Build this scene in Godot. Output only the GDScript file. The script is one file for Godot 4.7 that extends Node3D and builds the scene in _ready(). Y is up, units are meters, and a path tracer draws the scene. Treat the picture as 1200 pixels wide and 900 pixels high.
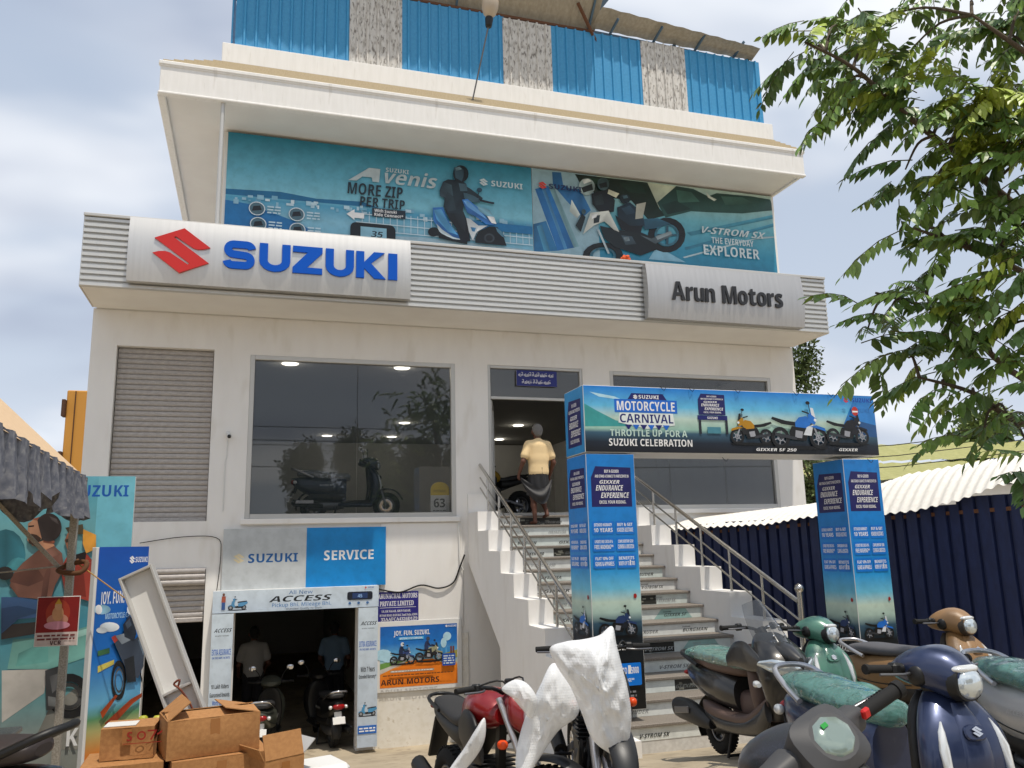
extends Node3D

# ---------------------------------------------------------------- mesh builder
class MB:
	var v := PackedVector3Array()
	var n := PackedVector3Array()
	var c := PackedColorArray()
	var col := Color(1, 1, 1)
	var t := Transform3D.IDENTITY
	func put(p: Vector3, q: Vector3):
		v.append(t * p); n.append((t.basis * q).normalized()); c.append(col)
	func tri(a: Vector3, b: Vector3, d: Vector3):
		var q := (d - a).cross(b - a)
		if q.length_squared() < 1e-16: return
		q = q.normalized()
		put(a, q); put(b, q); put(d, q)
	func face(a: Vector3, b: Vector3, d: Vector3, e: Vector3):
		tri(a, b, d); tri(a, d, e)
	func box(o: Vector3, s: Vector3, bev := 0.0):
		var h := s * 0.5
		var b := minf(bev, minf(h.x, minf(h.y, h.z)) * 0.9)
		var k := func(i: int, j: int, l: int, ax: int) -> Vector3:
			var p := Vector3(i * (h.x - b), j * (h.y - b), l * (h.z - b))
			p[ax] = [i, j, l][ax] * h[ax]
			return p + o
		for ax in 3:
			var a1 := (ax + 1) % 3
			var a2 := (ax + 2) % 3
			for s1 in [-1, 1]:
				var q := []
				for cc in [[-1, -1], [-1, 1], [1, 1], [1, -1]]:
					var m := [0, 0, 0]
					m[ax] = s1; m[a1] = cc[0]; m[a2] = cc[1]
					q.append(k.call(m[0], m[1], m[2], ax))
				if s1 > 0: face(q[0], q[1], q[2], q[3])
				else: face(q[3], q[2], q[1], q[0])
				if b > 0.0:
					for s2 in [-1, 1]:
						var m1 := [0, 0, 0]; m1[ax] = s1; m1[a1] = s2; m1[a2] = -1
						var m2 := [0, 0, 0]; m2[ax] = s1; m2[a1] = s2; m2[a2] = 1
						var e1: Vector3 = k.call(m1[0], m1[1], m1[2], ax)
						var e2: Vector3 = k.call(m2[0], m2[1], m2[2], ax)
						var e3: Vector3 = k.call(m2[0], m2[1], m2[2], a1)
						var e4: Vector3 = k.call(m1[0], m1[1], m1[2], a1)
						if s1 * s2 > 0: face(e4, e3, e2, e1)
						else: face(e1, e2, e3, e4)
		if b > 0.0:
			for i in [-1, 1]:
				for j in [-1, 1]:
					for l in [-1, 1]:
						var p0: Vector3 = k.call(i, j, l, 0)
						var p1: Vector3 = k.call(i, j, l, 1)
						var p2: Vector3 = k.call(i, j, l, 2)
						if i * j * l > 0: tri(p0, p2, p1)
						else: tri(p0, p1, p2)
	func bar(a: Vector3, b: Vector3, w: float, h: float, bev := 0.0):
		var keep := t
		var d := b - a
		var up := Vector3.UP if absf(d.normalized().y) < 0.95 else Vector3.BACK
		var x := d.normalized()
		var z := x.cross(up).normalized()
		var y := z.cross(x)
		t = keep * Transform3D(Basis(x, y, z), (a + b) * 0.5)
		box(Vector3.ZERO, Vector3(d.length(), h, w), bev)
		t = keep
	# rows of points, smooth; ring = rows close on themselves
	func grid(rows: Array, ring := false, flip := false):
		var R := rows.size()
		var K: int = rows[0].size()
		var nm := []
		for i in R:
			var rn := PackedVector3Array()
			for j in K:
				var up: Vector3 = rows[mini(i + 1, R - 1)][j] - rows[maxi(i - 1, 0)][j]
				var jn := (j + 1) % K if ring else mini(j + 1, K - 1)
				var jp := (j - 1 + K) % K if ring else maxi(j - 1, 0)
				var al: Vector3 = rows[i][jn] - rows[i][jp]
				var q := up.cross(al)
				if q.length_squared() < 1e-14:
					var i2 := 1 if i == 0 else R - 2
					q = (rows[i][j] - rows[i2][j])
				rn.append(q.normalized() * (-1.0 if flip else 1.0))
			nm.append(rn)
		for i in R - 1:
			for j in (K if ring else K - 1):
				var j2 := (j + 1) % K
				var a: Vector3 = rows[i][j]; var b: Vector3 = rows[i][j2]
				var d: Vector3 = rows[i + 1][j2]; var e: Vector3 = rows[i + 1][j]
				var q := [[a, nm[i][j]], [b, nm[i][j2]], [d, nm[i + 1][j2]], [e, nm[i + 1][j]]]
				var o := [0, 1, 2, 0, 2, 3] if not flip else [0, 2, 1, 0, 3, 2]
				for w in o: put(q[w][0], q[w][1])
	func cap(r: PackedVector3Array, to_n: Vector3):
		var m := Vector3.ZERO
		for p in r: m += p
		m /= r.size()
		for j in r.size():
			var a := r[j]; var b := r[(j + 1) % r.size()]
			if (b - m).cross(a - m).dot(to_n) > 0: tri(m, a, b)
			else: tri(m, b, a)
	func loft(rings: Array, caps := true):
		# outward check
		var m := Vector3.ZERO
		var mid: PackedVector3Array = rings[rings.size() / 2]
		for p in mid: m += p
		m /= mid.size()
		var al := mid[1] - mid[mid.size() - 1]
		var up: Vector3 = rings[mini(rings.size() / 2 + 1, rings.size() - 1)][0] - rings[maxi(rings.size() / 2 - 1, 0)][0]
		var out := up.cross(al).dot(mid[0] - m) > 0
		grid(rings, true, not out)
		if caps:
			cap(rings[0], rings[0][0] - rings[1][0]); cap(rings[-1], rings[-1][0] - rings[-2][0])
	func tube(pts: Array, r, sides := 8, caps := true):
		var rings := []
		var up := Vector3.UP
		var prev := Vector3.ZERO
		for i in pts.size():
			var d: Vector3 = (pts[mini(i + 1, pts.size() - 1)] - pts[maxi(i - 1, 0)]).normalized()
			if prev == Vector3.ZERO:
				if absf(d.y) > 0.9: up = Vector3.RIGHT
				prev = d.cross(up).normalized()
			var x := (prev - d * prev.dot(d)).normalized()
			prev = x
			var y := d.cross(x)
			var rr: float = r[i] if r is Array else r
			var q := PackedVector3Array()
			for k in sides:
				var a := TAU * k / sides
				q.append(pts[i] + (x * cos(a) + y * sin(a)) * rr)
			rings.append(q)
		loft(rings, caps)
	func lathe(prof: Array, seg := 20, caps := false):   # (radius, y)
		var rings := []
		for p in prof:
			var q := PackedVector3Array()
			for k in seg:
				var a := TAU * k / seg
				q.append(Vector3(cos(a) * maxf(p.x, 1e-4), p.y, sin(a) * maxf(p.x, 1e-4)))
			rings.append(q)
		loft(rings, caps)
	func ext(poly: PackedVector2Array, z0: float, z1: float, back := true):
		var ix := Geometry2D.triangulate_polygon(poly)
		for i in range(0, ix.size(), 3):
			var a := poly[ix[i]]; var b := poly[ix[i + 1]]; var d := poly[ix[i + 2]]
			if (b - a).cross(d - a) > 0:
				var w := b; b = d; d = w
			tri(Vector3(a.x, a.y, z1), Vector3(b.x, b.y, z1), Vector3(d.x, d.y, z1))
			if back: tri(Vector3(a.x, a.y, z0), Vector3(d.x, d.y, z0), Vector3(b.x, b.y, z0))
		if z1 - z0 > 1e-5:
			var cw := Geometry2D.is_polygon_clockwise(poly)
			for i in poly.size():
				var a := poly[i]; var b := poly[(i + 1) % poly.size()]
				if not cw: face(Vector3(a.x, a.y, z0), Vector3(a.x, a.y, z1), Vector3(b.x, b.y, z1), Vector3(b.x, b.y, z0))
				else: face(Vector3(b.x, b.y, z0), Vector3(b.x, b.y, z1), Vector3(a.x, a.y, z1), Vector3(a.x, a.y, z0))
	func mesh() -> ArrayMesh:
		var a := []
		a.resize(Mesh.ARRAY_MAX)
		a[Mesh.ARRAY_VERTEX] = v; a[Mesh.ARRAY_NORMAL] = n; a[Mesh.ARRAY_COLOR] = c
		var m := ArrayMesh.new()
		m.add_surface_from_arrays(Mesh.PRIMITIVE_TRIANGLES, a)
		return m

# superellipse rings: across x (looking along x) and across y (looking along y)
static func sq(a: float, e: float) -> float: return signf(a) * pow(absf(a), 2.0 / e)
func rx(x, y, hz, hy, e := 2.4, k := 22) -> PackedVector3Array:
	var q := PackedVector3Array()
	for i in k:
		var a := TAU * i / k
		q.append(Vector3(x, y + sq(sin(a), e) * hy, sq(cos(a), e) * hz))
	return q
func ry(y, x, hx, hz, e := 2.4, k := 22) -> PackedVector3Array:
	var q := PackedVector3Array()
	for i in k:
		var a := TAU * i / k
		q.append(Vector3(x + sq(sin(a), e) * hx, y, sq(cos(a), e) * hz))
	return q
func lx(a: Array, e := 2.4, k := 22) -> Array:
	return smooth_rows(a).map(func(p): return rx(p[0], p[1], p[2], p[3], p[4] if p.size() > 4 else e, k))
func ly(a: Array, e := 2.4, k := 22) -> Array:
	return smooth_rows(a).map(func(p): return ry(p[0], p[1], p[2], p[3], p[4] if p.size() > 4 else e, k))
# Catmull-Rom between the given sections
func smooth_rows(a: Array, sub := 4) -> Array:
	var o := []
	for i in a.size() - 1:
		var p0: Array = a[maxi(i - 1, 0)]; var p1: Array = a[i]; var p2: Array = a[i + 1]; var p3: Array = a[mini(i + 2, a.size() - 1)]
		for s in sub:
			var f := float(s) / sub
			var r := []
			for k in p1.size(): r.append(cubic_interpolate(p1[k], p2[k], p0[k], p3[k], f))
			r[2] = maxf(r[2], 0.002); r[3] = maxf(r[3], 0.002)
			o.append(r)
	o.append(a[-1])
	return o
func curve(a: Array, sub := 5) -> Array:
	var o := []
	for i in a.size() - 1:
		for s in sub:
			o.append((a[i] as Vector3).cubic_interpolate(a[i + 1], a[maxi(i - 1, 0)], a[mini(i + 2, a.size() - 1)], float(s) / sub))
	o.append(a[-1])
	return o

# ---------------------------------------------------------------- things, parts, names
var taken := {}
func numbered(s: String) -> String:
	if not taken.has(s):
		taken[s] = 0
		return s
	taken[s] += 1
	return "%s_%03d" % [s, taken[s]]
func thing(called: String, label: String, category: String, at := Vector3.ZERO, turn := 0.0, group := "") -> Node3D:
	var o := Node3D.new()
	o.name = numbered(called); add_child(o)
	o.position = at; o.rotation.y = turn
	o.set_meta("label", label); o.set_meta("category", category)
	if group: o.set_meta("group", group)
	return o
func part(parent: Node, called: String, m, mat: Material, label := "", tr := Transform3D.IDENTITY) -> MeshInstance3D:
	var o := MeshInstance3D.new()
	o.name = called
	o.mesh = m.mesh() if m is MB else m
	o.material_override = mat
	o.transform = tr
	if label: o.set_meta("label", label)
	parent.add_child(o, true)
	return o
func struct(called: String, m: MB, mat: Material) -> MeshInstance3D:
	var o := part(self, called, m, mat)
	o.set_meta("kind", "structure")
	return o
func solo(called: String, m, mat: Material, label: String, category: String, group := "", at := Vector3.ZERO, turn := 0.0) -> MeshInstance3D:
	var o := part(self, numbered(called), m, mat, label, Transform3D(Basis(Vector3.UP, turn), at))
	o.set_meta("category", category)
	if group: o.set_meta("group", group)
	return o

# ---------------------------------------------------------------- materials
var M := {}
func mat(col: Color, rough := 0.6, metal := 0.0, more := {}) -> StandardMaterial3D:
	var m := StandardMaterial3D.new()
	m.albedo_color = col; m.roughness = rough; m.metallic = metal
	for k in more: m.set(k, more[k])
	return m
func noise_img(size: int, freq: float, oct: int, sd: int, kind := FastNoiseLite.TYPE_SIMPLEX_SMOOTH) -> Image:
	var f := FastNoiseLite.new()
	f.seed = sd; f.frequency = freq; f.fractal_octaves = oct; f.noise_type = kind
	return f.get_seamless_image(size, size)
# colour stops along the noise value: [[0.0, Color], ...]
func ramp_tex(img: Image, stops: Array, second: Image = null, mixcol := Color.BLACK, lo := 0.6, hi := 0.8, amount := 0.5) -> ImageTexture:
	var src := img.get_data()
	var sec := PackedByteArray() if second == null else second.get_data()
	var lut := []
	for i in 256:
		var x := i / 255.0
		var k := 0
		while k < stops.size() - 2 and x > stops[k + 1][0]: k += 1
		lut.append((stops[k][1] as Color).lerp(stops[k + 1][1], clampf(inverse_lerp(stops[k][0], stops[k + 1][0], x), 0, 1)))
	var out := PackedByteArray()
	out.resize(src.size() * 3)
	for i in src.size():
		var q: Color = lut[src[i]]
		if second != null:
			q = q.lerp(mixcol, smoothstep(lo, hi, sec[i] / 255.0) * amount)
		out[i * 3] = int(q.r * 255); out[i * 3 + 1] = int(q.g * 255); out[i * 3 + 2] = int(q.b * 255)
	return ImageTexture.create_from_image(Image.create_from_data(img.get_width(), img.get_height(), false, Image.FORMAT_RGB8, out))
func grey_tex(img: Image, lo: float, hi: float) -> ImageTexture:
	return ramp_tex(img, [[0.0, Color(lo, lo, lo)], [1.0, Color(hi, hi, hi)]])
func world(m: StandardMaterial3D, s) -> StandardMaterial3D:
	m.uv1_triplanar = true; m.uv1_world_triplanar = true
	m.uv1_scale = s if s is Vector3 else Vector3.ONE * s
	return m
func local(m: StandardMaterial3D, s) -> StandardMaterial3D:
	m.uv1_triplanar = true
	m.uv1_scale = s if s is Vector3 else Vector3.ONE * s
	return m
func bump(m: StandardMaterial3D, img: Image, cm: float) -> StandardMaterial3D:
	m.heightmap_enabled = true; m.heightmap_scale = cm; m.heightmap_texture = ImageTexture.create_from_image(img)
	return m

# ---------------------------------------------------------------- flat print
var fonts := {}
func font(kind: String) -> Font:
	if not fonts.has(kind):
		var f := SystemFont.new()
		f.font_names = PackedStringArray(["Droid Serif" if kind.begins_with("serif") else "Droid Sans"])
		f.font_weight = 400 if kind.ends_with("thin") else 700
		fonts[kind] = f
	return fonts[kind]
var glyphs := {}
func text_mesh(s: String, kind: String, depth := 0.0) -> Array:
	var key := "%s|%s|%s" % [s, kind, depth]
	if not glyphs.has(key):
		var tm := TextMesh.new()
		tm.font = font(kind); tm.font_size = 64; tm.pixel_size = 1.0 / 64; tm.depth = depth; tm.text = s; tm.curve_step = 3.0
		tm.horizontal_alignment = HORIZONTAL_ALIGNMENT_LEFT; tm.vertical_alignment = VERTICAL_ALIGNMENT_BOTTOM
		var pts := PackedVector3Array(); var nor := PackedVector3Array()
		for sf in tm.get_surface_count():
			var a := tm.surface_get_arrays(sf)
			var vv: PackedVector3Array = a[Mesh.ARRAY_VERTEX]; var nv: PackedVector3Array = a[Mesh.ARRAY_NORMAL]
			var ix: PackedInt32Array = a[Mesh.ARRAY_INDEX] if a[Mesh.ARRAY_INDEX] != null else PackedInt32Array(range(vv.size()))
			for i in ix:
				pts.append(vv[i]); nor.append(nv[i])
		var lo := Vector3(1e9, 1e9, 0); var hi := Vector3(-1e9, -1e9, 0)
		for p in pts:
			lo = lo.min(p); hi = hi.max(p)
		glyphs[key] = [pts, nor, lo, hi]
	return glyphs[key]
class Print:
	extends MB
	var z := 0.0
	var host
	func step() -> float:
		z += 0.0003
		return z
	func ink(k: Color): col = k.srgb_to_linear()
	func poly(p: Array, k: Color):
		ink(k)
		flat(PackedVector2Array(p), step())
	func shaded(p: PackedVector2Array, k: Color, amt: float):
		# a printed patch whose ink runs unevenly across it
		var zz := step()
		var base := k.srgb_to_linear()
		var ix := Geometry2D.triangulate_polygon(p)
		var cs := []
		for q in p: cs.append(base * (1.0 + amt * sin(q.x * 23.0 + q.y * 31.0 + base.r * 40.0)))
		for i in range(0, ix.size(), 3): t2(p[ix[i]], p[ix[i + 1]], p[ix[i + 2]], zz, cs[ix[i]], cs[ix[i + 1]], cs[ix[i + 2]])
	func flat(p: PackedVector2Array, zz: float):
		var ix := Geometry2D.triangulate_polygon(p)
		for i in range(0, ix.size(), 3): t2(p[ix[i]], p[ix[i + 1]], p[ix[i + 2]], zz)
	func t2(a: Vector2, b: Vector2, d: Vector2, zz: float, ca := Color(-1, 0, 0), cb := Color.WHITE, cd := Color.WHITE):
		var own := ca.r < 0
		var k := col
		var o := [[a, ca], [b, cb], [d, cd]]
		if (b - a).cross(d - a) > 0: o = [[a, ca], [d, cd], [b, cb]]
		for q in o:
			if not own: col = q[1]
			put(Vector3(q[0].x, q[0].y, zz), Vector3.BACK)
		col = k
	func rect(x, y, w, h, k: Color): poly([Vector2(x, y), Vector2(x + w, y), Vector2(x + w, y + h), Vector2(x, y + h)], k)
	func round_rect(x, y, w, h, r, k: Color):
		var p := []
		for q in [[x + w - r, y + h - r, 0.0], [x + r, y + h - r, PI / 2], [x + r, y + r, PI], [x + w - r, y + r, PI * 1.5]]:
			for i in 5: p.append(Vector2(q[0], q[1]) + Vector2.from_angle(q[2] + PI / 8 * i) * r)
		poly(p, k)
	# vertical bands [[y, colour], ...] blended, x0..x1
	func bands(x0, x1, st: Array):
		var zz := step()
		for i in st.size() - 1:
			var a: Color = st[i][1].srgb_to_linear(); var b: Color = st[i + 1][1].srgb_to_linear()
			t2(Vector2(x0, st[i][0]), Vector2(x1, st[i][0]), Vector2(x1, st[i + 1][0]), zz, a, a, b)
			t2(Vector2(x0, st[i][0]), Vector2(x1, st[i + 1][0]), Vector2(x0, st[i + 1][0]), zz, a, b, b)
	func disc(x, y, rx_, ry_, k: Color, seg := 20, a0 := 0.0, a1 := TAU):
		var p := []
		for i in seg + 1:
			var a: float = lerpf(a0, a1, float(i) / seg)
			if i == seg and is_equal_approx(a1 - a0, TAU): break
			p.append(Vector2(x + cos(a) * rx_, y + sin(a) * ry_))
		poly(p, k)
	func hoop(x, y, r, w, k: Color, seg := 24):
		ink(k)
		var zz := step()
		for i in seg:
			var a := Vector2.from_angle(TAU * i / seg); var b := Vector2.from_angle(TAU * (i + 1) / seg)
			var o := Vector2(x, y)
			t2(o + a * r, o + b * r, o + b * (r - w), zz); t2(o + a * r, o + b * (r - w), o + a * (r - w), zz)
	func line(p: Array, w: float, k: Color):
		ink(k)
		var zz := step()
		for i in p.size() - 1:
			var d: Vector2 = (p[i + 1] - p[i]).normalized() * w * 0.5
			var s := Vector2(-d.y, d.x)
			var a: Vector2 = p[i] - d * 0.6; var b: Vector2 = p[i + 1] + d * 0.6
			t2(a + s, b + s, b - s, zz); t2(a + s, b - s, a - s, zz)
	# s with capitals h high, left edge x, base line y; w squeezes to that width; al 0 left 0.5 middle 1 right; skew leans
	func txt(s: String, x, y, h: float, k: Color, al := 0.0, w := 0.0, kind := "bold", skew := 0.0, rise := 0.0):
		var g: Array = host.text_mesh(s, kind)
		var ref: Array = host.text_mesh("H", kind)
		var lo: Vector3 = g[2]; var hi: Vector3 = g[3]
		var sy: float = h / (ref[3].y - ref[2].y)
		var sx: float = sy if w == 0.0 else w / (hi.x - lo.x)
		var wid: float = (hi.x - lo.x) * sx
		ink(k)
		var zz := step()
		var base: float = ref[2].y
		for i in g[0].size():
			if g[1][i].z < 0.5: continue
			var p: Vector3 = g[0][i]
			var yy: float = (p.y - base) * sy
			var xx: float = (p.x - lo.x) * sx - wid * al
			put(Vector3(x + xx + yy * skew, y + yy + xx * rise, zz), Vector3.BACK)
	func emblem(x, y, h: float, k: Color):
		poly(host.emblem_points(x, y, h), k)
	# block of unreadable small print: short strokes
	func small(x, y, w, h, rows, k: Color, sd := 1):
		var rg := RandomNumberGenerator.new(); rg.seed = sd
		for r in rows:
			var xx: float = x
			var yy: float = y + h * (1.0 - (r + 0.75) / rows)
			while xx < x + w:
				var l: float = rg.randf_range(0.25, 1.0) * h / rows * 2.2
				l = minf(l, x + w - xx)
				rect(xx, yy, l, h / rows * 0.5, k)
				xx += l + h / rows * 0.4
func emblem_points(x, y, h: float) -> Array:
	var o := []
	for p in [[175, 128], [270, 85], [358, 150], [338, 157], [318, 160], [302, 156], [243, 117], [237, 121], [355, 207], [260, 249], [171, 183], [191, 176], [211, 174], [227, 178], [286, 217], [292, 213]]:
		o.append(Vector2(x + (p[0] - 264.5) / 164.0 * h, y - (p[1] - 167.0) / 164.0 * h))
	return o
func printed() -> Print:
	var p := Print.new()
	p.host = self
	return p

# ---------------------------------------------------------------- camera, sky, sun
func set_stage():
	var cam := Camera3D.new()
	cam.name = "camera"
	cam.transform = Transform3D(Basis(Vector3(0.95432795, -0.02323811, 0.29785591), Vector3(-0.03562431, 0.98100638, 0.19067612), Vector3(-0.2966295, -0.19257846, 0.93537398)).orthonormalized(), Vector3(-3.9977, 3.1034, 13.9966))
	cam.fov = 49.9; cam.near = 0.05; cam.far = 400.0
	add_child(cam)
	cam.current = true
	var we := WorldEnvironment.new()
	we.name = "environment"
	var e := Environment.new()
	e.background_mode = Environment.BG_SKY
	e.tonemap_mode = Environment.TONE_MAPPER_LINEAR
	e.tonemap_exposure = 1.24
	e.sdfgi_enabled = true; e.ssao_enabled = true; e.ssil_enabled = true
	var sky := Sky.new()
	var sm := PanoramaSkyMaterial.new()
	sm.panorama = sky_image()
	sky.sky_material = sm
	e.sky = sky
	we.environment = e
	add_child(we)
	var sun := DirectionalLight3D.new()
	sun.name = "sun"
	sun.light_color = Color(1.0, 0.965, 0.91)
	sun.light_energy = 0.98
	sun.light_angular_distance = 0.9
	sun.shadow_enabled = true
	var to_sun := Vector3(0.34, 3.3, 1.0).normalized()
	sun.transform = Transform3D(Basis.looking_at(-to_sun, Vector3.FORWARD), Vector3(0, 30, 0))
	add_child(sun)
func sky_image() -> ImageTexture:
	var w := 1024; var h := 512
	var img := Image.create(w, h, false, Image.FORMAT_RGBF)
	var f1 := FastNoiseLite.new(); f1.seed = 11; f1.frequency = 0.55; f1.fractal_octaves = 5; f1.fractal_gain = 0.52
	var f2 := FastNoiseLite.new(); f2.seed = 29; f2.frequency = 1.3; f2.fractal_octaves = 5
	var zen := Color(0.29, 0.365, 0.50); var hor := Color(0.61, 0.67, 0.75)
	for j in h:
		var th := (j + 0.5) / h * PI
		var y := cos(th); var s := sin(th)
		for i in w:
			var ph := ((i + 0.5) / w - 0.5) * TAU
			if y < -0.02:
				img.set_pixel(i, j, Color(0.30, 0.29, 0.27)); continue
			var x := sin(ph) * s; var z := -cos(ph) * s
			var k := 1.0 / (maxf(y, 0.0) + 0.28)
			var a := f1.get_noise_2d(x * k * 1.1 + 3.0, z * k * 2.2)
			var b := f2.get_noise_3d(x * 1.6, y * 5.0, z * 1.6 + 7.0)
			var base := hor.lerp(zen, pow(clampf(y, 0, 1), 0.55))
			var dens := smoothstep(-0.32, 0.30, a + b * 0.5 + (0.10 - 0.25 * y))
			var lit := 0.5 + 1.25 * f1.get_noise_2d(x * k * 1.1 + 3.25, z * k * 2.2 + 0.12) - 0.35 * b
			var cloud := Color(0.36, 0.41, 0.52).lerp(Color(0.86, 0.88, 0.91), clampf(lit, 0, 1))
			img.set_pixel(i, j, base.lerp(cloud, dens * 0.88))
	return ImageTexture.create_from_image(img)

# ---------------------------------------------------------------- ground
func ground_y(x: float, z: float) -> float:
	var zs := [-1.0, 0.3, 5.7, 8.0, 10.0, 14.0]
	var ys := [-0.02, 0.0, 0.93, 1.30, 1.48, 1.6]
	var y: float = ys[5]
	if z <= zs[0]: y = ys[0]
	else:
		for i in 5:
			if z >= zs[i] and z < zs[i + 1]: y = lerpf(ys[i], ys[i + 1], (z - zs[i]) / (zs[i + 1] - zs[i]))
	y -= 0.20 * smoothstep(-1.9, -2.4, x) * smoothstep(-4.3, -3.6, x) * smoothstep(4.0, 6.5, z) * (1.0 - smoothstep(9.0, 11.5, z))
	return y + 0.09 * smoothstep(-0.4, 0.4, x) * smoothstep(6.2, 7.0, z) * (1.0 - smoothstep(8.6, 9.8, z))
func make_materials():
	var n1 := noise_img(512, 0.012, 5, 3)
	var n2 := noise_img(512, 0.035, 4, 8)
	var n3 := noise_img(512, 0.11, 3, 15)
	var n4 := noise_img(512, 0.25, 2, 21)
	var streak := noise_img(512, 0.03, 4, 33)
	var W := func(a: float, b: float, c: float) -> Color: return Color(a, b, c)
	# sunlit sandy concrete, worn and dusty
	M.ground = world(mat(Color.WHITE, 0.92, 0.0, {"albedo_texture": ramp_tex(n1, [[0.0, W.call(0.54, 0.495, 0.42)], [0.45, W.call(0.635, 0.585, 0.50)], [1.0, W.call(0.695, 0.645, 0.56)]], n2, W.call(0.42, 0.38, 0.32), 0.58, 0.86, 0.45)}), 0.17)
	bump(M.ground, n4, 0.5)
	M.wall = world(mat(Color.WHITE, 0.72, 0.0, {"albedo_texture": ramp_tex(n2, [[0.0, W.call(0.885, 0.875, 0.86)], [0.5, W.call(0.90, 0.892, 0.878)], [1.0, W.call(0.91, 0.903, 0.89)]], streak, W.call(0.80, 0.78, 0.74), 0.6, 0.95, 0.35)}), Vector3(0.16, 0.05, 0.16))
	M.wall_low = world(mat(Color.WHITE, 0.8, 0.0, {"albedo_texture": ramp_tex(n2, [[0.0, W.call(0.84, 0.82, 0.77)], [0.5, W.call(0.88, 0.865, 0.83)], [1.0, W.call(0.90, 0.89, 0.86)]], n2, W.call(0.66, 0.60, 0.50), 0.7, 0.95, 0.5)}), 0.35)
	M.eave = world(mat(Color.WHITE, 0.75, 0.0, {"albedo_texture": ramp_tex(n2, [[0.0, W.call(0.895, 0.89, 0.875)], [0.5, W.call(0.915, 0.91, 0.897)], [1.0, W.call(0.93, 0.925, 0.915)]], streak, W.call(0.70, 0.68, 0.64), 0.68, 0.98, 0.35)}), Vector3(0.55, 0.07, 0.5))
	M.soffit = world(mat(Color.WHITE, 0.8, 0.0, {"albedo_texture": ramp_tex(n1, [[0.0, W.call(0.88, 0.87, 0.855)], [1.0, W.call(0.91, 0.905, 0.89)]])}), 0.2)
	M.tile = world(mat(Color.WHITE, 0.85, 0.0, {"albedo_texture": ramp_tex(n3, [[0.0, W.call(0.60, 0.52, 0.40)], [0.5, W.call(0.76, 0.70, 0.58)], [1.0, W.call(0.84, 0.79, 0.69)]])}), Vector3(0.9, 2.0, 2.0))
	M.slat = mat(W.call(0.80, 0.80, 0.79), 0.38, 0.55)
	local(M.slat, 0.7); M.slat.roughness_texture = grey_tex(n2, 0.55, 1.0); M.slat.roughness = 0.6
	M.brushed = world(mat(Color.WHITE, 0.42, 0.7, {"albedo_texture": ramp_tex(streak, [[0.0, W.call(0.775, 0.77, 0.76)], [0.5, W.call(0.80, 0.795, 0.785)], [1.0, W.call(0.815, 0.81, 0.80)]])}), Vector3(0.9, 0.05, 0.9))
	M.brushed_dark = world(mat(Color.WHITE, 0.42, 0.7, {"albedo_texture": ramp_tex(streak, [[0.0, W.call(0.705, 0.70, 0.695)], [0.5, W.call(0.73, 0.725, 0.72)], [1.0, W.call(0.75, 0.745, 0.74)]])}), Vector3(0.9, 0.05, 0.9))
	M.letter_red = mat(W.call(0.78, 0.13, 0.10), 0.35)
	M.letter_blue = mat(W.call(0.01, 0.33, 0.74), 0.5, 0.0, {"metallic_specular": 0.3})
	M.letter_dark = mat(W.call(0.14, 0.14, 0.15), 0.4)
	M.sheet_blue = world(mat(Color.WHITE, 0.5, 0.0, {"albedo_texture": ramp_tex(n2, [[0.0, W.call(0.21, 0.55, 0.75)], [1.0, W.call(0.26, 0.61, 0.80)]], n4, W.call(0.12, 0.28, 0.40), 0.78, 0.9, 0.5)}), 0.7)
	M.sheet_pale = world(mat(Color.WHITE, 0.75, 0.0, {"albedo_texture": ramp_tex(streak, [[0.0, W.call(0.62, 0.60, 0.57)], [0.42, W.call(0.80, 0.79, 0.77)], [1.0, W.call(0.86, 0.855, 0.84)]], n2, W.call(0.40, 0.38, 0.36), 0.60, 0.80, 0.7)}), Vector3(0.8, 0.3, 0.8))
	M.beige_roof = world(mat(Color.WHITE, 0.6, 0.0, {"albedo_texture": ramp_tex(n2, [[0.0, W.call(0.56, 0.53, 0.47)], [1.0, W.call(0.69, 0.66, 0.60)]])}), 0.6)
	M.steel_blue = mat(W.call(0.30, 0.40, 0.48), 0.5, 0.2)
	M.rust = world(mat(Color.WHITE, 0.8, 0.0, {"albedo_texture": ramp_tex(n3, [[0.0, W.call(0.30, 0.17, 0.10)], [1.0, W.call(0.52, 0.36, 0.24)]])}), 1.2)
	M.shutter = world(mat(Color.WHITE, 0.6, 0.25, {"albedo_texture": ramp_tex(n2, [[0.0, W.call(0.62, 0.60, 0.585)], [1.0, W.call(0.74, 0.72, 0.705)]], n4, W.call(0.42, 0.39, 0.36), 0.62, 0.85, 0.5)}), Vector3(0.5, 1.6, 0.5))
	M.frame = mat(W.call(0.76, 0.755, 0.74), 0.42, 0.35)
	M.glass = mat(Color(0.24, 0.265, 0.275, 0.26), 0.0, 0.0, {"transparency": BaseMaterial3D.TRANSPARENCY_ALPHA, "metallic_specular": 1.0})
	M.inside = world(mat(W.call(0.62, 0.615, 0.60), 0.85), 1.0)
	M.inside_dark = mat(W.call(0.80, 0.795, 0.78), 0.85)
	M.concrete = world(mat(Color.WHITE, 0.85, 0.0, {"albedo_texture": ramp_tex(n2, [[0.0, W.call(0.56, 0.54, 0.50)], [1.0, W.call(0.74, 0.72, 0.68)]])}), 0.8)
	M.grey_paint = world(mat(Color.WHITE, 0.75, 0.0, {"albedo_texture": ramp_tex(n2, [[0.0, W.call(0.73, 0.72, 0.70)], [1.0, W.call(0.83, 0.825, 0.81)]])}), 0.7)
	M.tread = world(mat(Color.WHITE, 0.6, 0.0, {"albedo_texture": ramp_tex(n3, [[0.0, W.call(0.38, 0.35, 0.32)], [1.0, W.call(0.60, 0.57, 0.53)]])}), 0.9)
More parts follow.
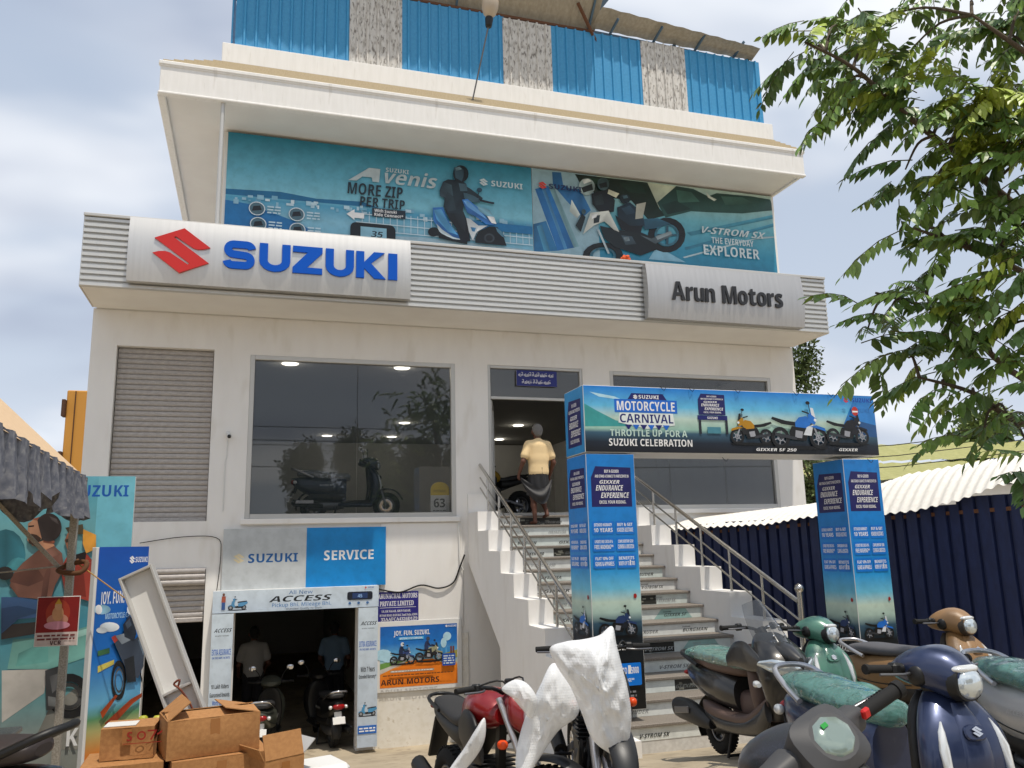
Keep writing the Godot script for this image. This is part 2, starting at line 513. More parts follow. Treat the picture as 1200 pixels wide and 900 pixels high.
	M.steel = mat(W.call(0.74, 0.73, 0.71), 0.24, 0.95)
	var grain := ramp_tex(n1, [[0.0, W.call(0.90, 0.90, 0.90)], [0.6, W.call(0.98, 0.98, 0.98)], [1.0, W.call(1, 1, 1)]], n2, W.call(0.88, 0.88, 0.87), 0.5, 0.95, 0.4)
	M.print = world(mat(Color.WHITE, 0.42, 0.0, {"vertex_color_use_as_albedo": true, "albedo_texture": grain}), 0.5)
	M.print_matt = world(mat(Color.WHITE, 0.7, 0.0, {"vertex_color_use_as_albedo": true, "albedo_texture": grain}), 0.8)
	M.white_plastic = mat(W.call(0.86, 0.86, 0.85), 0.45)
	M.black = mat(W.call(0.055, 0.055, 0.058), 0.5)
	M.rubber = mat(W.call(0.07, 0.07, 0.07), 0.85)
	M.chrome = mat(W.call(0.85, 0.85, 0.86), 0.12, 1.0)
	M.alloy = mat(W.call(0.48, 0.48, 0.49), 0.38, 0.85)
	M.fence = world(mat(Color.WHITE, 0.55, 0.1, {"albedo_texture": ramp_tex(streak, [[0.0, W.call(0.085, 0.125, 0.26)], [1.0, W.call(0.125, 0.18, 0.35)]], n4, W.call(0.30, 0.33, 0.42), 0.8, 0.95, 0.5)}), Vector3(0.7, 0.2, 0.7))
	M.white_roof = world(mat(Color.WHITE, 0.75, 0.0, {"albedo_texture": ramp_tex(n2, [[0.0, W.call(0.83, 0.815, 0.78)], [1.0, W.call(0.92, 0.91, 0.885)]])}), 0.8)
	M.green_roof = world(mat(Color.WHITE, 0.7, 0.0, {"albedo_texture": ramp_tex(n2, [[0.0, W.call(0.55, 0.55, 0.33)], [1.0, W.call(0.66, 0.65, 0.42)]])}), 0.3)
	M.card = world(mat(Color.WHITE, 0.85, 0.0, {"albedo_texture": ramp_tex(n2, [[0.0, W.call(0.60, 0.42, 0.25)], [1.0, W.call(0.72, 0.53, 0.33)]], n4, W.call(0.52, 0.36, 0.21), 0.6, 0.9, 0.5)}), Vector3(1.5, 1.5, 1.5))
	M.card_dark = mat(W.call(0.36, 0.23, 0.13), 0.9)
	M.tape = mat(W.call(0.62, 0.42, 0.24), 0.25)
	M.canvas_tan = world(mat(Color.WHITE, 0.9, 0.0, {"albedo_texture": ramp_tex(n2, [[0.0, W.call(0.78, 0.66, 0.52)], [1.0, W.call(0.88, 0.77, 0.63)]])}), 1.0)
	M.canvas_blue = world(mat(Color.WHITE, 0.9, 0.0, {"albedo_texture": ramp_tex(streak, [[0.0, W.call(0.29, 0.31, 0.36)], [0.5, W.call(0.42, 0.43, 0.47)], [1.0, W.call(0.58, 0.58, 0.58)]], n2, W.call(0.68, 0.67, 0.65), 0.62, 0.9, 0.6)}), Vector3(1.4, 0.9, 1.4))
	M.post = world(mat(Color.WHITE, 0.6, 0.2, {"albedo_texture": ramp_tex(n3, [[0.0, W.call(0.52, 0.50, 0.46)], [1.0, W.call(0.72, 0.70, 0.66)]])}), 1.0)
	M.ochre = mat(W.call(0.76, 0.54, 0.22), 0.7)
	M.brown_trim = mat(W.call(0.30, 0.19, 0.12), 0.8)
	M.bark = world(mat(Color.WHITE, 0.95, 0.0, {"albedo_texture": ramp_tex(n3, [[0.0, W.call(0.22, 0.18, 0.14)], [1.0, W.call(0.46, 0.41, 0.35)]])}), 2.0)
	M.leaf = mat(Color.WHITE, 0.42, 0.0, {"vertex_color_use_as_albedo": true, "backlight": Color(0.75, 0.85, 0.28)})
	M.leaf_far = mat(Color.WHITE, 0.6, 0.0, {"vertex_color_use_as_albedo": true, "backlight": Color(0.35, 0.4, 0.15)})
	M.wire = mat(W.call(0.06, 0.06, 0.06), 0.7)
	M.wrap = mat(Color(0.94, 0.95, 0.96, 0.74), 0.26, 0.0, {"transparency": BaseMaterial3D.TRANSPARENCY_ALPHA, "backlight": Color(0.6, 0.6, 0.6)})
	var dots := Image.create(128, 128, false, Image.FORMAT_L8)
	for j in 128:
		for i in 128:
			var p := Vector2(fposmod(i + (j / 32 % 2) * 16.0, 32.0) - 16.0, j % 32 - 16.0).length()
			dots.set_pixel(i, j, Color.WHITE * clampf(1.0 - p / 13.0, 0, 1))
	local(M.wrap, 17.0); bump(M.wrap, dots, 0.12)
	M.teal_wrap = mat(Color(0.48, 0.74, 0.70, 0.34), 0.08, 0.0, {"transparency": BaseMaterial3D.TRANSPARENCY_ALPHA})
	local(M.teal_wrap, 0.8); bump(M.teal_wrap, n1, 4.0)
	M.clear = mat(Color(0.9, 0.93, 0.95, 0.22), 0.02, 0.0, {"transparency": BaseMaterial3D.TRANSPARENCY_ALPHA})
	M.smoke = mat(Color(0.27, 0.28, 0.29, 0.55), 0.05, 0.0, {"transparency": BaseMaterial3D.TRANSPARENCY_ALPHA})
	M.orange = mat(W.call(0.85, 0.28, 0.05), 0.2)
	M.tail_red = mat(W.call(0.55, 0.04, 0.05), 0.12)
	M.skin = mat(W.call(0.36, 0.22, 0.16), 0.6)
	M.downlight = mat(W.call(1, 1, 0.97), 0.5, 0.0, {"emission_enabled": true, "emission": Color(1.0, 0.98, 0.93), "emission_energy_multiplier": 2.2})

func make_ground():
	var m := MB.new()
	var xs := [-140.0, -60.0, -25.0, -12.0]
	for i in 49: xs.append(-9.0 + i * 0.4)
	xs.append_array([12.5, 25.0, 60.0, 140.0])
	var zs := [-200.0, -80.0, -30.0, -10.0, -4.0, -1.0]
	for i in 32: zs.append(0.3 + i * 0.45)
	zs.append_array([18.0, 30.0, 60.0, 140.0])
	var rows := []
	for z in zs:
		var r := PackedVector3Array()
		for x in xs: r.append(Vector3(x, ground_y(x, z), z))
		rows.append(r)
	m.grid(rows, false, false)
	struct("ground", m, M.ground)
	# worn concrete ramp joints
	var rg := RandomNumberGenerator.new(); rg.seed = 5

# ---------------------------------------------------------------- showroom
func holes(m: MB, x0, x1, y0, y1, z, th, op: Array):
	var xs := [x0, x1]; var ys := [y0, y1]
	for o in op:
		for k in [0, 1]:
			if not xs.has(o[k]): xs.append(o[k])
			if not ys.has(o[k + 2]): ys.append(o[k + 2])
	xs.sort(); ys.sort()
	var solid := func(i: int, j: int) -> bool:
		if i < 0 or j < 0 or i >= xs.size() - 1 or j >= ys.size() - 1: return false
		var cx: float = (xs[i] + xs[i + 1]) / 2; var cy: float = (ys[j] + ys[j + 1]) / 2
		for o in op:
			if cx > o[0] and cx < o[1] and cy > o[2] and cy < o[3]: return false
		return true
	for i in xs.size() - 1:
		for j in ys.size() - 1:
			if not solid.call(i, j): continue
			var a := Vector3(xs[i], ys[j], z); var b := Vector3(xs[i + 1], ys[j], z); var c := Vector3(xs[i + 1], ys[j + 1], z); var d := Vector3(xs[i], ys[j + 1], z)
			var q := Vector3(0, 0, -th)
			m.face(d, c, b, a); m.face(a + q, b + q, c + q, d + q)
			if not solid.call(i - 1, j): m.face(a, a + q, d + q, d)
			if not solid.call(i + 1, j): m.face(c, c + q, b + q, b)
			if not solid.call(i, j - 1): m.face(b, b + q, a + q, a)
			if not solid.call(i, j + 1): m.face(d, d + q, c + q, c)
func frame_part(parent, x0, x1, y0, y1, z, w, d, mt, name_ := "frame"):
	var m := MB.new()
	m.box(Vector3(x0 + w / 2, (y0 + y1) / 2, z), Vector3(w, y1 - y0, d), 0.006)
	m.box(Vector3(x1 - w / 2, (y0 + y1) / 2, z), Vector3(w, y1 - y0, d), 0.006)
	m.box(Vector3((x0 + x1) / 2, y0 + w / 2, z + 0.002), Vector3(x1 - x0 - 2 * w, w, d), 0.006)
	m.box(Vector3((x0 + x1) / 2, y1 - w / 2, z + 0.002), Vector3(x1 - x0 - 2 * w, w, d), 0.006)
	return part(parent, name_, m, mt)
func slat_mesh(w: float, h: float, d: float) -> MB:   # bowed strip
	var m := MB.new()
	var rows := []
	for k in 7:
		var a := PI * k / 6.0
		rows.append(PackedVector3Array([Vector3(-w / 2, -cos(a) * h / 2, sin(a) * d), Vector3(w / 2, -cos(a) * h / 2, sin(a) * d)]))
	m.grid(rows, false, true)
	return m
func roller(parent, x0, x1, y0, y1, z, pitch):
	var sh := Node3D.new()
	sh.name = "roller_shutter"; parent.add_child(sh, true)
	var s := slat_mesh(x1 - x0, pitch * 0.93, 0.018).mesh()
	var n := int((y1 - y0) / pitch)
	for i in n: part(sh, "slat", s, M.shutter, "", Transform3D(Basis(), Vector3((x0 + x1) / 2, y0 + (i + 0.5) * pitch, z)))
	var b := MB.new()
	b.box(Vector3((x0 + x1) / 2, (y0 + y1) / 2, z - 0.012), Vector3(x1 - x0, y1 - y0, 0.01))
	part(sh, "backing", b, M.shutter)
	b = MB.new()
	b.box(Vector3((x0 + x1) / 2, y0 - 0.03, z), Vector3(x1 - x0, 0.07, 0.05), 0.01)
	part(sh, "bottom_rail", b, M.shutter)
	return sh
func corrugated(w: float, h: float, pitch: float, d: float) -> MB:   # trapezoid ribs, upright, 0..w, 0..h, z 0..d
	var m := MB.new()
	var x := 0.0
	while x < w - 1e-4:
		var e := minf(x + pitch, w)
		var prof := [[x, 0.0], [x + pitch * 0.62, 0.0], [x + pitch * 0.70, d], [x + pitch * 0.84, d], [x + pitch * 0.92, 0.0], [x + pitch, 0.0]]
		for k in prof.size() - 1:
			var a: float = minf(prof[k][0], e); var b: float = minf(prof[k + 1][0], e)
			if b - a < 1e-4: continue
			m.face(Vector3(a, h, prof[k][1]), Vector3(b, h, prof[k + 1][1]), Vector3(b, 0, prof[k + 1][1]), Vector3(a, 0, prof[k][1]))
		x = e
	return m
func make_building():
	var B := thing("showroom_building", "white three-storey showroom with ribbed metal fascia, deep eave and blue sheet parapet", "building")
	var m := MB.new()
	holes(m, -6.49, 6.49, -0.6, 6.96, 0.0, 0.24, [[-6.116, -4.657, 3.6, 6.375], [-4.09, -0.617, 3.625, 6.315], [-0.016, 1.826, 3.62, 6.326], [2.375, 5.903, 3.717, 6.31], [-4.17, -2.29, -0.6, 2.21], [-5.46, -4.63, -0.6, 2.86]])
	part(B, "front_wall", m, M.wall)
	m = MB.new()
	m.box(Vector3(-6.37, 3.18, -7.2), Vector3(0.236, 7.56, 13.9)); m.box(Vector3(6.37, 3.18, -7.2), Vector3(0.236, 7.56, 13.9))
	m.box(Vector3(0, 3.18, -14.2), Vector3(12.9, 7.5, 0.2))
	part(B, "side_wall", m, M.wall)
	# plaster skim and dirt band at the foot of the wall, a little proud
	m = MB.new()
	m.box(Vector3(-1.21, 0.75, 0.010), Vector3(1.55, 1.9, 0.02), 0.004)
	part(B, "wall_base_panel", m, M.wall_low)
	m = MB.new()
	m.box(Vector3(-1.22, 2.66, 0.012), Vector3(1.4, 1.74, 0.024), 0.006)
	part(B, "wall_panel", m, M.wall)
	# rooms
	m = MB.new()
	m.box(Vector3(0, 3.45, -7.2), Vector3(12.5, 0.3, 13.85)); part(B, "showroom_floor", m, M.inside)
	m = MB.new()
	m.box(Vector3(0, 6.72, -7.2), Vector3(12.5, 0.2, 13.85)); part(B, "showroom_ceiling", m, M.inside)
	m = MB.new()
	m.box(Vector3(0, 5.1, -13.7), Vector3(12.5, 2.98, 0.15)); part(B, "showroom_back_wall", m, M.inside_dark)
	m = MB.new()
	m.box(Vector3(-1.6, 1.6, -7.2), Vector3(0.12, 3.3, 13.8)); m.box(Vector3(-4.0, 1.6, -13.9), Vector3(4.8, 3.3, 0.15))
	part(B, "garage_wall", m, M.inside_dark)
	# fascia box: soffit, core, coping and each ribbed strip
	m = MB.new()
	m.box(Vector3(0, 7.5, 0.56), Vector3(12.96, 1.06, 1.1)); part(B, "canopy_core", m, M.soffit)
	m = MB.new()
	m.box(Vector3(0, 8.075, 0.585), Vector3(13.02, 0.05, 1.2), 0.008); part(B, "coping", m, M.frame)
	m = MB.new()
	var prof := [[-0.047, 0.0], [-0.034, 0.042], [0.012, 0.042], [0.026, 0.0], [0.048, 0.0]]
	for k in 4:
		m.face(Vector3(-6.5, prof[k + 1][0], prof[k + 1][1]), Vector3(6.5, prof[k + 1][0], prof[k + 1][1]), Vector3(6.5, prof[k][0], prof[k][1]), Vector3(-6.5, prof[k][0], prof[k][1]))
	var ms := m.mesh()
	for i in 12: part(B, "fascia_strip", ms, M.slat, "", Transform3D(Basis(), Vector3(0, 6.99 + 0.0915 * i + 0.03, 1.115)))
	for sx in [-1, 1]:
		m = MB.new()
		m.box(Vector3(sx * 6.5, 7.52, 0.57), Vector3(0.02, 1.09, 1.12)); part(B, "fascia_end", m, M.slat)
	# upper storey
	m = MB.new()
	m.box(Vector3(0.85, 9.17, -0.1), Vector3(11.0, 2.16, 0.2)); m.box(Vector3(-4.55, 9.17, -4.2), Vector3(0.2, 2.16, 7.99)); m.box(Vector3(6.25, 9.17, -4.2), Vector3(0.2, 2.16, 7.99)); m.box(Vector3(0.85, 9.17, -8.3), Vector3(11.0, 2.16, 0.2))
	m.box(Vector3(0.0, 7.45, -4.2), Vector3(12.9, 1.0, 8.4))
	part(B, "upper_wall", m, M.wall)
	# eave
	m = MB.new()
	m.box(Vector3(0.38, 10.52, -3.6), Vector3(11.9, 0.44, 9.2)); part(B, "eave_slab", m, M.soffit)
	m = MB.new()
	m.box(Vector3(0.38, 10.495, 1.035), Vector3(11.98, 0.47, 0.06), 0.006)
	m.box(Vector3(0.38, 10.76, 1.045), Vector3(12.04, 0.075, 0.1), 0.015)
	m.box(Vector3(0.38, 10.715, 1.04), Vector3(12.0, 0.03, 0.08), 0.01)
	m.box(Vector3(0.38, 10.252, 1.02), Vector3(12.02, 0.045, 0.12), 0.012)
	m.box(Vector3(-5.59, 10.495, -3.5), Vector3(0.06, 0.47, 9.0), 0.006); m.box(Vector3(-5.585, 10.252, -3.5), Vector3(0.12, 0.045, 8.98), 0.012)
	m.box(Vector3(6.35, 10.495, -3.5), Vector3(0.06, 0.47, 9.0), 0.006)
	part(B, "eave_fascia", m, M.eave)
	for k in 6:   # sloping courses of the pent roof
		m = MB.new()
		var f := k / 6.0
		var y0 := lerpf(10.80, 11.48, f); var z0 := lerpf(1.06, 0.16, f); var y1 := lerpf(10.80, 11.48, f + 1 / 6.0); var z1 := lerpf(1.06, 0.16, f + 1 / 6.0)
		var xa := lerpf(-5.58, -4.75, f); var xb := lerpf(-5.58, -4.75, f + 1 / 6.0); var xr := lerpf(6.36, 6.30, f)
		m.face(Vector3(xb, y1 + 0.006, z1), Vector3(xr, y1 + 0.006, z1), Vector3(xr, y0 + 0.03, z0), Vector3(xa, y0 + 0.03, z0))
		m.face(Vector3(xa, y0 + 0.03, z0), Vector3(xr, y0 + 0.03, z0), Vector3(xr, y0 - 0.03, z0), Vector3(xa, y0 - 0.03, z0))
		m.face(Vector3(xa, y0 + 0.03, z0), Vector3(xa, y0 + 0.03, -8), Vector3(xb, y1, -8), Vector3(xb, y1, z1))
		part(B, "roof_course", m, M.tile)
	m = MB.new()
	m.box(Vector3(0.82, 11.66, 0.0), Vector3(11.16, 0.4, 0.3), 0.01); m.box(Vector3(-4.65, 11.66, -4.0), Vector3(0.25, 0.4, 7.7), 0.01); m.box(Vector3(6.27, 11.66, -4.0), Vector3(0.25, 0.4, 7.7), 0.01)
	part(B, "parapet_kerb", m, M.eave)
	m = MB.new()
	m.tube([Vector3(-4.66, 8.1, 0.99), Vector3(-4.66, 10.24, 0.99)], 0.035, 10); part(B, "eave_post", m, M.frame)
	# parapet sheets
	var bx := [[-4.56, -2.57, 1], [-2.57, -1.62, 0], [-1.62, 0.40, 1], [0.40, 1.39, 0], [1.39, 3.40, 1], [3.40, 4.40, 0], [4.40, 6.23, 1]]
	for i in bx.size():
		var b = bx[i]
		part(B, "blue_sheet" if b[2] else "pale_sheet", corrugated(b[1] - b[0] + 0.03, 1.52 + 0.012 * (i % 3), 0.2 if b[2] else 0.19, 0.035), M.sheet_blue if b[2] else M.sheet_pale, "" if b[2] else "weathered off-white ribbed sheet with dark mould streaks", Transform3D(Basis(), Vector3(b[0], 11.84, 0.05 + 0.008 * (i % 2))))
	var side := corrugated(6.0, 1.5, 0.2, 0.03)
	part(B, "blue_sheet", side, M.sheet_blue, "", Transform3D(Basis(Vector3.UP, -PI / 2), Vector3(6.22, 11.84, -5.95)))
	part(B, "blue_sheet", side, M.sheet_blue, "", Transform3D(Basis(Vector3.UP, -PI / 2), Vector3(-4.6, 11.84, -5.95)))
	# roof shed over the terrace: sloping sheets with purlins
	roof_sheet(B, [Vector3(-5.2, 14.35, 0.75), Vector3(2.45, 14.32, 0.75), Vector3(2.45, 13.50, -0.15), Vector3(-5.2, 13.55, -0.15)], M.beige_roof, 9)
	roof_sheet(B, [Vector3(2.44, 13.80, 0.34), Vector3(6.12, 13.50, 0.34), Vector3(6.2, 13.50, -0.12), Vector3(2.36, 13.60, -0.12)], M.beige_roof, 5)
	roof_sheet(B, [Vector3(-5.2, 14.9, 0.55), Vector3(3.05, 14.62, 0.3), Vector3(3.05, 15.2, -4.0), Vector3(-5.2, 15.6, -4.0)], M.steel_blue, 9)
	m = MB.new()
	for x in [-4.3, -2.0, 0.3, 2.42, 4.3, 6.1]: m.box(Vector3(x, 12.7, -0.14), Vector3(0.07, 1.7, 0.07))
	m.bar(Vector3(2.3, 13.46, -0.05), Vector3(6.2, 13.36, -0.05), 0.06, 0.06); m.bar(Vector3(-5, 13.42, -0.1), Vector3(2.5, 13.40, -0.1), 0.06, 0.06)
	for x in [2.75, 3.75, 4.75, 5.7]: m.bar(Vector3(x, 13.44, -0.1), Vector3(x + 0.06, 13.62, 0.3), 0.035, 0.05)
	for x in [-3.5, -0.5, 2.3]: m.bar(Vector3(x, 13.5, -0.1), Vector3(x, 14.3, 0.7), 0.04, 0.05)
	part(B, "roof_framing", m, M.steel_blue)
	m = MB.new()
	m.bar(Vector3(2.42, 13.2, 0.02), Vector3(1.95, 13.85, 0.25), 0.05, 0.05); m.bar(Vector3(-5, 13.47, -0.02), Vector3(2.4, 13.45, -0.02), 0.04, 0.05)
	part(B, "rusty_brace", m, M.rust)
	# windows
	for w in [[-4.09, -0.617, 3.625, 6.315, [-2.32]], [2.375, 5.903, 3.717, 6.31, [3.55, 4.75]]]:
		var wn := Node3D.new()
		wn.name = "window"; B.add_child(wn, true)
		frame_part(wn, w[0], w[1], w[2], w[3], -0.05, 0.075, 0.10, M.frame)
		var xs: Array = [w[0] + 0.075] + w[4] + [w[1] - 0.075]
		for i in xs.size() - 1:
			m = MB.new()
			m.box(Vector3((xs[i] + xs[i + 1]) / 2, (w[2] + w[3]) / 2, -0.06), Vector3(xs[i + 1] - xs[i] - 0.008, w[3] - w[2] - 0.15, 0.010))
			part(wn, "pane", m, M.glass)
		m = MB.new()
		m.box(Vector3((w[0] + w[1]) / 2, w[2] - 0.045, 0.02), Vector3(w[1] - w[0] + 0.12, 0.09, 0.1), 0.01)
		part(wn, "sill", m, M.wall)
	# entrance: transom pane, open leaf
	var dr := Node3D.new()
	dr.name = "entrance_door"; B.add_child(dr, true)
	frame_part(dr, -0.016, 1.826, 3.62, 6.326, -0.06, 0.055, 0.09, M.frame)
	m = MB.new()
	m.box(Vector3(0.905, 5.73, -0.06), Vector3(1.73, 0.05, 0.08), 0.005); part(dr, "transom_bar", m, M.frame)
	m = MB.new()
	m.box(Vector3(0.905, 6.01, -0.06), Vector3(1.72, 0.5, 0.01)); part(dr, "pane", m, M.glass)
	var leaf = frame_part(dr, 0.0, 0.88, 3.64, 5.70, 0.0, 0.07, 0.045, M.frame, "door_leaf")
	m = MB.new()
	m.box(Vector3(0.44, 4.67, 0.0), Vector3(0.74, 1.92, 0.01)); part(leaf, "pane", m, M.glass)
	leaf.transform = Transform3D(Basis(Vector3.UP, 1.25), Vector3(0.06, 0, -0.1))
	# shutters
	roller(B, -6.10, -4.67, 3.66, 6.37, -0.13, 0.0845)
	roller(B, -5.45, -4.64, 2.13, 2.86, -0.10, 0.0845)
	m = MB.new()
	for k in 3: m.tube([Vector3(-5.45, 2.84 - k * 0.085, 0.0), Vector3(-4.64, 2.84 - k * 0.085, 0.0)], 0.05, 10)
	part(B, "shutter_roll", m, M.shutter)
	# downlights in the showroom ceiling
	for p in [Vector3(-3.38, 6.60, -1.9), Vector3(-1.24, 6.60, -1.87), Vector3(0.09, 6.60, -9.1), Vector3(-1.81, 6.60, -12.1), Vector3(0.21, 6.60, -12.1), Vector3(3.49, 6.60, -9.1), Vector3(3.85, 6.6, -12.3)]:
		m = MB.new()
		m.t = Transform3D(Basis(), p)
		m.lathe([Vector2(0.0, 0.0), Vector2(0.15, 0.0), Vector2(0.165, 0.012)], 18)
		var lamp := solo("ceiling_downlight", m, M.downlight, "lit round downlight in the showroom ceiling", "lamp", "lit downlights in the showroom ceiling")
		var l := OmniLight3D.new()
		l.name = "downlight_glow"; l.position = p + Vector3(0, -0.06, 0); l.light_energy = 0.10; l.light_size = 0.1; l.omni_range = 9; l.omni_attenuation = 2; l.shadow_enabled = true
		l.light_color = Color(1, 0.97, 0.9)
		lamp.add_child(l)
	# camera eye on the wall and its conduit
	m = MB.new()
	m.t = Transform3D(Basis(), Vector3(-4.39, 4.97, 0.03))
	m.box(Vector3(0, 0.02, 0.0), Vector3(0.07, 0.07, 0.06), 0.01); m.tube([Vector3(0, -0.01, 0.02), Vector3(0.02, -0.04, 0.14)], [0.035, 0.04], 10)
	var cc := thing("security_camera", "small dome security camera on the white wall beside the big window", "camera")
	part(cc, "housing", m, M.white_plastic)
	m = MB.new()
	m.t = Transform3D(Basis(), Vector3(-4.367, 4.925, 0.175)); m.lathe([Vector2(0, 0.03), Vector2(0.02, 0.025), Vector2(0.03, 0.0), Vector2(0.02, -0.025), Vector2(0, -0.03)], 10)
	part(cc, "lens", m, M.black)
	m = MB.new()
	m.tube([Vector3(-4.39, 4.94, 0.012), Vector3(-4.40, 4.6, 0.012), Vector3(-4.42, 4.56, 0.012), Vector3(-4.42, 3.75, 0.012)], 0.008, 6)
	part(cc, "cable", m, M.white_plastic)
func roof_sheet(parent, q: Array, mt: Material, ribs_per_m: int):
	var m := MB.new()
	var n := int((q[1] - q[0]).length() * ribs_per_m)
	var up: Vector3 = ((q[1] - q[0]).cross(q[3] - q[0])).normalized()
	if up.y < 0: up = -up
	var rows := [PackedVector3Array(), PackedVector3Array()]
	for i in n + 1:
		var f := float(i) / n
		var o := up * (0.018 * (1 if i % 2 else -1))
		rows[0].append(q[0].lerp(q[1], f) + o); rows[1].append(q[3].lerp(q[2], f) + o)
	for i in n:
		m.face(rows[0][i], rows[1][i], rows[1][i + 1], rows[0][i + 1])
	part(parent, "roof_sheet", m, mt)

# ---------------------------------------------------------------- printed pictures
const WHITE := Color(0.95, 0.95, 0.95)
func art_bike(P: Print, x, y, s: float, body: Color, second: Color, flip := 1.0):
	# motorcycle seen from the side, front to +x, wheels on y, length about 2 s
	var q := func(a: float, b: float) -> Vector2: return Vector2(x + a * s * flip, y + b * s)
	var dk := Color(0.05, 0.055, 0.07); var mid := Color(0.20, 0.21, 0.24); var lt := Color(0.62, 0.63, 0.66)
	P.disc(x, y + 0.01 * s, 1.0 * s, 0.06 * s, Color(0.03, 0.03, 0.04))
	for wx in [-0.66, 0.68]:
		var c: Vector2 = q.call(wx, 0.31)
		P.hoop(c.x, c.y, 0.32 * s, 0.10 * s, dk); P.hoop(c.x, c.y, 0.225 * s, 0.03 * s, mid)
		for k in 6:
			var d := Vector2.from_angle(k * TAU / 6 + 0.3)
			P.line([c + d * 0.04 * s, c + d * 0.2 * s], 0.03 * s, lt)
		P.hoop(c.x, c.y, 0.11 * s, 0.035 * s, lt)
	P.line([q.call(0.68, 0.31), q.call(0.42, 0.95)], 0.06 * s, lt)
	P.line([q.call(-0.66, 0.31), q.call(-0.1, 0.42)], 0.07 * s, mid)
	P.poly([q.call(-0.28, 0.25), q.call(0.22, 0.22), q.call(0.34, 0.45), q.call(0.28, 0.66), q.call(-0.25, 0.66), q.call(-0.36, 0.45)], dk)
	P.poly([q.call(-0.16, 0.32), q.call(0.08, 0.30), q.call(0.14, 0.5), q.call(-0.12, 0.54)], lt)
	P.poly([q.call(-0.1, 0.24), q.call(-0.85, 0.36), q.call(-0.86, 0.46), q.call(-0.1, 0.33)], mid)
	P.poly([q.call(-0.95, 0.86), q.call(-0.6, 0.72), q.call(-0.1, 0.66), q.call(-0.05, 0.78), q.call(-0.45, 0.82), q.call(-0.9, 0.93)], dk)
	P.poly([q.call(-0.12, 0.64), q.call(0.30, 0.60), q.call(0.46, 0.78), q.call(0.30, 0.98), q.call(0.02, 0.93), q.call(-0.12, 0.78)], body)
	P.poly([q.call(0.14, 0.40), q.call(0.42, 0.38), q.call(0.52, 0.72), q.call(0.28, 0.64)], second)
	P.poly([q.call(0.34, 0.80), q.call(0.58, 0.72), q.call(0.66, 0.90), q.call(0.48, 1.08), q.call(0.36, 1.04)], body)
	P.poly([q.call(0.48, 1.02), q.call(0.62, 0.92), q.call(0.56, 1.22), q.call(0.46, 1.24)], second)
	P.poly([q.call(0.40, 0.66), q.call(0.96, 0.52), q.call(0.92, 0.62), q.call(0.62, 0.70)], body)
	P.disc(q.call(0.60, 0.86).x, q.call(0.60, 0.86).y, 0.05 * s, 0.05 * s, Color(0.9, 0.93, 0.95), 10)
	P.line([q.call(0.38, 1.06), q.call(0.16, 1.12)], 0.045 * s, dk)
	P.line([q.call(0.44, 1.08), q.call(0.40, 1.34)], 0.025 * s, dk)
	P.disc(q.call(0.38, 1.38).x, q.call(0.38, 1.38).y, 0.08 * s, 0.055 * s, dk, 10)
func art_scooter(P: Print, x, y, s: float, body: Color, flip := 1.0):
	var q := func(a: float, b: float) -> Vector2: return Vector2(x + a * s * flip, y + b * s)
	var dk := Color(0.07, 0.075, 0.09); var lt := Color(0.72, 0.74, 0.77)
	P.disc(x, y, 0.95 * s, 0.05 * s, Color(0.06, 0.08, 0.10))
	for wx in [-0.62, 0.66]:
		var c: Vector2 = q.call(wx, 0.24)
		P.hoop(c.x, c.y, 0.25 * s, 0.10 * s, dk); P.disc(c.x, c.y, 0.15 * s, 0.15 * s, lt, 14); P.hoop(c.x, c.y, 0.12 * s, 0.04 * s, dk)
	P.poly([q.call(-0.6, 0.22), q.call(0.1, 0.2), q.call(0.34, 0.26), q.call(0.36, 0.36), q.call(-0.2, 0.42), q.call(-0.6, 0.4)], dk)
	P.poly([q.call(-1.0, 0.70), q.call(-0.96, 0.60), q.call(-0.5, 0.36), q.call(-0.1, 0.34), q.call(-0.05, 0.62), q.call(-0.3, 0.74), q.call(-0.95, 0.80)], body)
	P.poly([q.call(-0.92, 0.80), q.call(-0.4, 0.74), q.call(0.0, 0.72), q.call(-0.02, 0.82), q.call(-0.5, 0.86), q.call(-0.9, 0.9)], dk)
	P.poly([q.call(0.22, 0.26), q.call(0.42, 0.28), q.call(0.62, 0.52), q.call(0.54, 0.82), q.call(0.36, 0.98), q.call(0.24, 0.94), q.call(0.30, 0.6)], body)
	P.poly([q.call(0.4, 0.44), q.call(0.72, 0.53), q.call(0.94, 0.40), q.call(0.86, 0.36), q.call(0.66, 0.46)], body)
	P.poly([q.call(0.12, 1.0), q.call(0.30, 0.96), q.call(0.50, 0.95), q.call(0.54, 1.06), q.call(0.36, 1.14), q.call(0.18, 1.1)], body)
	P.disc(q.call(0.52, 1.01).x, q.call(0.52, 1.01).y, 0.06 * s, 0.06 * s, Color(0.95, 0.96, 0.97), 10)
	P.line([q.call(0.24, 1.04), q.call(0.04, 1.08)], 0.05 * s, dk)
	P.line([q.call(0.28, 1.08), q.call(0.26, 1.28)], 0.025 * s, dk)
	P.disc(q.call(0.25, 1.32).x, q.call(0.25, 1.32).y, 0.07 * s, 0.05 * s, dk, 10)
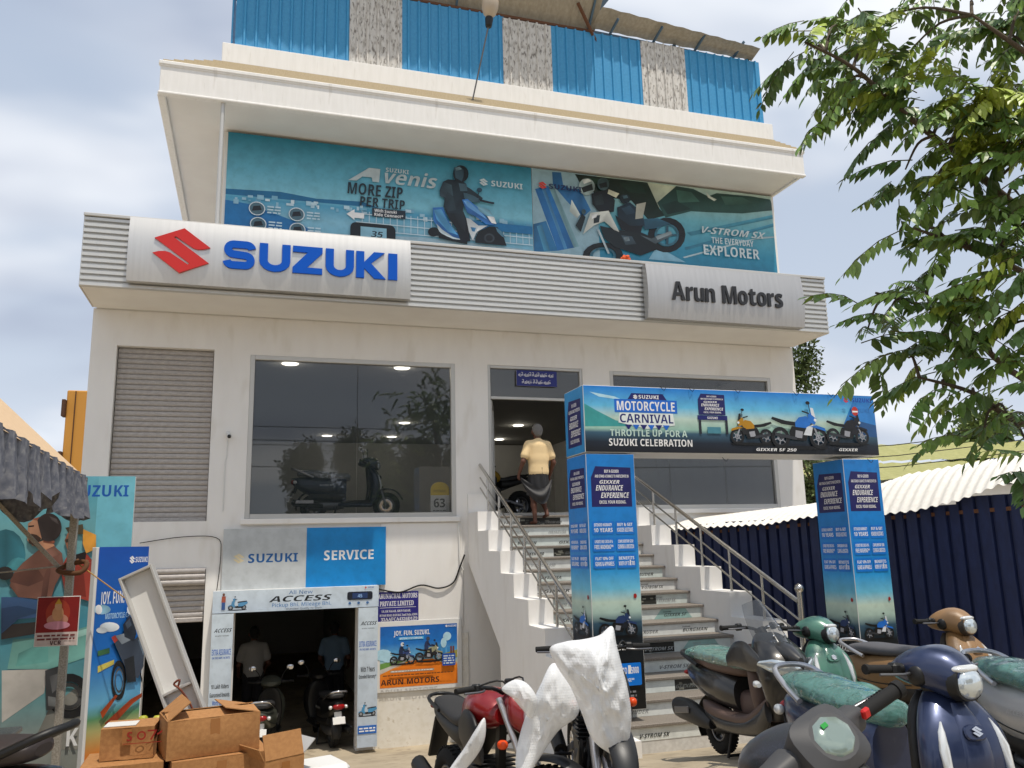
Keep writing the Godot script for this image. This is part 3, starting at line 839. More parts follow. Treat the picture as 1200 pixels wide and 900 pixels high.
func art_rider(P: Print, x, y, s: float, jacket: Color, trouser: Color, helmet: Color, flip := 1.0):
	# seated rider, hip at x,y
	var q := func(a: float, b: float) -> Vector2: return Vector2(x + a * s * flip, y + b * s)
	P.poly([q.call(-0.16, -0.08), q.call(0.10, -0.14), q.call(0.44, -0.06), q.call(0.50, -0.5), q.call(0.34, -0.56), q.call(0.26, -0.26), q.call(-0.1, -0.24)], trouser)
	P.poly([q.call(0.34, -0.5), q.call(0.52, -0.48), q.call(0.64, -0.6), q.call(0.34, -0.62)], Color(0.05, 0.05, 0.06))
	P.poly([q.call(-0.20, -0.12), q.call(0.12, -0.14), q.call(0.22, 0.3), q.call(0.20, 0.56), q.call(0.0, 0.62), q.call(-0.14, 0.5), q.call(-0.22, 0.2)], jacket)
	P.poly([q.call(0.0, 0.54), q.call(0.14, 0.5), q.call(0.36, 0.22), q.call(0.66, 0.20), q.call(0.66, 0.10), q.call(0.28, 0.10), q.call(0.02, 0.34)], jacket.lerp(Color.BLACK, 0.25))
	P.disc(q.call(0.70, 0.15).x, q.call(0.70, 0.15).y, 0.07 * s, 0.06 * s, Color(0.06, 0.06, 0.07), 10)
	P.disc(q.call(0.12, 0.78).x, q.call(0.12, 0.78).y, 0.17 * s, 0.19 * s, helmet, 18)
	P.poly([q.call(0.14, 0.86), q.call(0.29, 0.82), q.call(0.28, 0.70), q.call(0.14, 0.72)], Color(0.25, 0.28, 0.32))
func panel(parent, w: float, h: float, d := 0.02, mt: Material = null, called := "panel"):
	var m := MB.new()
	m.box(Vector3(w / 2, h / 2, -d / 2 - 0.0015), Vector3(w, h, d), 0.003)
	return part(parent, called, m, mt if mt else M.white_plastic)
func endurance_badge(P: Print, x, y, w: float, h: float):
	var navy := Color(0.13, 0.13, 0.38)
	P.poly([Vector2(x, y), Vector2(x + w, y), Vector2(x + w, y + h * 0.97), Vector2(x + w * 0.12, y + h), Vector2(x, y + h * 0.72)], navy)
	P.txt("BUY A GIXXER", x + w * 0.52, y + h * 0.84, h * 0.075, WHITE, 0.5, w * 0.36)
	P.txt("AND STAND A CHANCE TO PARTICIPATE IN", x + w * 0.52, y + h * 0.72, h * 0.07, WHITE, 0.5, w * 0.84)
	P.txt("GIXXER", x + w * 0.45, y + h * 0.57, h * 0.085, WHITE, 0.5, w * 0.5, "bold", 0.3)
	P.txt("ENDURANCE", x + w * 0.44, y + h * 0.40, h * 0.13, WHITE, 0.5, w * 0.66, "bold", 0.2)
	P.txt("EXPERIENCE", x + w * 0.57, y + h * 0.22, h * 0.13, WHITE, 0.5, w * 0.68, "bold", 0.2)
	P.txt("EXCEL YOUR RIDING.", x + w * 0.52, y + h * 0.08, h * 0.075, WHITE, 0.5, w * 0.66)
func offer_boxes(P: Print, x, y, w: float, h: float):
	var b := Color(0.05, 0.47, 0.83)
	var words := [["EXTENDED WARRANTY", "10 YEARS"], ["BUY & GET", "ROADSIDE ASSISTANCE"], ["8 POINTS FREE CHECK-UP &", "FREE WASHING**"], ["COMPLIMENTARY GEAR", "CLEANING & LUBRICATION"], ["FLAT 10% OFF", "GEARS & APPARELS"], ["BENEFITS", "WORTH UP TO ₹ 7000"]]
	for r in 3:
		for k in 2:
			var bx: float = x + (0.0 if k == 0 else w * 0.55); var bw: float = w * (0.52 if k == 0 else 0.45)
			var by: float = y + h * (1.0 - (r + 1) / 3.0) + h * 0.03
			P.round_rect(bx, by, bw, h * 0.27, h * 0.03, b)
			P.txt(words[r * 2 + k][0], bx + bw * 0.5, by + h * 0.165, h * 0.06, WHITE, 0.5, bw * 0.8)
			P.txt(words[r * 2 + k][1], bx + bw * 0.5, by + h * 0.05, h * 0.08, WHITE, 0.5, bw * 0.84)
func column_face(w: float, h: float, style: int) -> Print:
	var P := printed()
	var sky := Color(0.10, 0.52, 0.83)
	P.bands(0.0, w, [[0.0, Color(0.05, 0.05, 0.07)], [h * 0.27, Color(0.08, 0.09, 0.12)], [h * 0.33, Color(0.20, 0.32, 0.40)], [h * 0.37, Color(0.66, 0.76, 0.72)], [h * 0.41, Color(0.74, 0.82, 0.76)], [h * 0.46, Color(0.42, 0.74, 0.86)], [h * 0.53, Color(0.16, 0.60, 0.86)], [h * 0.62, sky], [h, Color(0.10, 0.50, 0.82)]])
	endurance_badge(P, w * 0.08, h * 0.785, w * 0.84, h * 0.165)
	offer_boxes(P, w * 0.06, h * 0.535, w * 0.88, h * 0.20)
	P.disc(w * 0.88, h * 0.43, w * 0.035, w * 0.045, Color(0.62, 0.12, 0.10), 12)
	if style == 0:
		art_bike(P, w * 0.5, h * 0.275, w * 0.40, Color(0.14, 0.22, 0.40), Color(0.10, 0.12, 0.16), 1.0)
		P.txt("GIXXER", w * 0.5, h * 0.225, h * 0.022, WHITE, 0.5, w * 0.52, "bold", 0.35)
	else:
		art_bike(P, w * 0.5, h * 0.275, w * 0.40, Color(0.12, 0.42, 0.78), Color(0.82, 0.84, 0.87), 1.0)
		P.txt("GIXXER SF 250", w * 0.5, h * 0.225, h * 0.018, WHITE, 0.5, w * 0.78, "bold", 0.35)
	P.round_rect(w * 0.2, h * 0.09, w * 0.72, h * 0.085, h * 0.006, Color(0.04, 0.46, 0.85))
	P.txt("SAVE UPTO ₹5000", w * 0.56, h * 0.135, h * 0.024, WHITE, 0.5, w * 0.62)
	P.txt("ON EXCHANGE**", w * 0.56, h * 0.105, h * 0.013, WHITE, 0.5, w * 0.42)
	P.small(w * 0.3, h * 0.03, w * 0.5, h * 0.045, 3, Color(0.5, 0.5, 0.52), 4)
	return P
func make_arch():
	var A := thing("promotional_arch", "blue printed gateway arch with two square columns standing over the entrance stairs", "arch", Vector3(-0.34, 0, 5.2))
	# local: front face z = 0, depth 0.6 back
	for k in 2:
		var x0: float = [0.0, 3.54][k]; var w: float = [0.61, 0.56][k]; var yb: float = [1.30, 1.02][k]; var h: float = [2.83, 3.08][k]
		var col := MB.new()
		col.box(Vector3(w / 2, h / 2, -0.3), Vector3(w, h, 0.6), 0.004)
		var c := part(A, "column", col, M.white_plastic, "", Transform3D(Basis(), Vector3(x0, yb, 0)))
		part(c, "front_print", column_face(w - 0.01, h - 0.01, k), M.print, "", Transform3D(Basis(), Vector3(0.005, 0.005, 0.001)))
		part(c, "side_print", column_face(0.59, h - 0.01, 1 - k), M.print, "", Transform3D(Basis(Vector3.UP, -PI / 2), Vector3(-0.001, 0.005, -0.595)))
		part(c, "side_print", column_face(0.59, h - 0.01, 1 - k), M.print, "", Transform3D(Basis(Vector3.UP, PI / 2), Vector3(w + 0.001, 0.005, -0.005)))
		if k == 1:
			for q in [[0.03, -0.03], [w - 0.03, -0.03], [0.03, -0.57], [w - 0.03, -0.57]]:
				var ft := MB.new()
				ft.box(Vector3(q[0], -0.1, q[1]), Vector3(0.03, 0.24, 0.03))
				part(c, "foot", ft, M.steel)
	var W := 4.12; var H := 0.79
	var bm := MB.new()
	bm.box(Vector3(W / 2, H / 2, -0.3), Vector3(W, H, 0.604), 0.004)
	var b := part(A, "beam", bm, M.white_plastic, "", Transform3D(Basis(), Vector3(-0.004, 4.145, 0.006)))
	var P := printed()
	P.bands(0.005, W - 0.005, [[0.005, Color(0.06, 0.07, 0.09)], [H * 0.16, Color(0.10, 0.15, 0.20)], [H * 0.30, Color(0.22, 0.36, 0.45)], [H * 0.36, Color(0.62, 0.78, 0.72)], [H * 0.52, Color(0.76, 0.85, 0.80)], [H * 0.70, Color(0.40, 0.74, 0.90)], [H - 0.005, Color(0.09, 0.50, 0.85)]])
	P.poly([Vector2(0.01, H * 0.38), Vector2(0.01, H * 0.72), Vector2(0.16, H * 0.62), Vector2(0.40, H * 0.48), Vector2(0.75, H * 0.40)], Color(0.25, 0.62, 0.62))
	P.poly([Vector2(0.08, H * 0.90), Vector2(0.4, H * 0.84), Vector2(0.5, H * 0.79), Vector2(0.2, H * 0.83)], Color(0.72, 0.88, 0.94))
	# right-hand deeper blue sky
	P.poly([Vector2(W * 0.86, H * 0.36), Vector2(W - 0.006, H * 0.36), Vector2(W - 0.006, H - 0.006), Vector2(W * 0.93, H - 0.006)], Color(0.20, 0.52, 0.82))
	P.poly([Vector2(W * 0.88, H * 0.34), Vector2(W - 0.006, H * 0.30), Vector2(W - 0.006, H * 0.5), Vector2(W * 0.94, H * 0.56), Vector2(W * 0.9, H * 0.42)], Color(0.16, 0.34, 0.56))
	var navy := Color(0.11, 0.13, 0.42)
	P.poly([Vector2(W * 0.135, H * 0.79), Vector2(W * 0.265, H * 0.79), Vector2(W * 0.25, H * 0.90), Vector2(W * 0.15, H * 0.90)], navy)
	P.txt("SUZUKI", W * 0.205, H * 0.82, H * 0.055, WHITE, 0.5, W * 0.065); P.emblem(W * 0.162, H * 0.845, H * 0.07, WHITE)
	P.rect(W * 0.095, H * 0.605, W * 0.20, H * 0.20, Color(0.10, 0.42, 0.82))
	P.txt("MOTORCYCLE", W * 0.195, H * 0.635, H * 0.14, WHITE, 0.5, W * 0.185)
	P.poly([Vector2(W * 0.11, H * 0.60), Vector2(W * 0.28, H * 0.60), Vector2(W * 0.285, H * 0.42), Vector2(W * 0.195, H * 0.36), Vector2(W * 0.105, H * 0.45)], Color(0.90, 0.93, 0.92))
	P.txt("CARNIVAL", W * 0.195, H * 0.45, H * 0.13, navy, 0.5, W * 0.17)
	for k in 6: P.poly([Vector2(W * (0.125 + k * 0.024), H * 0.42), Vector2(W * (0.147 + k * 0.024), H * 0.42), Vector2(W * (0.136 + k * 0.024), H * 0.34)], navy if k % 2 == 0 else Color(0.10, 0.42, 0.82))
	P.txt("THROTTLE UP FOR A", W * 0.20, H * 0.245, H * 0.10, Color(0.78, 0.88, 0.84), 0.5, W * 0.245)
	P.txt("SUZUKI CELEBRATION", W * 0.205, H * 0.10, H * 0.105, WHITE, 0.5, W * 0.265)
	endurance_badge(P, W * 0.365, H * 0.60, W * 0.09, H * 0.33)
	P.rect(W * 0.36, H * 0.52, W * 0.10, H * 0.07, navy); P.txt("SUZUKI", W * 0.41, H * 0.535, H * 0.035, WHITE, 0.5, W * 0.035)
	for k in [0.363, 0.452]: P.rect(W * k, H * 0.30, W * 0.008, H * 0.22, Color(0.14, 0.16, 0.20))
	P.rect(W * 0.39, H * 0.31, W * 0.045, H * 0.10, Color(0.30, 0.55, 0.62))
	art_bike(P, W * 0.54, H * 0.15, 0.31, Color(0.72, 0.52, 0.05), Color(0.12, 0.12, 0.13), -1.0)
	art_bike(P, W * 0.705, H * 0.10, 0.42, Color(0.14, 0.45, 0.80), Color(0.86, 0.88, 0.90), 1.0)
	art_bike(P, W * 0.88, H * 0.17, 0.33, Color(0.10, 0.11, 0.13), Color(0.09, 0.10, 0.12), 1.0)
	P.txt("GIXXER SF 250", W * 0.615, H * 0.045, H * 0.045, WHITE, 0.5, W * 0.14, "bold", 0.35)
	P.txt("GIXXER", W * 0.875, H * 0.06, H * 0.045, WHITE, 0.5, W * 0.07, "bold", 0.35)
	P.emblem(W * 0.885, H * 0.90, H * 0.09, Color(0.80, 0.12, 0.10)); P.txt("SUZUKI", W * 0.945, H * 0.87, H * 0.07, Color(0.10, 0.25, 0.62), 0.5, W * 0.075)
	P.disc(W * 0.915, H * 0.72, 0.05, 0.06, Color(0.75, 0.2, 0.15), 14); P.rect(W * 0.905, H * 0.70, 0.085, 0.02, WHITE)
	part(b, "front_print", P, M.print, "", Transform3D(Basis(), Vector3(0, 0, 0.003)))
	var S := printed()
	S.bands(0.0, 0.59, [[0.005, Color(0.16, 0.55, 0.80)], [H - 0.005, Color(0.20, 0.58, 0.82)]])
	endurance_badge(S, 0.08, H * 0.12, 0.43, H * 0.72)
	part(b, "side_print", S, M.print, "", Transform3D(Basis(Vector3.UP, -PI / 2), Vector3(-0.002, 0, -0.595)))
	# cable ties on the corners
	var rg := RandomNumberGenerator.new(); rg.seed = 3
	for k in 7:
		var ct := MB.new()
		var p := Vector3(rg.randf_range(0.05, 4.0), 4.95 if k < 5 else 4.1, 0.02)
		ct.tube([p, p + Vector3(0.02, -0.04, 0.02), p + Vector3(0.05, -0.05, 0.0), p + Vector3(0.06, -0.02, 0.03)], 0.004, 5)
		part(A, "cable_tie", ct, M.black)

func bevel_sign(T, w: float, h: float, mt):   # bowed brushed panel with returns, x 0..w, y 0..h, front z about 0.12
	var m := MB.new()
	var rows := []
	for k in 9:
		var f := k / 8.0
		var z := 0.04 + 0.10 * sin(PI * (0.14 + 0.72 * f))
		rows.append(PackedVector3Array([Vector3(0, h * f, z), Vector3(w, h * f, z)]))
	m.grid(rows, false, true)
	for k in 8:
		var f := k / 8.0; var g := (k + 1) / 8.0
		for x in [0.0, w]:
			var a := Vector3(x, h * f, rows[k][0].z); var b := Vector3(x, h * g, rows[k + 1][0].z)
			if x == 0.0: m.face(Vector3(x, a.y, -0.05), Vector3(x, b.y, -0.05), b, a)
			else: m.face(a, b, Vector3(x, b.y, -0.05), Vector3(x, a.y, -0.05))
	m.face(Vector3(w, 0, rows[0][0].z), Vector3(w, 0, -0.05), Vector3(0, 0, -0.05), Vector3(0, 0, rows[0][0].z))
	m.face(Vector3(0, h, rows[8][0].z), Vector3(0, h, -0.05), Vector3(w, h, -0.05), Vector3(w, h, rows[8][0].z))
	part(T, "panel", m, mt)
func stroke_letter(ch: String, w: float, h: float) -> Array:   # array of polygons, heavy geometric capitals
	var t := h * 0.285
	match ch:
		"I": return [PackedVector2Array([Vector2(0, 0), Vector2(w, 0), Vector2(w, h), Vector2(0, h)])]
		"Z":
			return [PackedVector2Array([Vector2(0, 0), Vector2(w, 0), Vector2(w, t * 0.78), Vector2(w * 0.48, t * 0.78), Vector2(w, h - t * 0.72), Vector2(w, h), Vector2(0, h), Vector2(0, h - t * 0.78), Vector2(w * 0.50, h - t * 0.78), Vector2(0, t * 0.72)])]
		"K":
			return [PackedVector2Array([Vector2(0, 0), Vector2(t, 0), Vector2(t, h * 0.36), Vector2(w * 0.64, 0), Vector2(w * 1.04, 0), Vector2(w * 0.52, h * 0.56), Vector2(w, h), Vector2(w * 0.62, h), Vector2(t, h * 0.60), Vector2(t, h), Vector2(0, h)])]
		"U":
			var o := PackedVector2Array([Vector2(0, h)])
			for k in 9: o.append(Vector2(w / 2 - cos(PI * k / 8.0) * w / 2, h * 0.36 - sin(PI * k / 8.0) * h * 0.38))
			o.append(Vector2(w, h)); o.append(Vector2(w - t, h))
			for k in 9: o.append(Vector2(w / 2 + cos(PI * k / 8.0) * (w / 2 - t), h * 0.38 - sin(PI * k / 8.0) * h * 0.16))
			o.append(Vector2(t, h))
			return [o]
		"S":
			var c := []
			for k in 7: c.append(Vector2(w * 0.70 + cos(0.15 + (PI / 2 - 0.15) * k / 6.0) * w * 0.18, h * 0.70 + sin(0.15 + (PI / 2 - 0.15) * k / 6.0) * h * 0.175))
			for k in 8: c.append(Vector2(w * 0.32 + cos(PI / 2 + PI * k / 7.0) * w * 0.17, h * 0.695 + sin(PI / 2 + PI * k / 7.0) * h * 0.18))
			for k in 8: c.append(Vector2(w * 0.68 + cos(PI / 2 - PI * k / 7.0) * w * 0.17, h * 0.305 + sin(PI / 2 - PI * k / 7.0) * h * 0.18))
			for k in 7: c.append(Vector2(w * 0.30 + cos(-PI / 2 - (PI / 2 - 0.15) * k / 6.0) * w * 0.18, h * 0.30 + sin(-PI / 2 - (PI / 2 - 0.15) * k / 6.0) * h * 0.175))
			return Geometry2D.offset_polyline(PackedVector2Array(c), t * 0.46, Geometry2D.JOIN_ROUND, Geometry2D.END_BUTT)
	return []
func make_signs():
	# big brushed sign with red emblem and blue letters
	var T := thing("showroom_sign", "wide brushed metal sign with red emblem and raised blue letters on the ribbed fascia", "sign", Vector3(-5.86, 7.05, 1.22))
	bevel_sign(T, 4.20, 0.99, M.brushed)
	var m := MB.new()
	m.ext(PackedVector2Array(emblem_points(0.74, 0.50, 0.70)), 0.10, 0.165)
	part(T, "emblem", m, M.letter_red)
	var xs := [[1.32, 0.48, "S"], [1.85, 0.46, "U"], [2.345, 0.45, "Z"], [2.845, 0.44, "U"], [3.32, 0.45, "K"], [3.83, 0.145, "I"]]
	for k in xs:
		m = MB.new()
		for p in stroke_letter(k[2], k[1], 0.44): m.ext(p, 0.10, 0.165)
		part(T, "letter", m, M.letter_blue, "", Transform3D(Basis(), Vector3(k[0], 0.28, 0)))
	T = thing("dealer_sign", "shorter brushed metal sign with dark raised dealer lettering on the ribbed fascia", "sign", Vector3(2.58, 7.01, 1.22))
	bevel_sign(T, 3.26, 1.0, M.brushed_dark)
	var x := 0.46
	for ch in "Arun Motors":
		if ch == " ":
			x += 0.13; continue
		var g := text_mesh(ch, "sans", 0.06)
		var lo: Vector3 = g[2]; var hi: Vector3 = g[3]
		var sc = 0.335 / (text_mesh("H", "sans")[3].y - text_mesh("H", "sans")[2].y)
		m = MB.new()
		for i in g[0].size():
			var p: Vector3 = g[0][i]
			m.put(Vector3((p.x - lo.x) * sc * 0.86, (p.y - text_mesh("H", "sans")[2].y) * sc, 0.125 + p.z * 0.8 + 0.02), g[1][i])
		part(T, "letter", m, M.letter_dark, "", Transform3D(Basis(), Vector3(x, 0.34, 0)))
		x += (hi.x - lo.x) * sc * 0.86 + 0.030
	# service board: pale left half, blue right half
	T = thing("service_board", "pale and blue workshop board reading SERVICE above the garage opening", "sign", Vector3(-4.39, 2.53, 0.07))
	panel(T, 2.55, 0.94, 0.06)
	var P := printed()
	P.rect(0.0, 0.0, 1.27, 0.94, Color(0.74, 0.76, 0.77))
	P.rect(1.27, 0.0, 1.28, 0.94, Color(0.03, 0.51, 0.78))
	P.emblem(0.24, 0.48, 0.15, Color(0.85, 0.80, 0.66)); P.txt("SUZUKI", 0.38, 0.41, 0.135, Color(0.06, 0.35, 0.60), 0.0, 0.76)
	P.txt("SERVICE", 1.55, 0.42, 0.15, WHITE, 0.0, 0.80)
	part(T, "print", P, M.print)
	# registration board
	T = thing("registration_board", "small navy company registration board screwed to the wall beside the garage", "sign", Vector3(-1.97, 1.92, 0.045))
	panel(T, 0.68, 0.49, 0.015)
	P = printed()
	P.rect(0, 0, 0.68, 0.49, Color(0.16, 0.14, 0.50))
	P.txt("ARUNACHAL MOTORS", 0.66, 0.385, 0.075, WHITE, 1.0, 0.98 * 0.66, "serif"); P.txt("PRIVATE LIMITED", 0.60, 0.265, 0.075, WHITE, 1.0, 0.56, "serif")
	P.rect(0.04, 0.235, 0.6, 0.006, WHITE)
	P.txt("1/6, KK NAGAR, ARUN NAGAR,", 0.55, 0.165, 0.035, WHITE, 1.0, 0.48, "serif"); P.txt("BY PASS ROAD, MADURAI, Tamil Nadu, 625018", 0.66, 0.10, 0.035, WHITE, 1.0, 0.62, "serif")
	P.txt("33AAFCA4326D1Z9", 0.66, 0.03, 0.05, WHITE, 1.0, 0.6, "serif")
	part(T, "print", P, M.print)
	# joy fun poster
	T = thing("wall_poster", "blue and orange poster with two motorcycles, taped to the white wall under a cable", "poster", Vector3(-1.98, 0.84, 0.05))
	panel(T, 1.42, 1.10, 0.01)
	P = printed()
	var X0 := 0.06; var Wd := 1.28
	P.bands(X0, X0 + Wd, [[0.07, Color(0.93, 0.50, 0.06)], [0.36, Color(0.94, 0.55, 0.12)], [0.42, Color(0.75, 0.78, 0.68)], [0.50, Color(0.45, 0.74, 0.88)], [0.75, Color(0.05, 0.45, 0.78)], [1.02, Color(0.03, 0.38, 0.72)]])
	P.poly([Vector2(X0, 0.30), Vector2(X0, 0.44), Vector2(0.34, 0.50), Vector2(0.62, 0.47), Vector2(0.30, 0.40)], Color(0.42, 0.60, 0.28))
	P.poly([Vector2(X0, 0.28), Vector2(X0, 0.35), Vector2(0.50, 0.48), Vector2(0.46, 0.44)], Color(0.80, 0.78, 0.74))
	P.poly([Vector2(0.52, 0.47), Vector2(0.92, 0.48), Vector2(1.34, 0.30), Vector2(1.34, 0.07), Vector2(X0, 0.07), Vector2(X0, 0.2)], Color(0.93, 0.50, 0.08))
	for k in 5: P.rect(0.94 + k * 0.075, 0.55, 0.05, 0.10 + 0.06 * ((k * 7) % 3), Color(0.22, 0.55, 0.80))
	P.poly([Vector2(0.98, 0.52), Vector2(1.34, 0.60), Vector2(1.34, 0.48), Vector2(1.1, 0.44)], Color(0.62, 0.60, 0.30))
	for k in [[0.06, 0.58, 0.14, 0.09], [0.14, 0.52, 0.1, 0.06], [1.12, 0.82, 0.07, 0.07], [1.06, 0.72, 0.05, 0.08]]: P.disc(k[0] + 0.05, k[1], k[2], k[3], Color(0.70, 0.86, 0.93), 12)
	for k in [1.22, 1.26]: P.rect(k, 0.50, 0.03, 0.16, Color(0.45, 0.25, 0.20))
	P.txt("JOY. FUN. SUZUKI.", 0.28, 0.87, 0.075, WHITE, 0.0, 0.60)
	P.rect(0.36, 0.80, 0.42, 0.045, Color(0.24, 0.66, 0.88)); P.txt("MOTORCYCLE CARNIVAL", 0.57, 0.808, 0.028, WHITE, 0.5, 0.38)
	P.emblem(1.16, 0.985, 0.04, WHITE); P.txt("SUZUKI", 1.19, 0.97, 0.03, WHITE, 0.0, 0.14)
	art_bike(P, 0.42, 0.42, 0.21, Color(0.20, 0.28, 0.50), Color(0.55, 0.58, 0.64), 1.0); art_rider(P, 0.40, 0.60, 0.17, Color(0.10, 0.16, 0.30), Color(0.10, 0.12, 0.18), Color(0.85, 0.86, 0.88))
	art_bike(P, 0.86, 0.44, 0.24, Color(0.62, 0.62, 0.50), Color(0.12, 0.13, 0.15), 1.0); art_rider(P, 0.82, 0.66, 0.18, Color(0.14, 0.20, 0.36), Color(0.12, 0.14, 0.20), Color(0.22, 0.26, 0.34))
	P.round_rect(1.08, 0.36, 0.22, 0.19, 0.015, Color(0.08, 0.32, 0.70)); P.small(1.10, 0.38, 0.18, 0.15, 4, Color(0.85, 0.9, 0.95), 9)
	P.rect(0.22, 0.30, 0.72, 0.035, Color(0.66, 0.60, 0.52)); P.small(0.24, 0.305, 0.68, 0.025, 1, WHITE, 12); P.small(0.1, 0.245, 1.15, 0.03, 1, Color(0.35, 0.2, 0.05), 14)
	P.txt("ARUN MOTORS", 0.07, 0.115, 0.085, Color(0.22, 0.09, 0.05), 0.0, 0.95)
	part(T, "print", P, M.print_matt)
	# garage frame of printed boards
	T = thing("garage_frame", "white printed frame of boards round the garage opening, scooter pictures on it", "sign", Vector3(-4.5, 0.0, 0.26))
	var top = panel(T, 2.52, 0.33, 0.22, M.white_plastic, "header_board")
	top.position = Vector3(0.0, 2.20, 0)
	P = printed()
	P.bands(0.0, 2.52, [[0.0, Color(0.76, 0.82, 0.88)], [0.33, Color(0.82, 0.87, 0.91)]])
	P.txt("All New", 1.30, 0.245, 0.055, Color(0.20, 0.42, 0.66), 0.5, 0.36, "thin")
	P.txt("ACCESS", 1.28, 0.135, 0.085, Color(0.10, 0.12, 0.15), 0.5, 0.92, "bold", 0.5)
	P.txt("Pickup Bhi. Mileage Bhi.", 1.32, 0.06, 0.055, Color(0.16, 0.45, 0.72), 0.5, 0.90, "thin"); P.txt("Shandaar Quality Ke Saath.", 1.36, 0.012, 0.026, Color(0.25, 0.3, 0.36), 0.5, 0.56, "thin")
	art_scooter(P, 0.36, 0.04, 0.15, Color(0.35, 0.58, 0.75), -1.0)
	P.disc(0.155, 0.275, 0.018, 0.022, Color(0.45, 0.3, 0.24), 10); P.poly([Vector2(0.125, 0.16), Vector2(0.185, 0.16), Vector2(0.185, 0.25), Vector2(0.13, 0.25)], Color(0.66, 0.34, 0.26)); P.rect(0.13, 0.05, 0.05, 0.11, Color(0.22, 0.36, 0.60))
	P.round_rect(2.02, 0.12, 0.40, 0.125, 0.03, Color(0.10, 0.13, 0.18)); P.rect(2.10, 0.14, 0.24, 0.085, Color(0.14, 0.24, 0.42)); P.txt("45", 2.22, 0.155, 0.05, Color(0.6, 0.75, 0.95), 0.5)
	for k in 3: P.disc(2.06 + k * 0.14, 0.07, 0.022, 0.02, Color(0.24, 0.42, 0.64), 10)
	P.emblem(2.31, 0.305, 0.03, Color(0.8, 0.15, 0.1)); P.txt("SUZUKI", 2.34, 0.295, 0.022, Color(0.15, 0.3, 0.6), 0.0, 0.1)
	part(top, "print", P, M.print)
	for k in 2:
		var pw := 0.31
		var pb = panel(T, pw, 2.10, 0.20, M.white_plastic, "side_board")
		pb.position = Vector3([0.0, 2.20][k], 0.09, 0.0)
		P = printed()
		P.bands(0.0, pw, [[0.0, Color(0.72, 0.77, 0.83)], [2.10, Color(0.80, 0.85, 0.89)]])
		P.txt("ACCESS", 0.155, 1.83, 0.055, Color(0.14, 0.16, 0.2), 0.5, 0.24, "bold", 0.4); P.txt("AB NAYE 7 FEATURES", 0.155, 1.77, 0.018, Color(0.4, 0.43, 0.47), 0.5, 0.2)
		P.txt("EXTRA ASSURANCE", 0.155, 1.50, 0.085, Color(0.12, 0.36, 0.72), 0.5, 0.27); P.txt("ON THIS BABY. NO BUTS.", 0.155, 1.445, 0.03, Color(0.12, 0.36, 0.72), 0.5, 0.26)
		if k == 0:
			P.txt("10 Lakh Riders", 0.155, 1.02, 0.06, Color(0.12, 0.14, 0.18), 0.5, 0.25); P.txt("Guaranteed Rewards", 0.155, 0.90, 0.06, Color(0.12, 0.14, 0.18), 0.5, 0.28); P.txt("Worth ₹1,000", 0.155, 0.79, 0.06, Color(0.12, 0.36, 0.72), 0.5, 0.2)
		else:
			P.txt("With 7 Years", 0.155, 1.12, 0.075, Color(0.12, 0.14, 0.18), 0.5, 0.22); P.txt("Extended Warranty*", 0.155, 1.02, 0.055, Color(0.12, 0.14, 0.18), 0.5, 0.27)
		art_scooter(P, 0.155, 0.46, 0.15, Color(0.30, 0.58, 0.76), -1.0)
		P.rect(0.01, 0.20, pw - 0.02, 0.12, Color(0.10, 0.40, 0.75)); P.small(0.03, 0.22, 0.25, 0.08, 2, WHITE, 3)
		part(pb, "print", P, M.print)
	# Tamil name board over the door: looped strokes
	T = thing("entrance_name_board", "small navy board with white Tamil lettering on the pane over the entrance door", "sign", Vector3(0.53, 5.96, 0.0))
	panel(T, 0.78, 0.29, 0.012)
	P = printed()
	P.rect(0, 0, 0.78, 0.29, Color(0.10, 0.14, 0.48))
	var rg := RandomNumberGenerator.new(); rg.seed = 12
	for row in 2:
		var n: int = [13, 11][row]
		for k in n:
			var cx: float = 0.05 + (0.68 / 13.0) * (k + (0 if row == 0 else 1.2)); var cy: float = [0.20, 0.065][row]; var r := 0.017
			P.hoop(cx, cy, r, 0.008, WHITE, 10)
			match rg.randi() % 4:
				0: P.line([Vector2(cx + r, cy), Vector2(cx + r, cy + 0.05), Vector2(cx - r * 0.5, cy + 0.05)], 0.008, WHITE)
				1: P.line([Vector2(cx + r, cy + 0.03), Vector2(cx + r, cy - 0.025), Vector2(cx + r * 2, cy - 0.025)], 0.008, WHITE)
				2: P.line([Vector2(cx - r, cy - 0.02), Vector2(cx + r * 1.6, cy - 0.02), Vector2(cx + r * 1.6, cy + 0.035)], 0.008, WHITE)
				3: P.disc(cx, cy + 0.045, 0.007, 0.007, WHITE, 8)
	part(T, "print", P, M.print)
	# petrol 63 sign inside the window
	T = thing("mileage_sign", "round-topped white and yellow PETROL 63 sign standing inside the window corner", "sign", Vector3(-1.03, 3.70, -0.18))
	var pts := PackedVector2Array([Vector2(0, 0), Vector2(0.33, 0), Vector2(0.33, 0.40)])
	for k in range(1, 9): pts.append(Vector2(0.165 + cos(PI * k / 9.0) * 0.165, 0.40 + sin(PI * k / 9.0) * 0.13))
	pts.append(Vector2(0, 0.40))
	m = MB.new()
	m.ext(pts, -0.015, 0.0)
	part(T, "panel", m, M.white_plastic)
	P = printed()
	var yl := [Vector2(0, 0.30), Vector2(0.33, 0.30), Vector2(0.33, 0.40)]
	for k in range(1, 9): yl.append(Vector2(0.165 + cos(PI * k / 9.0) * 0.165, 0.40 + sin(PI * k / 9.0) * 0.13))
	yl.append(Vector2(0, 0.40))
	P.rect(0.005, 0.005, 0.32, 0.30, Color(0.9, 0.9, 0.88)); P.poly(yl, Color(0.93, 0.80, 0.10))
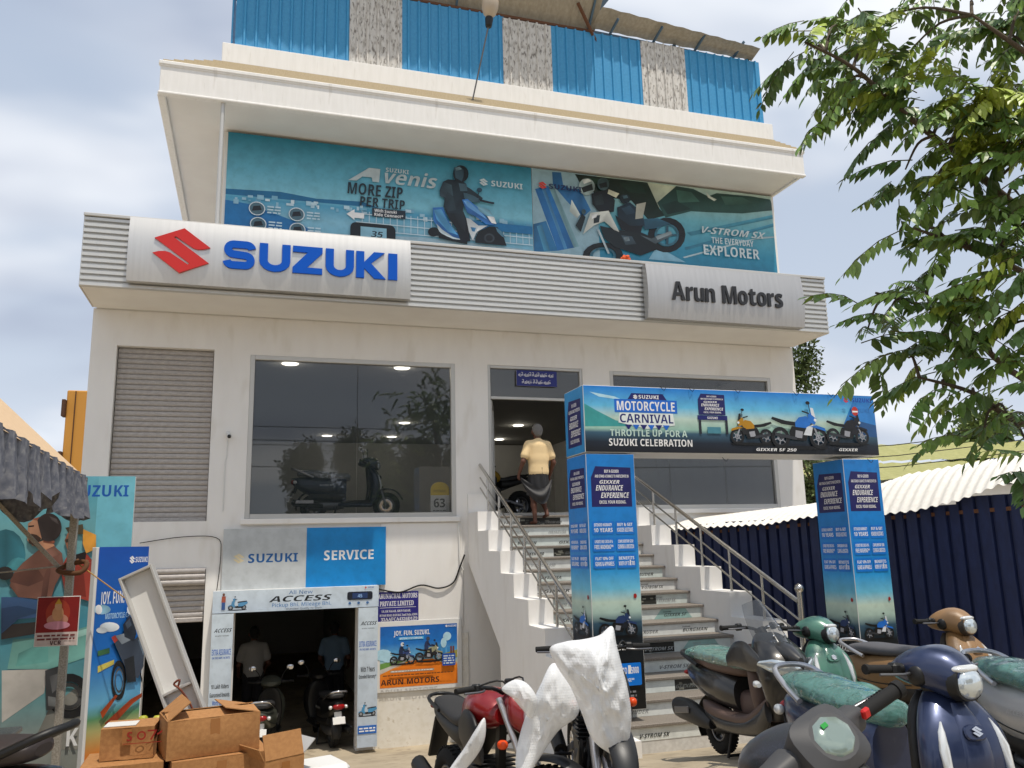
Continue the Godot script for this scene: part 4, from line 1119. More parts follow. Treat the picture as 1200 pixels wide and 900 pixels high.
	P.txt("PETROL", 0.165, 0.35, 0.045, Color(0.5, 0.42, 0.1), 0.5, 0.22); P.txt("63", 0.155, 0.09, 0.15, Color(0.12, 0.14, 0.14), 0.5, 0.2); P.small(0.04, 0.02, 0.25, 0.03, 1, Color(0.3, 0.3, 0.3), 5)
	part(T, "print", P, M.print)
func make_banners():
	# upper storey: two long banners
	var T := thing("scooter_banner", "long teal banner with a rider on a blue scooter under the eave", "banner", Vector3(-4.60, 8.15, 0.03))
	var W := 5.52; var H := 2.09
	panel(T, W, H, 0.02)
	var P := printed()
	P.bands(0, W, [[0.0, Color(0.42, 0.68, 0.80)], [0.62, Color(0.52, 0.74, 0.83)], [0.90, Color(0.30, 0.62, 0.76)], [1.02, Color(0.50, 0.76, 0.84)], [1.45, Color(0.38, 0.68, 0.78)], [2.09, Color(0.14, 0.50, 0.61)]])
	P.poly([Vector2(0, 0.0), Vector2(2.2, 0.0), Vector2(1.2, 0.55), Vector2(0.4, 0.80), Vector2(0, 0.84)], Color(0.12, 0.46, 0.70))
	P.poly([Vector2(1.9, 0.40), Vector2(3.4, 0.48), Vector2(5.5, 0.42), Vector2(5.5, 0.0), Vector2(2.3, 0.0)], Color(0.62, 0.74, 0.80))
	P.poly([Vector2(0.0, 1.04), Vector2(0.9, 1.08), Vector2(1.5, 1.02), Vector2(2.3, 1.05), Vector2(2.6, 0.96), Vector2(0, 0.94)], Color(0.10, 0.42, 0.60))
	var rg := RandomNumberGenerator.new(); rg.seed = 8
	for k in 60:
		var x := rg.randf_range(0.0, 5.4)
		P.rect(x, rg.randf_range(0.78, 0.93), rg.randf_range(0.02, 0.14), rg.randf_range(0.03, 0.09), Color(0.35, 0.62, 0.76).lerp(Color(0.85, 0.92, 0.95), rg.randf()))
	for k in 26: P.rect(2.3 + k * 0.125, 0.50, 0.012, 0.36, Color(0.80, 0.88, 0.92))
	for y in [0.50, 0.64, 0.80]: P.rect(2.2, y, 3.3, 0.016, Color(0.80, 0.88, 0.92))
	P.rect(4.3, 0.72, 1.2, 0.16, Color(0.12, 0.45, 0.66))
	P.poly([Vector2(2.05, 1.42), Vector2(2.42, 1.70), Vector2(2.62, 1.70), Vector2(2.60, 1.44), Vector2(2.48, 1.44), Vector2(2.47, 1.52), Vector2(2.30, 1.52), Vector2(2.20, 1.43)], Color(0.72, 0.78, 0.80))
	P.txt("venis", 2.64, 1.44, 0.26, Color(0.72, 0.78, 0.80), 0.0, 0.98, "bold", 0.3); P.txt("SUZUKI", 2.72, 1.66, 0.08, Color(0.74, 0.80, 0.82), 0.0, 0.42)
	var dk := Color(0.10, 0.16, 0.20)
	P.txt("MORE ZIP", 2.04, 1.17, 0.215, dk, 0.0, 0.98, "bold", 0.06); P.txt("PER TRIP", 2.26, 0.96, 0.18, dk, 0.0, 0.80, "bold", 0.06)
	P.rect(2.48, 0.78, 0.60, 0.16, Color(0.12, 0.17, 0.22)); P.txt("With Suzuki", 2.52, 0.87, 0.055, WHITE, 0.0, 0.40); P.txt("Ride Connect*", 2.52, 0.795, 0.055, WHITE, 0.0, 0.52)
	P.poly([Vector2(2.03, 0.78), Vector2(2.17, 0.88), Vector2(2.17, 0.82), Vector2(2.34, 0.82), Vector2(2.34, 0.72), Vector2(2.17, 0.72), Vector2(2.17, 0.68)], WHITE); P.poly([Vector2(2.30, 0.70), Vector2(2.36, 0.70), Vector2(2.36, 0.84), Vector2(2.44, 0.84), Vector2(2.44, 0.91), Vector2(2.56, 0.81), Vector2(2.44, 0.72), Vector2(2.44, 0.78), Vector2(2.30, 0.91)], WHITE)
	P.round_rect(2.10, 0.28, 0.80, 0.36, 0.10, Color(0.06, 0.09, 0.12)); P.rect(2.28, 0.33, 0.46, 0.24, Color(0.55, 0.74, 0.82)); P.txt("35", 2.56, 0.39, 0.11, dk, 0.5, 0.2, "bold", 0.2)
	for q in [[0.52, 0.72], [1.18, 0.68], [0.55, 0.44], [1.20, 0.40]]:
		P.disc(q[0], q[1], 0.135, 0.125, Color(0.86, 0.90, 0.92), 20); P.disc(q[0], q[1], 0.12, 0.11, Color(0.30, 0.42, 0.48), 18); P.poly([Vector2(q[0] - 0.08, q[1] - 0.05), Vector2(q[0] + 0.08, q[1] - 0.02), Vector2(q[0] + 0.05, q[1] + 0.06), Vector2(q[0] - 0.06, q[1] + 0.04)], Color(0.10, 0.13, 0.16))
		P.small(q[0] + 0.17, q[1] - 0.08, 0.22, 0.16, 3, Color(0.75, 0.85, 0.90), 6)
	paint_trace(P, trace_scooter_rider(), Rect2(0, 0, W, H))
	P.emblem(4.55, 1.66, 0.15, Color(0.82, 0.88, 0.90)); P.txt("SUZUKI", 4.70, 1.60, 0.11, Color(0.82, 0.88, 0.90), 0.0, 0.62)
	part(T, "print", P, M.print)
	T = thing("motorcycle_banner", "teal banner with two riders leaning a motorcycle past towers and a coast road", "banner", Vector3(0.93, 8.15, 0.03))
	W = 5.35
	panel(T, W, H, 0.02)
	P = printed()
	P.bands(0, W, [[0.0, Color(0.12, 0.42, 0.56)], [0.7, Color(0.20, 0.56, 0.68)], [1.35, Color(0.42, 0.70, 0.76)], [2.09, Color(0.72, 0.82, 0.78)]])
	P.rect(0, 0, 1.35, 2.09, Color(0.58, 0.71, 0.76))
	paint_trace(P, trace_road_riders(), Rect2(0, 0, W, H))
	P.emblem(0.20, 1.74, 0.15, Color(0.85, 0.25, 0.20)); P.txt("SUZUKI", 0.33, 1.69, 0.10, Color(0.13, 0.16, 0.34), 0.0, 0.68)
	P.txt("V-STROM SX", 3.55, 1.10, 0.14, Color(0.80, 0.85, 0.86), 0.0, 1.50, "bold", 0.5); P.txt("THE EVERYDAY", 3.82, 0.90, 0.13, Color(0.80, 0.85, 0.86), 0.0, 0.98); P.txt("EXPLORER", 3.62, 0.64, 0.21, Color(0.82, 0.87, 0.88), 0.0, 1.30)
	part(T, "print", P, M.print)

# ---------------------------------------------------------------- poster figures, in metres on their boards
func trace_scooter_rider() -> Array:
	return [[45, 110, 180, 3.580, 1.053, 3.771, 1.082, 3.842, 0.881, 3.958, 0.680, 4.163, 0.486, 3.957, 0.498, 3.723, 0.597, 3.593, 0.796],
		[90, 165, 215, 3.595, 1.008, 3.741, 1.039, 3.871, 0.793, 4.046, 0.567, 3.870, 0.611, 3.652, 0.832],
		[200, 215, 222, 3.643, 0.755, 3.753, 0.645, 3.957, 0.522, 4.163, 0.480, 4.148, 0.455, 3.927, 0.477, 3.694, 0.594],
		[20, 25, 30, 3.697, 0.594, 3.689, 0.559, 3.666, 0.527, 3.632, 0.505, 3.592, 0.494, 3.552, 0.497, 3.518, 0.513, 3.496, 0.541, 3.488, 0.574, 3.496, 0.610, 3.519, 0.641, 3.553, 0.664, 3.593, 0.675, 3.633, 0.672, 3.667, 0.655, 3.689, 0.628],
		[24, 28, 33, 3.622, 0.678, 3.752, 0.554, 3.956, 0.483, 4.222, 0.477, 4.221, 0.401, 3.693, 0.473],
		[18, 26, 33, 3.785, 1.089, 4.155, 1.036, 4.212, 0.888, 4.254, 0.647, 4.281, 0.467, 4.103, 0.435, 4.017, 0.685, 3.872, 0.884],
		[30, 40, 48, 3.962, 1.016, 4.154, 1.005, 4.203, 0.826, 4.180, 0.640, 4.077, 0.752],
		[28, 42, 50, 3.982, 1.643, 4.102, 1.666, 4.221, 1.586, 4.235, 1.447, 4.188, 1.287, 4.139, 1.004, 3.873, 0.976, 3.779, 1.089, 3.801, 1.260, 3.713, 1.296, 3.708, 1.404, 3.774, 1.581, 3.863, 1.638],
		[52, 72, 82, 3.774, 1.581, 3.708, 1.404, 3.722, 1.282, 3.875, 1.268, 3.964, 1.324, 3.937, 1.538],
		[38, 54, 63, 3.847, 1.404, 3.964, 1.309, 4.021, 1.053, 3.873, 1.007, 3.800, 1.152],
		[35, 50, 58, 4.176, 1.559, 4.296, 1.501, 4.535, 1.340, 4.489, 1.282, 4.234, 1.385],
		[70, 98, 112, 4.071, 1.584, 4.221, 1.586, 4.235, 1.447, 4.100, 1.432],
		[20, 32, 42, 4.263, 1.795, 4.251, 1.727, 4.218, 1.667, 4.168, 1.624, 4.111, 1.604, 4.053, 1.611, 4.005, 1.642, 3.973, 1.694, 3.963, 1.759, 3.975, 1.826, 4.008, 1.886, 4.057, 1.929, 4.115, 1.950, 4.172, 1.943, 4.221, 1.912, 4.253, 1.859],
		[48, 74, 90, 3.985, 1.887, 4.105, 1.933, 4.174, 1.862, 4.166, 1.736, 4.132, 1.629, 4.013, 1.687],
		[110, 140, 152, 4.006, 1.883, 4.090, 1.915, 4.135, 1.873, 4.029, 1.829],
		[60, 90, 105, 4.159, 1.408, 4.294, 1.391, 4.444, 1.330, 4.473, 1.240, 4.322, 1.239, 4.173, 1.300],
		[40, 75, 95, 4.520, 1.501, 4.515, 1.482, 4.504, 1.466, 4.487, 1.454, 4.467, 1.448, 4.447, 1.449, 4.431, 1.458, 4.420, 1.472, 4.416, 1.489, 4.420, 1.508, 4.432, 1.524, 4.449, 1.536, 4.469, 1.542, 4.488, 1.541, 4.505, 1.532, 4.516, 1.518],
		[30, 45, 55, 4.408, 1.335, 4.458, 1.472, 4.470, 1.467, 4.426, 1.328],
		[24, 36, 45, 4.468, 1.317, 4.656, 1.287, 4.753, 1.279, 4.746, 1.241, 4.640, 1.248, 4.467, 1.273],
		[225, 232, 235, 4.204, 0.918, 4.287, 0.896, 4.435, 0.787, 4.617, 0.805, 4.403, 0.661, 4.326, 0.486, 4.254, 0.647],
		[55, 120, 195, 4.128, 1.265, 4.233, 1.291, 4.486, 1.101, 4.649, 0.901, 4.769, 0.820, 4.587, 0.827, 4.378, 0.966, 4.229, 1.013],
		[105, 165, 220, 4.157, 1.246, 4.232, 1.260, 4.470, 1.084, 4.604, 0.927, 4.409, 1.031, 4.231, 1.136],
		[120, 170, 190, 4.411, 1.171, 4.653, 1.119, 4.771, 0.944, 4.650, 0.963, 4.470, 1.069],
		[20, 25, 30, 4.372, 0.536, 4.434, 0.664, 4.647, 0.792, 4.798, 0.792, 4.917, 0.618, 4.974, 0.438, 4.370, 0.445],
		[60, 70, 78, 4.745, 0.571, 4.737, 0.535, 4.714, 0.503, 4.680, 0.480, 4.641, 0.469, 4.602, 0.473, 4.569, 0.489, 4.547, 0.517, 4.540, 0.552, 4.548, 0.588, 4.571, 0.620, 4.605, 0.643, 4.644, 0.654, 4.683, 0.650, 4.716, 0.633, 4.738, 0.605],
		[30, 34, 38, 4.709, 0.567, 4.703, 0.543, 4.689, 0.522, 4.667, 0.507, 4.641, 0.500, 4.616, 0.502, 4.595, 0.513, 4.581, 0.532, 4.576, 0.555, 4.581, 0.579, 4.596, 0.600, 4.618, 0.616, 4.644, 0.623, 4.669, 0.620, 4.690, 0.609, 4.704, 0.590],
		[90, 140, 165, 4.768, 0.789, 4.888, 0.708, 4.962, 0.591, 4.886, 0.615, 4.797, 0.699],
		[240, 244, 247, 4.605, 0.989, 4.741, 0.988, 4.784, 0.852, 4.693, 0.859],
		[70, 140, 190, 4.285, 0.742, 4.390, 0.737, 4.359, 0.657, 4.314, 0.665]]
func trace_road_riders() -> Array:
	return [[35, 105, 165, 0.056, 1.664, 0.373, 1.774, 0.832, 0.548, 0.479, 0.452],
		[120, 160, 170, 0.329, 1.760, 0.426, 1.794, 0.921, 0.577, 0.810, 0.546],
		[70, 130, 175, 0.195, 1.679, 0.262, 1.709, 0.677, 0.512, 0.611, 0.494],
		[45, 110, 165, 0.418, 2.058, 0.604, 2.067, 0.639, 1.818, 0.792, 1.747, 0.993, 1.770, 1.200, 1.348, 1.013, 1.174, 0.693, 1.493, 0.426, 1.794],
		[200, 210, 205, 0.805, 1.527, 0.971, 1.236, 0.901, 1.154, 0.751, 1.279],
		[40, 105, 150, 0.000, 0.943, 0.261, 1.033, 0.479, 0.452, -0.016, 0.387],
		[70, 135, 170, 0.068, 0.907, 0.172, 0.951, 0.327, 0.439, 0.198, 0.427],
		[20, 40, 35, 0.894, 2.071, 2.461, 2.073, 2.690, 1.549, 2.824, 1.403, 2.437, 1.273, 2.084, 1.643, 1.395, 1.658, 0.998, 1.882],
		[34, 62, 50, 1.094, 2.027, 1.641, 2.024, 1.543, 1.899, 1.225, 1.908],
		[30, 58, 48, 1.825, 2.000, 2.340, 2.013, 2.422, 1.817, 2.047, 1.821],
		[190, 200, 180, 2.461, 2.073, 2.963, 2.062, 3.157, 2.061, 2.690, 1.549],
		[40, 75, 70, 2.650, 1.659, 3.109, 2.069, 3.499, 2.053, 3.835, 1.926, 4.042, 2.020, 4.857, 2.039, 5.323, 2.018, 5.405, 1.787, 4.616, 1.633, 3.858, 1.579, 3.413, 1.556, 2.821, 1.357],
		[58, 98, 88, 3.103, 1.985, 3.444, 1.977, 3.627, 1.787, 3.133, 1.711],
		[28, 58, 55, 2.742, 1.623, 3.087, 1.752, 3.417, 1.602, 2.873, 1.431],
		[60, 96, 88, 4.138, 1.960, 4.648, 1.992, 4.946, 1.881, 4.224, 1.781],
		[200, 208, 196, 3.792, 2.016, 3.885, 1.932, 4.031, 1.877, 3.968, 1.838, 3.823, 1.902],
		[70, 150, 175, 3.282, 1.084, 5.422, 1.693, 5.414, 1.611, 3.374, 1.024],
		[62, 140, 168, 3.210, 0.760, 5.403, 1.500, 5.396, 1.428, 3.231, 0.707],
		[190, 215, 222, 3.148, 0.552, 4.562, 1.020, 5.085, 1.162, 5.347, 1.196, 5.344, 1.167, 4.873, 1.086, 3.194, 0.533],
		[120, 165, 185, 2.591, 0.727, 3.212, 0.445, 2.386, 0.442],
		[18, 24, 28, 3.244, 1.026, 3.209, 0.895, 3.076, 0.926, 3.099, 1.012],
		[18, 24, 28, 3.209, 0.895, 3.127, 0.776, 3.023, 0.848, 3.076, 0.926],
		[18, 24, 28, 3.127, 0.776, 3.009, 0.683, 2.945, 0.786, 3.023, 0.848],
		[18, 24, 28, 3.009, 0.683, 2.869, 0.627, 2.852, 0.749, 2.945, 0.786],
		[18, 24, 28, 2.869, 0.627, 2.723, 0.615, 2.756, 0.740, 2.852, 0.749],
		[18, 24, 28, 2.723, 0.615, 2.590, 0.646, 2.668, 0.761, 2.756, 0.740],
		[18, 24, 28, 2.590, 0.646, 2.485, 0.719, 2.598, 0.809, 2.668, 0.761],
		[18, 24, 28, 2.485, 0.719, 2.420, 0.823, 2.555, 0.878, 2.598, 0.809],
		[18, 24, 28, 2.420, 0.823, 2.403, 0.947, 2.544, 0.960, 2.555, 0.878],
		[18, 24, 28, 2.403, 0.947, 2.435, 1.075, 2.566, 1.045, 2.544, 0.960],
		[18, 24, 28, 2.435, 1.075, 2.514, 1.194, 2.618, 1.123, 2.566, 1.045],
		[18, 24, 28, 2.514, 1.194, 2.631, 1.288, 2.695, 1.186, 2.618, 1.123],
		[18, 24, 28, 2.631, 1.288, 2.771, 1.347, 2.788, 1.224, 2.695, 1.186],
		[18, 24, 28, 2.771, 1.347, 2.918, 1.362, 2.884, 1.233, 2.788, 1.224],
		[18, 24, 28, 2.918, 1.362, 3.053, 1.331, 2.974, 1.213, 2.884, 1.233],
		[18, 24, 28, 3.053, 1.331, 3.161, 1.258, 3.044, 1.165, 2.974, 1.213],
		[18, 24, 28, 3.161, 1.258, 3.227, 1.152, 3.088, 1.095, 3.044, 1.165],
		[18, 24, 28, 3.227, 1.152, 3.244, 1.026, 3.099, 1.012, 3.088, 1.095],
		[62, 112, 132, 3.089, 1.011, 3.067, 0.929, 3.027, 0.938, 3.046, 1.007],
		[62, 112, 132, 3.067, 0.929, 3.015, 0.853, 2.984, 0.874, 3.027, 0.938],
		[62, 112, 132, 3.015, 0.853, 2.940, 0.794, 2.921, 0.825, 2.984, 0.874],
		[62, 112, 132, 2.940, 0.794, 2.851, 0.758, 2.846, 0.795, 2.921, 0.825],
		[62, 112, 132, 2.851, 0.758, 2.758, 0.750, 2.768, 0.788, 2.846, 0.795],
		[62, 112, 132, 2.758, 0.750, 2.673, 0.770, 2.697, 0.804, 2.768, 0.788],
		[62, 112, 132, 2.673, 0.770, 2.606, 0.816, 2.640, 0.843, 2.697, 0.804],
		[62, 112, 132, 2.606, 0.816, 2.565, 0.882, 2.605, 0.899, 2.640, 0.843],
		[62, 112, 132, 2.565, 0.882, 2.554, 0.961, 2.596, 0.965, 2.605, 0.899],
		[62, 112, 132, 2.554, 0.961, 2.575, 1.043, 2.614, 1.034, 2.596, 0.965],
		[62, 112, 132, 2.575, 1.043, 2.625, 1.118, 2.656, 1.097, 2.614, 1.034],
		[62, 112, 132, 2.625, 1.118, 2.700, 1.178, 2.719, 1.147, 2.656, 1.097],
		[62, 112, 132, 2.700, 1.178, 2.789, 1.214, 2.794, 1.178, 2.719, 1.147],
		[62, 112, 132, 2.789, 1.214, 2.882, 1.224, 2.872, 1.185, 2.794, 1.178],
		[62, 112, 132, 2.882, 1.224, 2.968, 1.204, 2.944, 1.169, 2.872, 1.185],
		[62, 112, 132, 2.968, 1.204, 3.036, 1.158, 3.001, 1.130, 2.944, 1.169],
		[62, 112, 132, 3.036, 1.158, 3.078, 1.091, 3.037, 1.074, 3.001, 1.130],
		[62, 112, 132, 3.078, 1.091, 3.089, 1.011, 3.046, 1.007, 3.037, 1.074],
		[45, 80, 96, 2.809, 1.175, 2.866, 1.180, 2.840, 0.794, 2.783, 0.789],
		[45, 80, 96, 2.607, 0.984, 3.037, 1.024, 3.034, 0.979, 2.604, 0.939],
		[18, 24, 28, 1.835, 0.461, 1.804, 0.366, 1.667, 0.386, 1.687, 0.449],
		[18, 24, 28, 1.804, 0.366, 1.724, 0.278, 1.615, 0.328, 1.667, 0.386],
		[18, 24, 28, 1.724, 0.278, 1.606, 0.208, 1.537, 0.282, 1.615, 0.328],
		[18, 24, 28, 1.606, 0.208, 1.465, 0.165, 1.444, 0.253, 1.537, 0.282],
		[18, 24, 28, 1.465, 0.165, 1.317, 0.153, 1.346, 0.245, 1.444, 0.253],
		[18, 24, 28, 1.317, 0.153, 1.180, 0.174, 1.256, 0.259, 1.346, 0.245],
		[18, 24, 28, 1.180, 0.174, 1.070, 0.224, 1.183, 0.292, 1.256, 0.259],
		[18, 24, 28, 1.070, 0.224, 1.001, 0.299, 1.137, 0.341, 1.183, 0.292],
		[18, 24, 28, 1.001, 0.299, 0.979, 0.388, 1.123, 0.400, 1.137, 0.341],
		[18, 24, 28, 0.979, 0.388, 1.009, 0.482, 1.142, 0.463, 1.123, 0.400],
		[18, 24, 28, 1.009, 0.482, 1.086, 0.570, 1.193, 0.520, 1.142, 0.463],
		[18, 24, 28, 1.086, 0.570, 1.201, 0.640, 1.270, 0.567, 1.193, 0.520],
		[18, 24, 28, 1.201, 0.640, 1.342, 0.685, 1.363, 0.596, 1.270, 0.567],
		[18, 24, 28, 1.342, 0.685, 1.491, 0.699, 1.461, 0.605, 1.363, 0.596],
		[18, 24, 28, 1.491, 0.699, 1.630, 0.679, 1.553, 0.592, 1.461, 0.605],
		[18, 24, 28, 1.630, 0.679, 1.742, 0.628, 1.626, 0.559, 1.553, 0.592],
		[18, 24, 28, 1.742, 0.628, 1.813, 0.553, 1.673, 0.509, 1.626, 0.559],
		[18, 24, 28, 1.813, 0.553, 1.835, 0.461, 1.687, 0.449, 1.673, 0.509],
		[60, 110, 130, 1.675, 0.448, 1.656, 0.389, 1.605, 0.396, 1.620, 0.443],
		[60, 110, 130, 1.656, 0.389, 1.606, 0.335, 1.565, 0.353, 1.605, 0.396],
		[60, 110, 130, 1.606, 0.335, 1.532, 0.292, 1.506, 0.319, 1.565, 0.353],
		[60, 110, 130, 1.532, 0.292, 1.442, 0.265, 1.435, 0.297, 1.506, 0.319],
		[60, 110, 130, 1.442, 0.265, 1.349, 0.258, 1.360, 0.291, 1.435, 0.297],
		[60, 110, 130, 1.349, 0.258, 1.262, 0.270, 1.290, 0.301, 1.360, 0.291],
		[60, 110, 130, 1.262, 0.270, 1.193, 0.301, 1.235, 0.325, 1.290, 0.301],
		[60, 110, 130, 1.193, 0.301, 1.148, 0.346, 1.199, 0.362, 1.235, 0.325],
		[60, 110, 130, 1.148, 0.346, 1.135, 0.401, 1.188, 0.406, 1.199, 0.362],
		[60, 110, 130, 1.135, 0.401, 1.153, 0.459, 1.203, 0.452, 1.188, 0.406],
		[60, 110, 130, 1.153, 0.459, 1.202, 0.513, 1.242, 0.495, 1.203, 0.452],
		[60, 110, 130, 1.202, 0.513, 1.275, 0.556, 1.301, 0.530, 1.242, 0.495],
		[60, 110, 130, 1.275, 0.556, 1.364, 0.584, 1.372, 0.552, 1.301, 0.530],
		[60, 110, 130, 1.364, 0.584, 1.458, 0.592, 1.447, 0.559, 1.372, 0.552],
		[60, 110, 130, 1.458, 0.592, 1.546, 0.580, 1.517, 0.549, 1.447, 0.559],
		[60, 110, 130, 1.546, 0.580, 1.617, 0.549, 1.574, 0.524, 1.517, 0.549],
		[60, 110, 130, 1.617, 0.549, 1.661, 0.503, 1.610, 0.488, 1.574, 0.524],
		[60, 110, 130, 1.661, 0.503, 1.675, 0.448, 1.620, 0.443, 1.610, 0.488],
		[22, 30, 36, 1.365, 1.033, 1.771, 0.984, 2.232, 0.984, 2.553, 0.880, 2.586, 0.660, 2.204, 0.493, 1.661, 0.622, 1.443, 0.777],
		[60, 78, 88, 1.811, 0.878, 2.041, 0.877, 2.125, 0.729, 1.893, 0.686],
		[120, 135, 142, 1.855, 0.837, 1.971, 0.862, 1.990, 0.783, 1.887, 0.756],
		[85, 100, 108, 2.228, 0.917, 2.459, 0.871, 2.895, 1.047, 2.939, 0.983, 2.546, 0.768],
		[140, 155, 160, 2.556, 0.925, 2.897, 1.070, 2.931, 1.014, 2.599, 0.857],
		[45, 95, 120, 2.248, 1.254, 2.628, 1.315, 2.908, 1.230, 2.615, 1.111, 2.329, 1.038],
		[22, 32, 36, 1.215, 1.683, 1.539, 1.809, 1.712, 1.603, 1.676, 1.353, 1.378, 1.300, 1.227, 1.462],
		[40, 54, 58, 1.257, 1.621, 1.442, 1.708, 1.477, 1.488, 1.294, 1.447],
		[28, 48, 62, 1.750, 1.450, 2.035, 1.593, 2.303, 1.395, 2.334, 1.128, 2.005, 1.051, 1.760, 1.205],
		[45, 72, 90, 1.841, 1.437, 2.031, 1.525, 2.162, 1.381, 1.950, 1.314],
		[20, 28, 34, 1.696, 1.288, 2.007, 1.096, 2.287, 1.124, 2.231, 0.962, 1.817, 0.989],
		[150, 170, 170, 1.294, 1.835, 1.278, 1.765, 1.237, 1.702, 1.180, 1.657, 1.113, 1.636, 1.048, 1.642, 0.995, 1.675, 0.960, 1.729, 0.950, 1.796, 0.966, 1.866, 1.005, 1.928, 1.063, 1.974, 1.129, 1.995, 1.195, 1.989, 1.249, 1.957, 1.284, 1.902],
		[215, 222, 220, 1.024, 1.952, 1.161, 1.990, 1.226, 1.944, 1.065, 1.867],
		[25, 34, 36, 1.003, 1.784, 1.233, 1.891, 1.255, 1.768, 1.044, 1.682],
		[60, 85, 90, 1.604, 1.929, 1.592, 1.876, 1.562, 1.828, 1.518, 1.794, 1.469, 1.778, 1.420, 1.783, 1.380, 1.808, 1.354, 1.849, 1.347, 1.899, 1.359, 1.952, 1.389, 2.000, 1.432, 2.034, 1.482, 2.050, 1.531, 2.046, 1.571, 2.021, 1.597, 1.980],
		[20, 30, 34, 1.383, 1.904, 1.546, 1.967, 1.564, 1.866, 1.411, 1.817],
		[30, 50, 60, 2.048, 1.662, 2.037, 1.621, 2.009, 1.584, 1.970, 1.558, 1.925, 1.545, 1.881, 1.548, 1.845, 1.567, 1.821, 1.598, 1.815, 1.637, 1.826, 1.678, 1.853, 1.714, 1.892, 1.741, 1.937, 1.754, 1.981, 1.751, 2.018, 1.732, 2.041, 1.701],
		[70, 100, 112, 1.879, 1.711, 1.973, 1.735, 2.002, 1.680, 1.899, 1.650],
		[205, 205, 190, 2.173, 1.562, 2.388, 1.631, 2.296, 1.282, 2.131, 1.243],
		[205, 205, 180, 1.585, 1.814, 1.811, 1.749, 1.737, 1.651, 1.557, 1.721],
		[205, 208, 200, 1.174, 1.279, 1.562, 1.363, 1.769, 0.940, 1.657, 0.973, 1.460, 1.131, 1.230, 1.020, 0.998, 0.823],
		[40, 50, 55, 1.239, 1.219, 1.376, 1.255, 1.346, 1.098, 1.232, 1.064],
		[235, 238, 236, 1.195, 1.246, 1.332, 1.282, 1.291, 1.194, 1.200, 1.158],
		[170, 185, 190, 1.298, 0.939, 1.343, 0.952, 1.546, 0.480, 1.500, 0.468],
		[30, 44, 50, 0.850, 0.983, 0.993, 1.238, 1.067, 1.180, 0.955, 0.862],
		[60, 84, 92, 1.076, 1.291, 1.072, 1.270, 1.061, 1.252, 1.046, 1.239, 1.029, 1.233, 1.012, 1.235, 0.998, 1.245, 0.989, 1.262, 0.986, 1.282, 0.991, 1.302, 1.001, 1.321, 1.016, 1.334, 1.033, 1.339, 1.050, 1.337, 1.064, 1.327, 1.073, 1.311]]
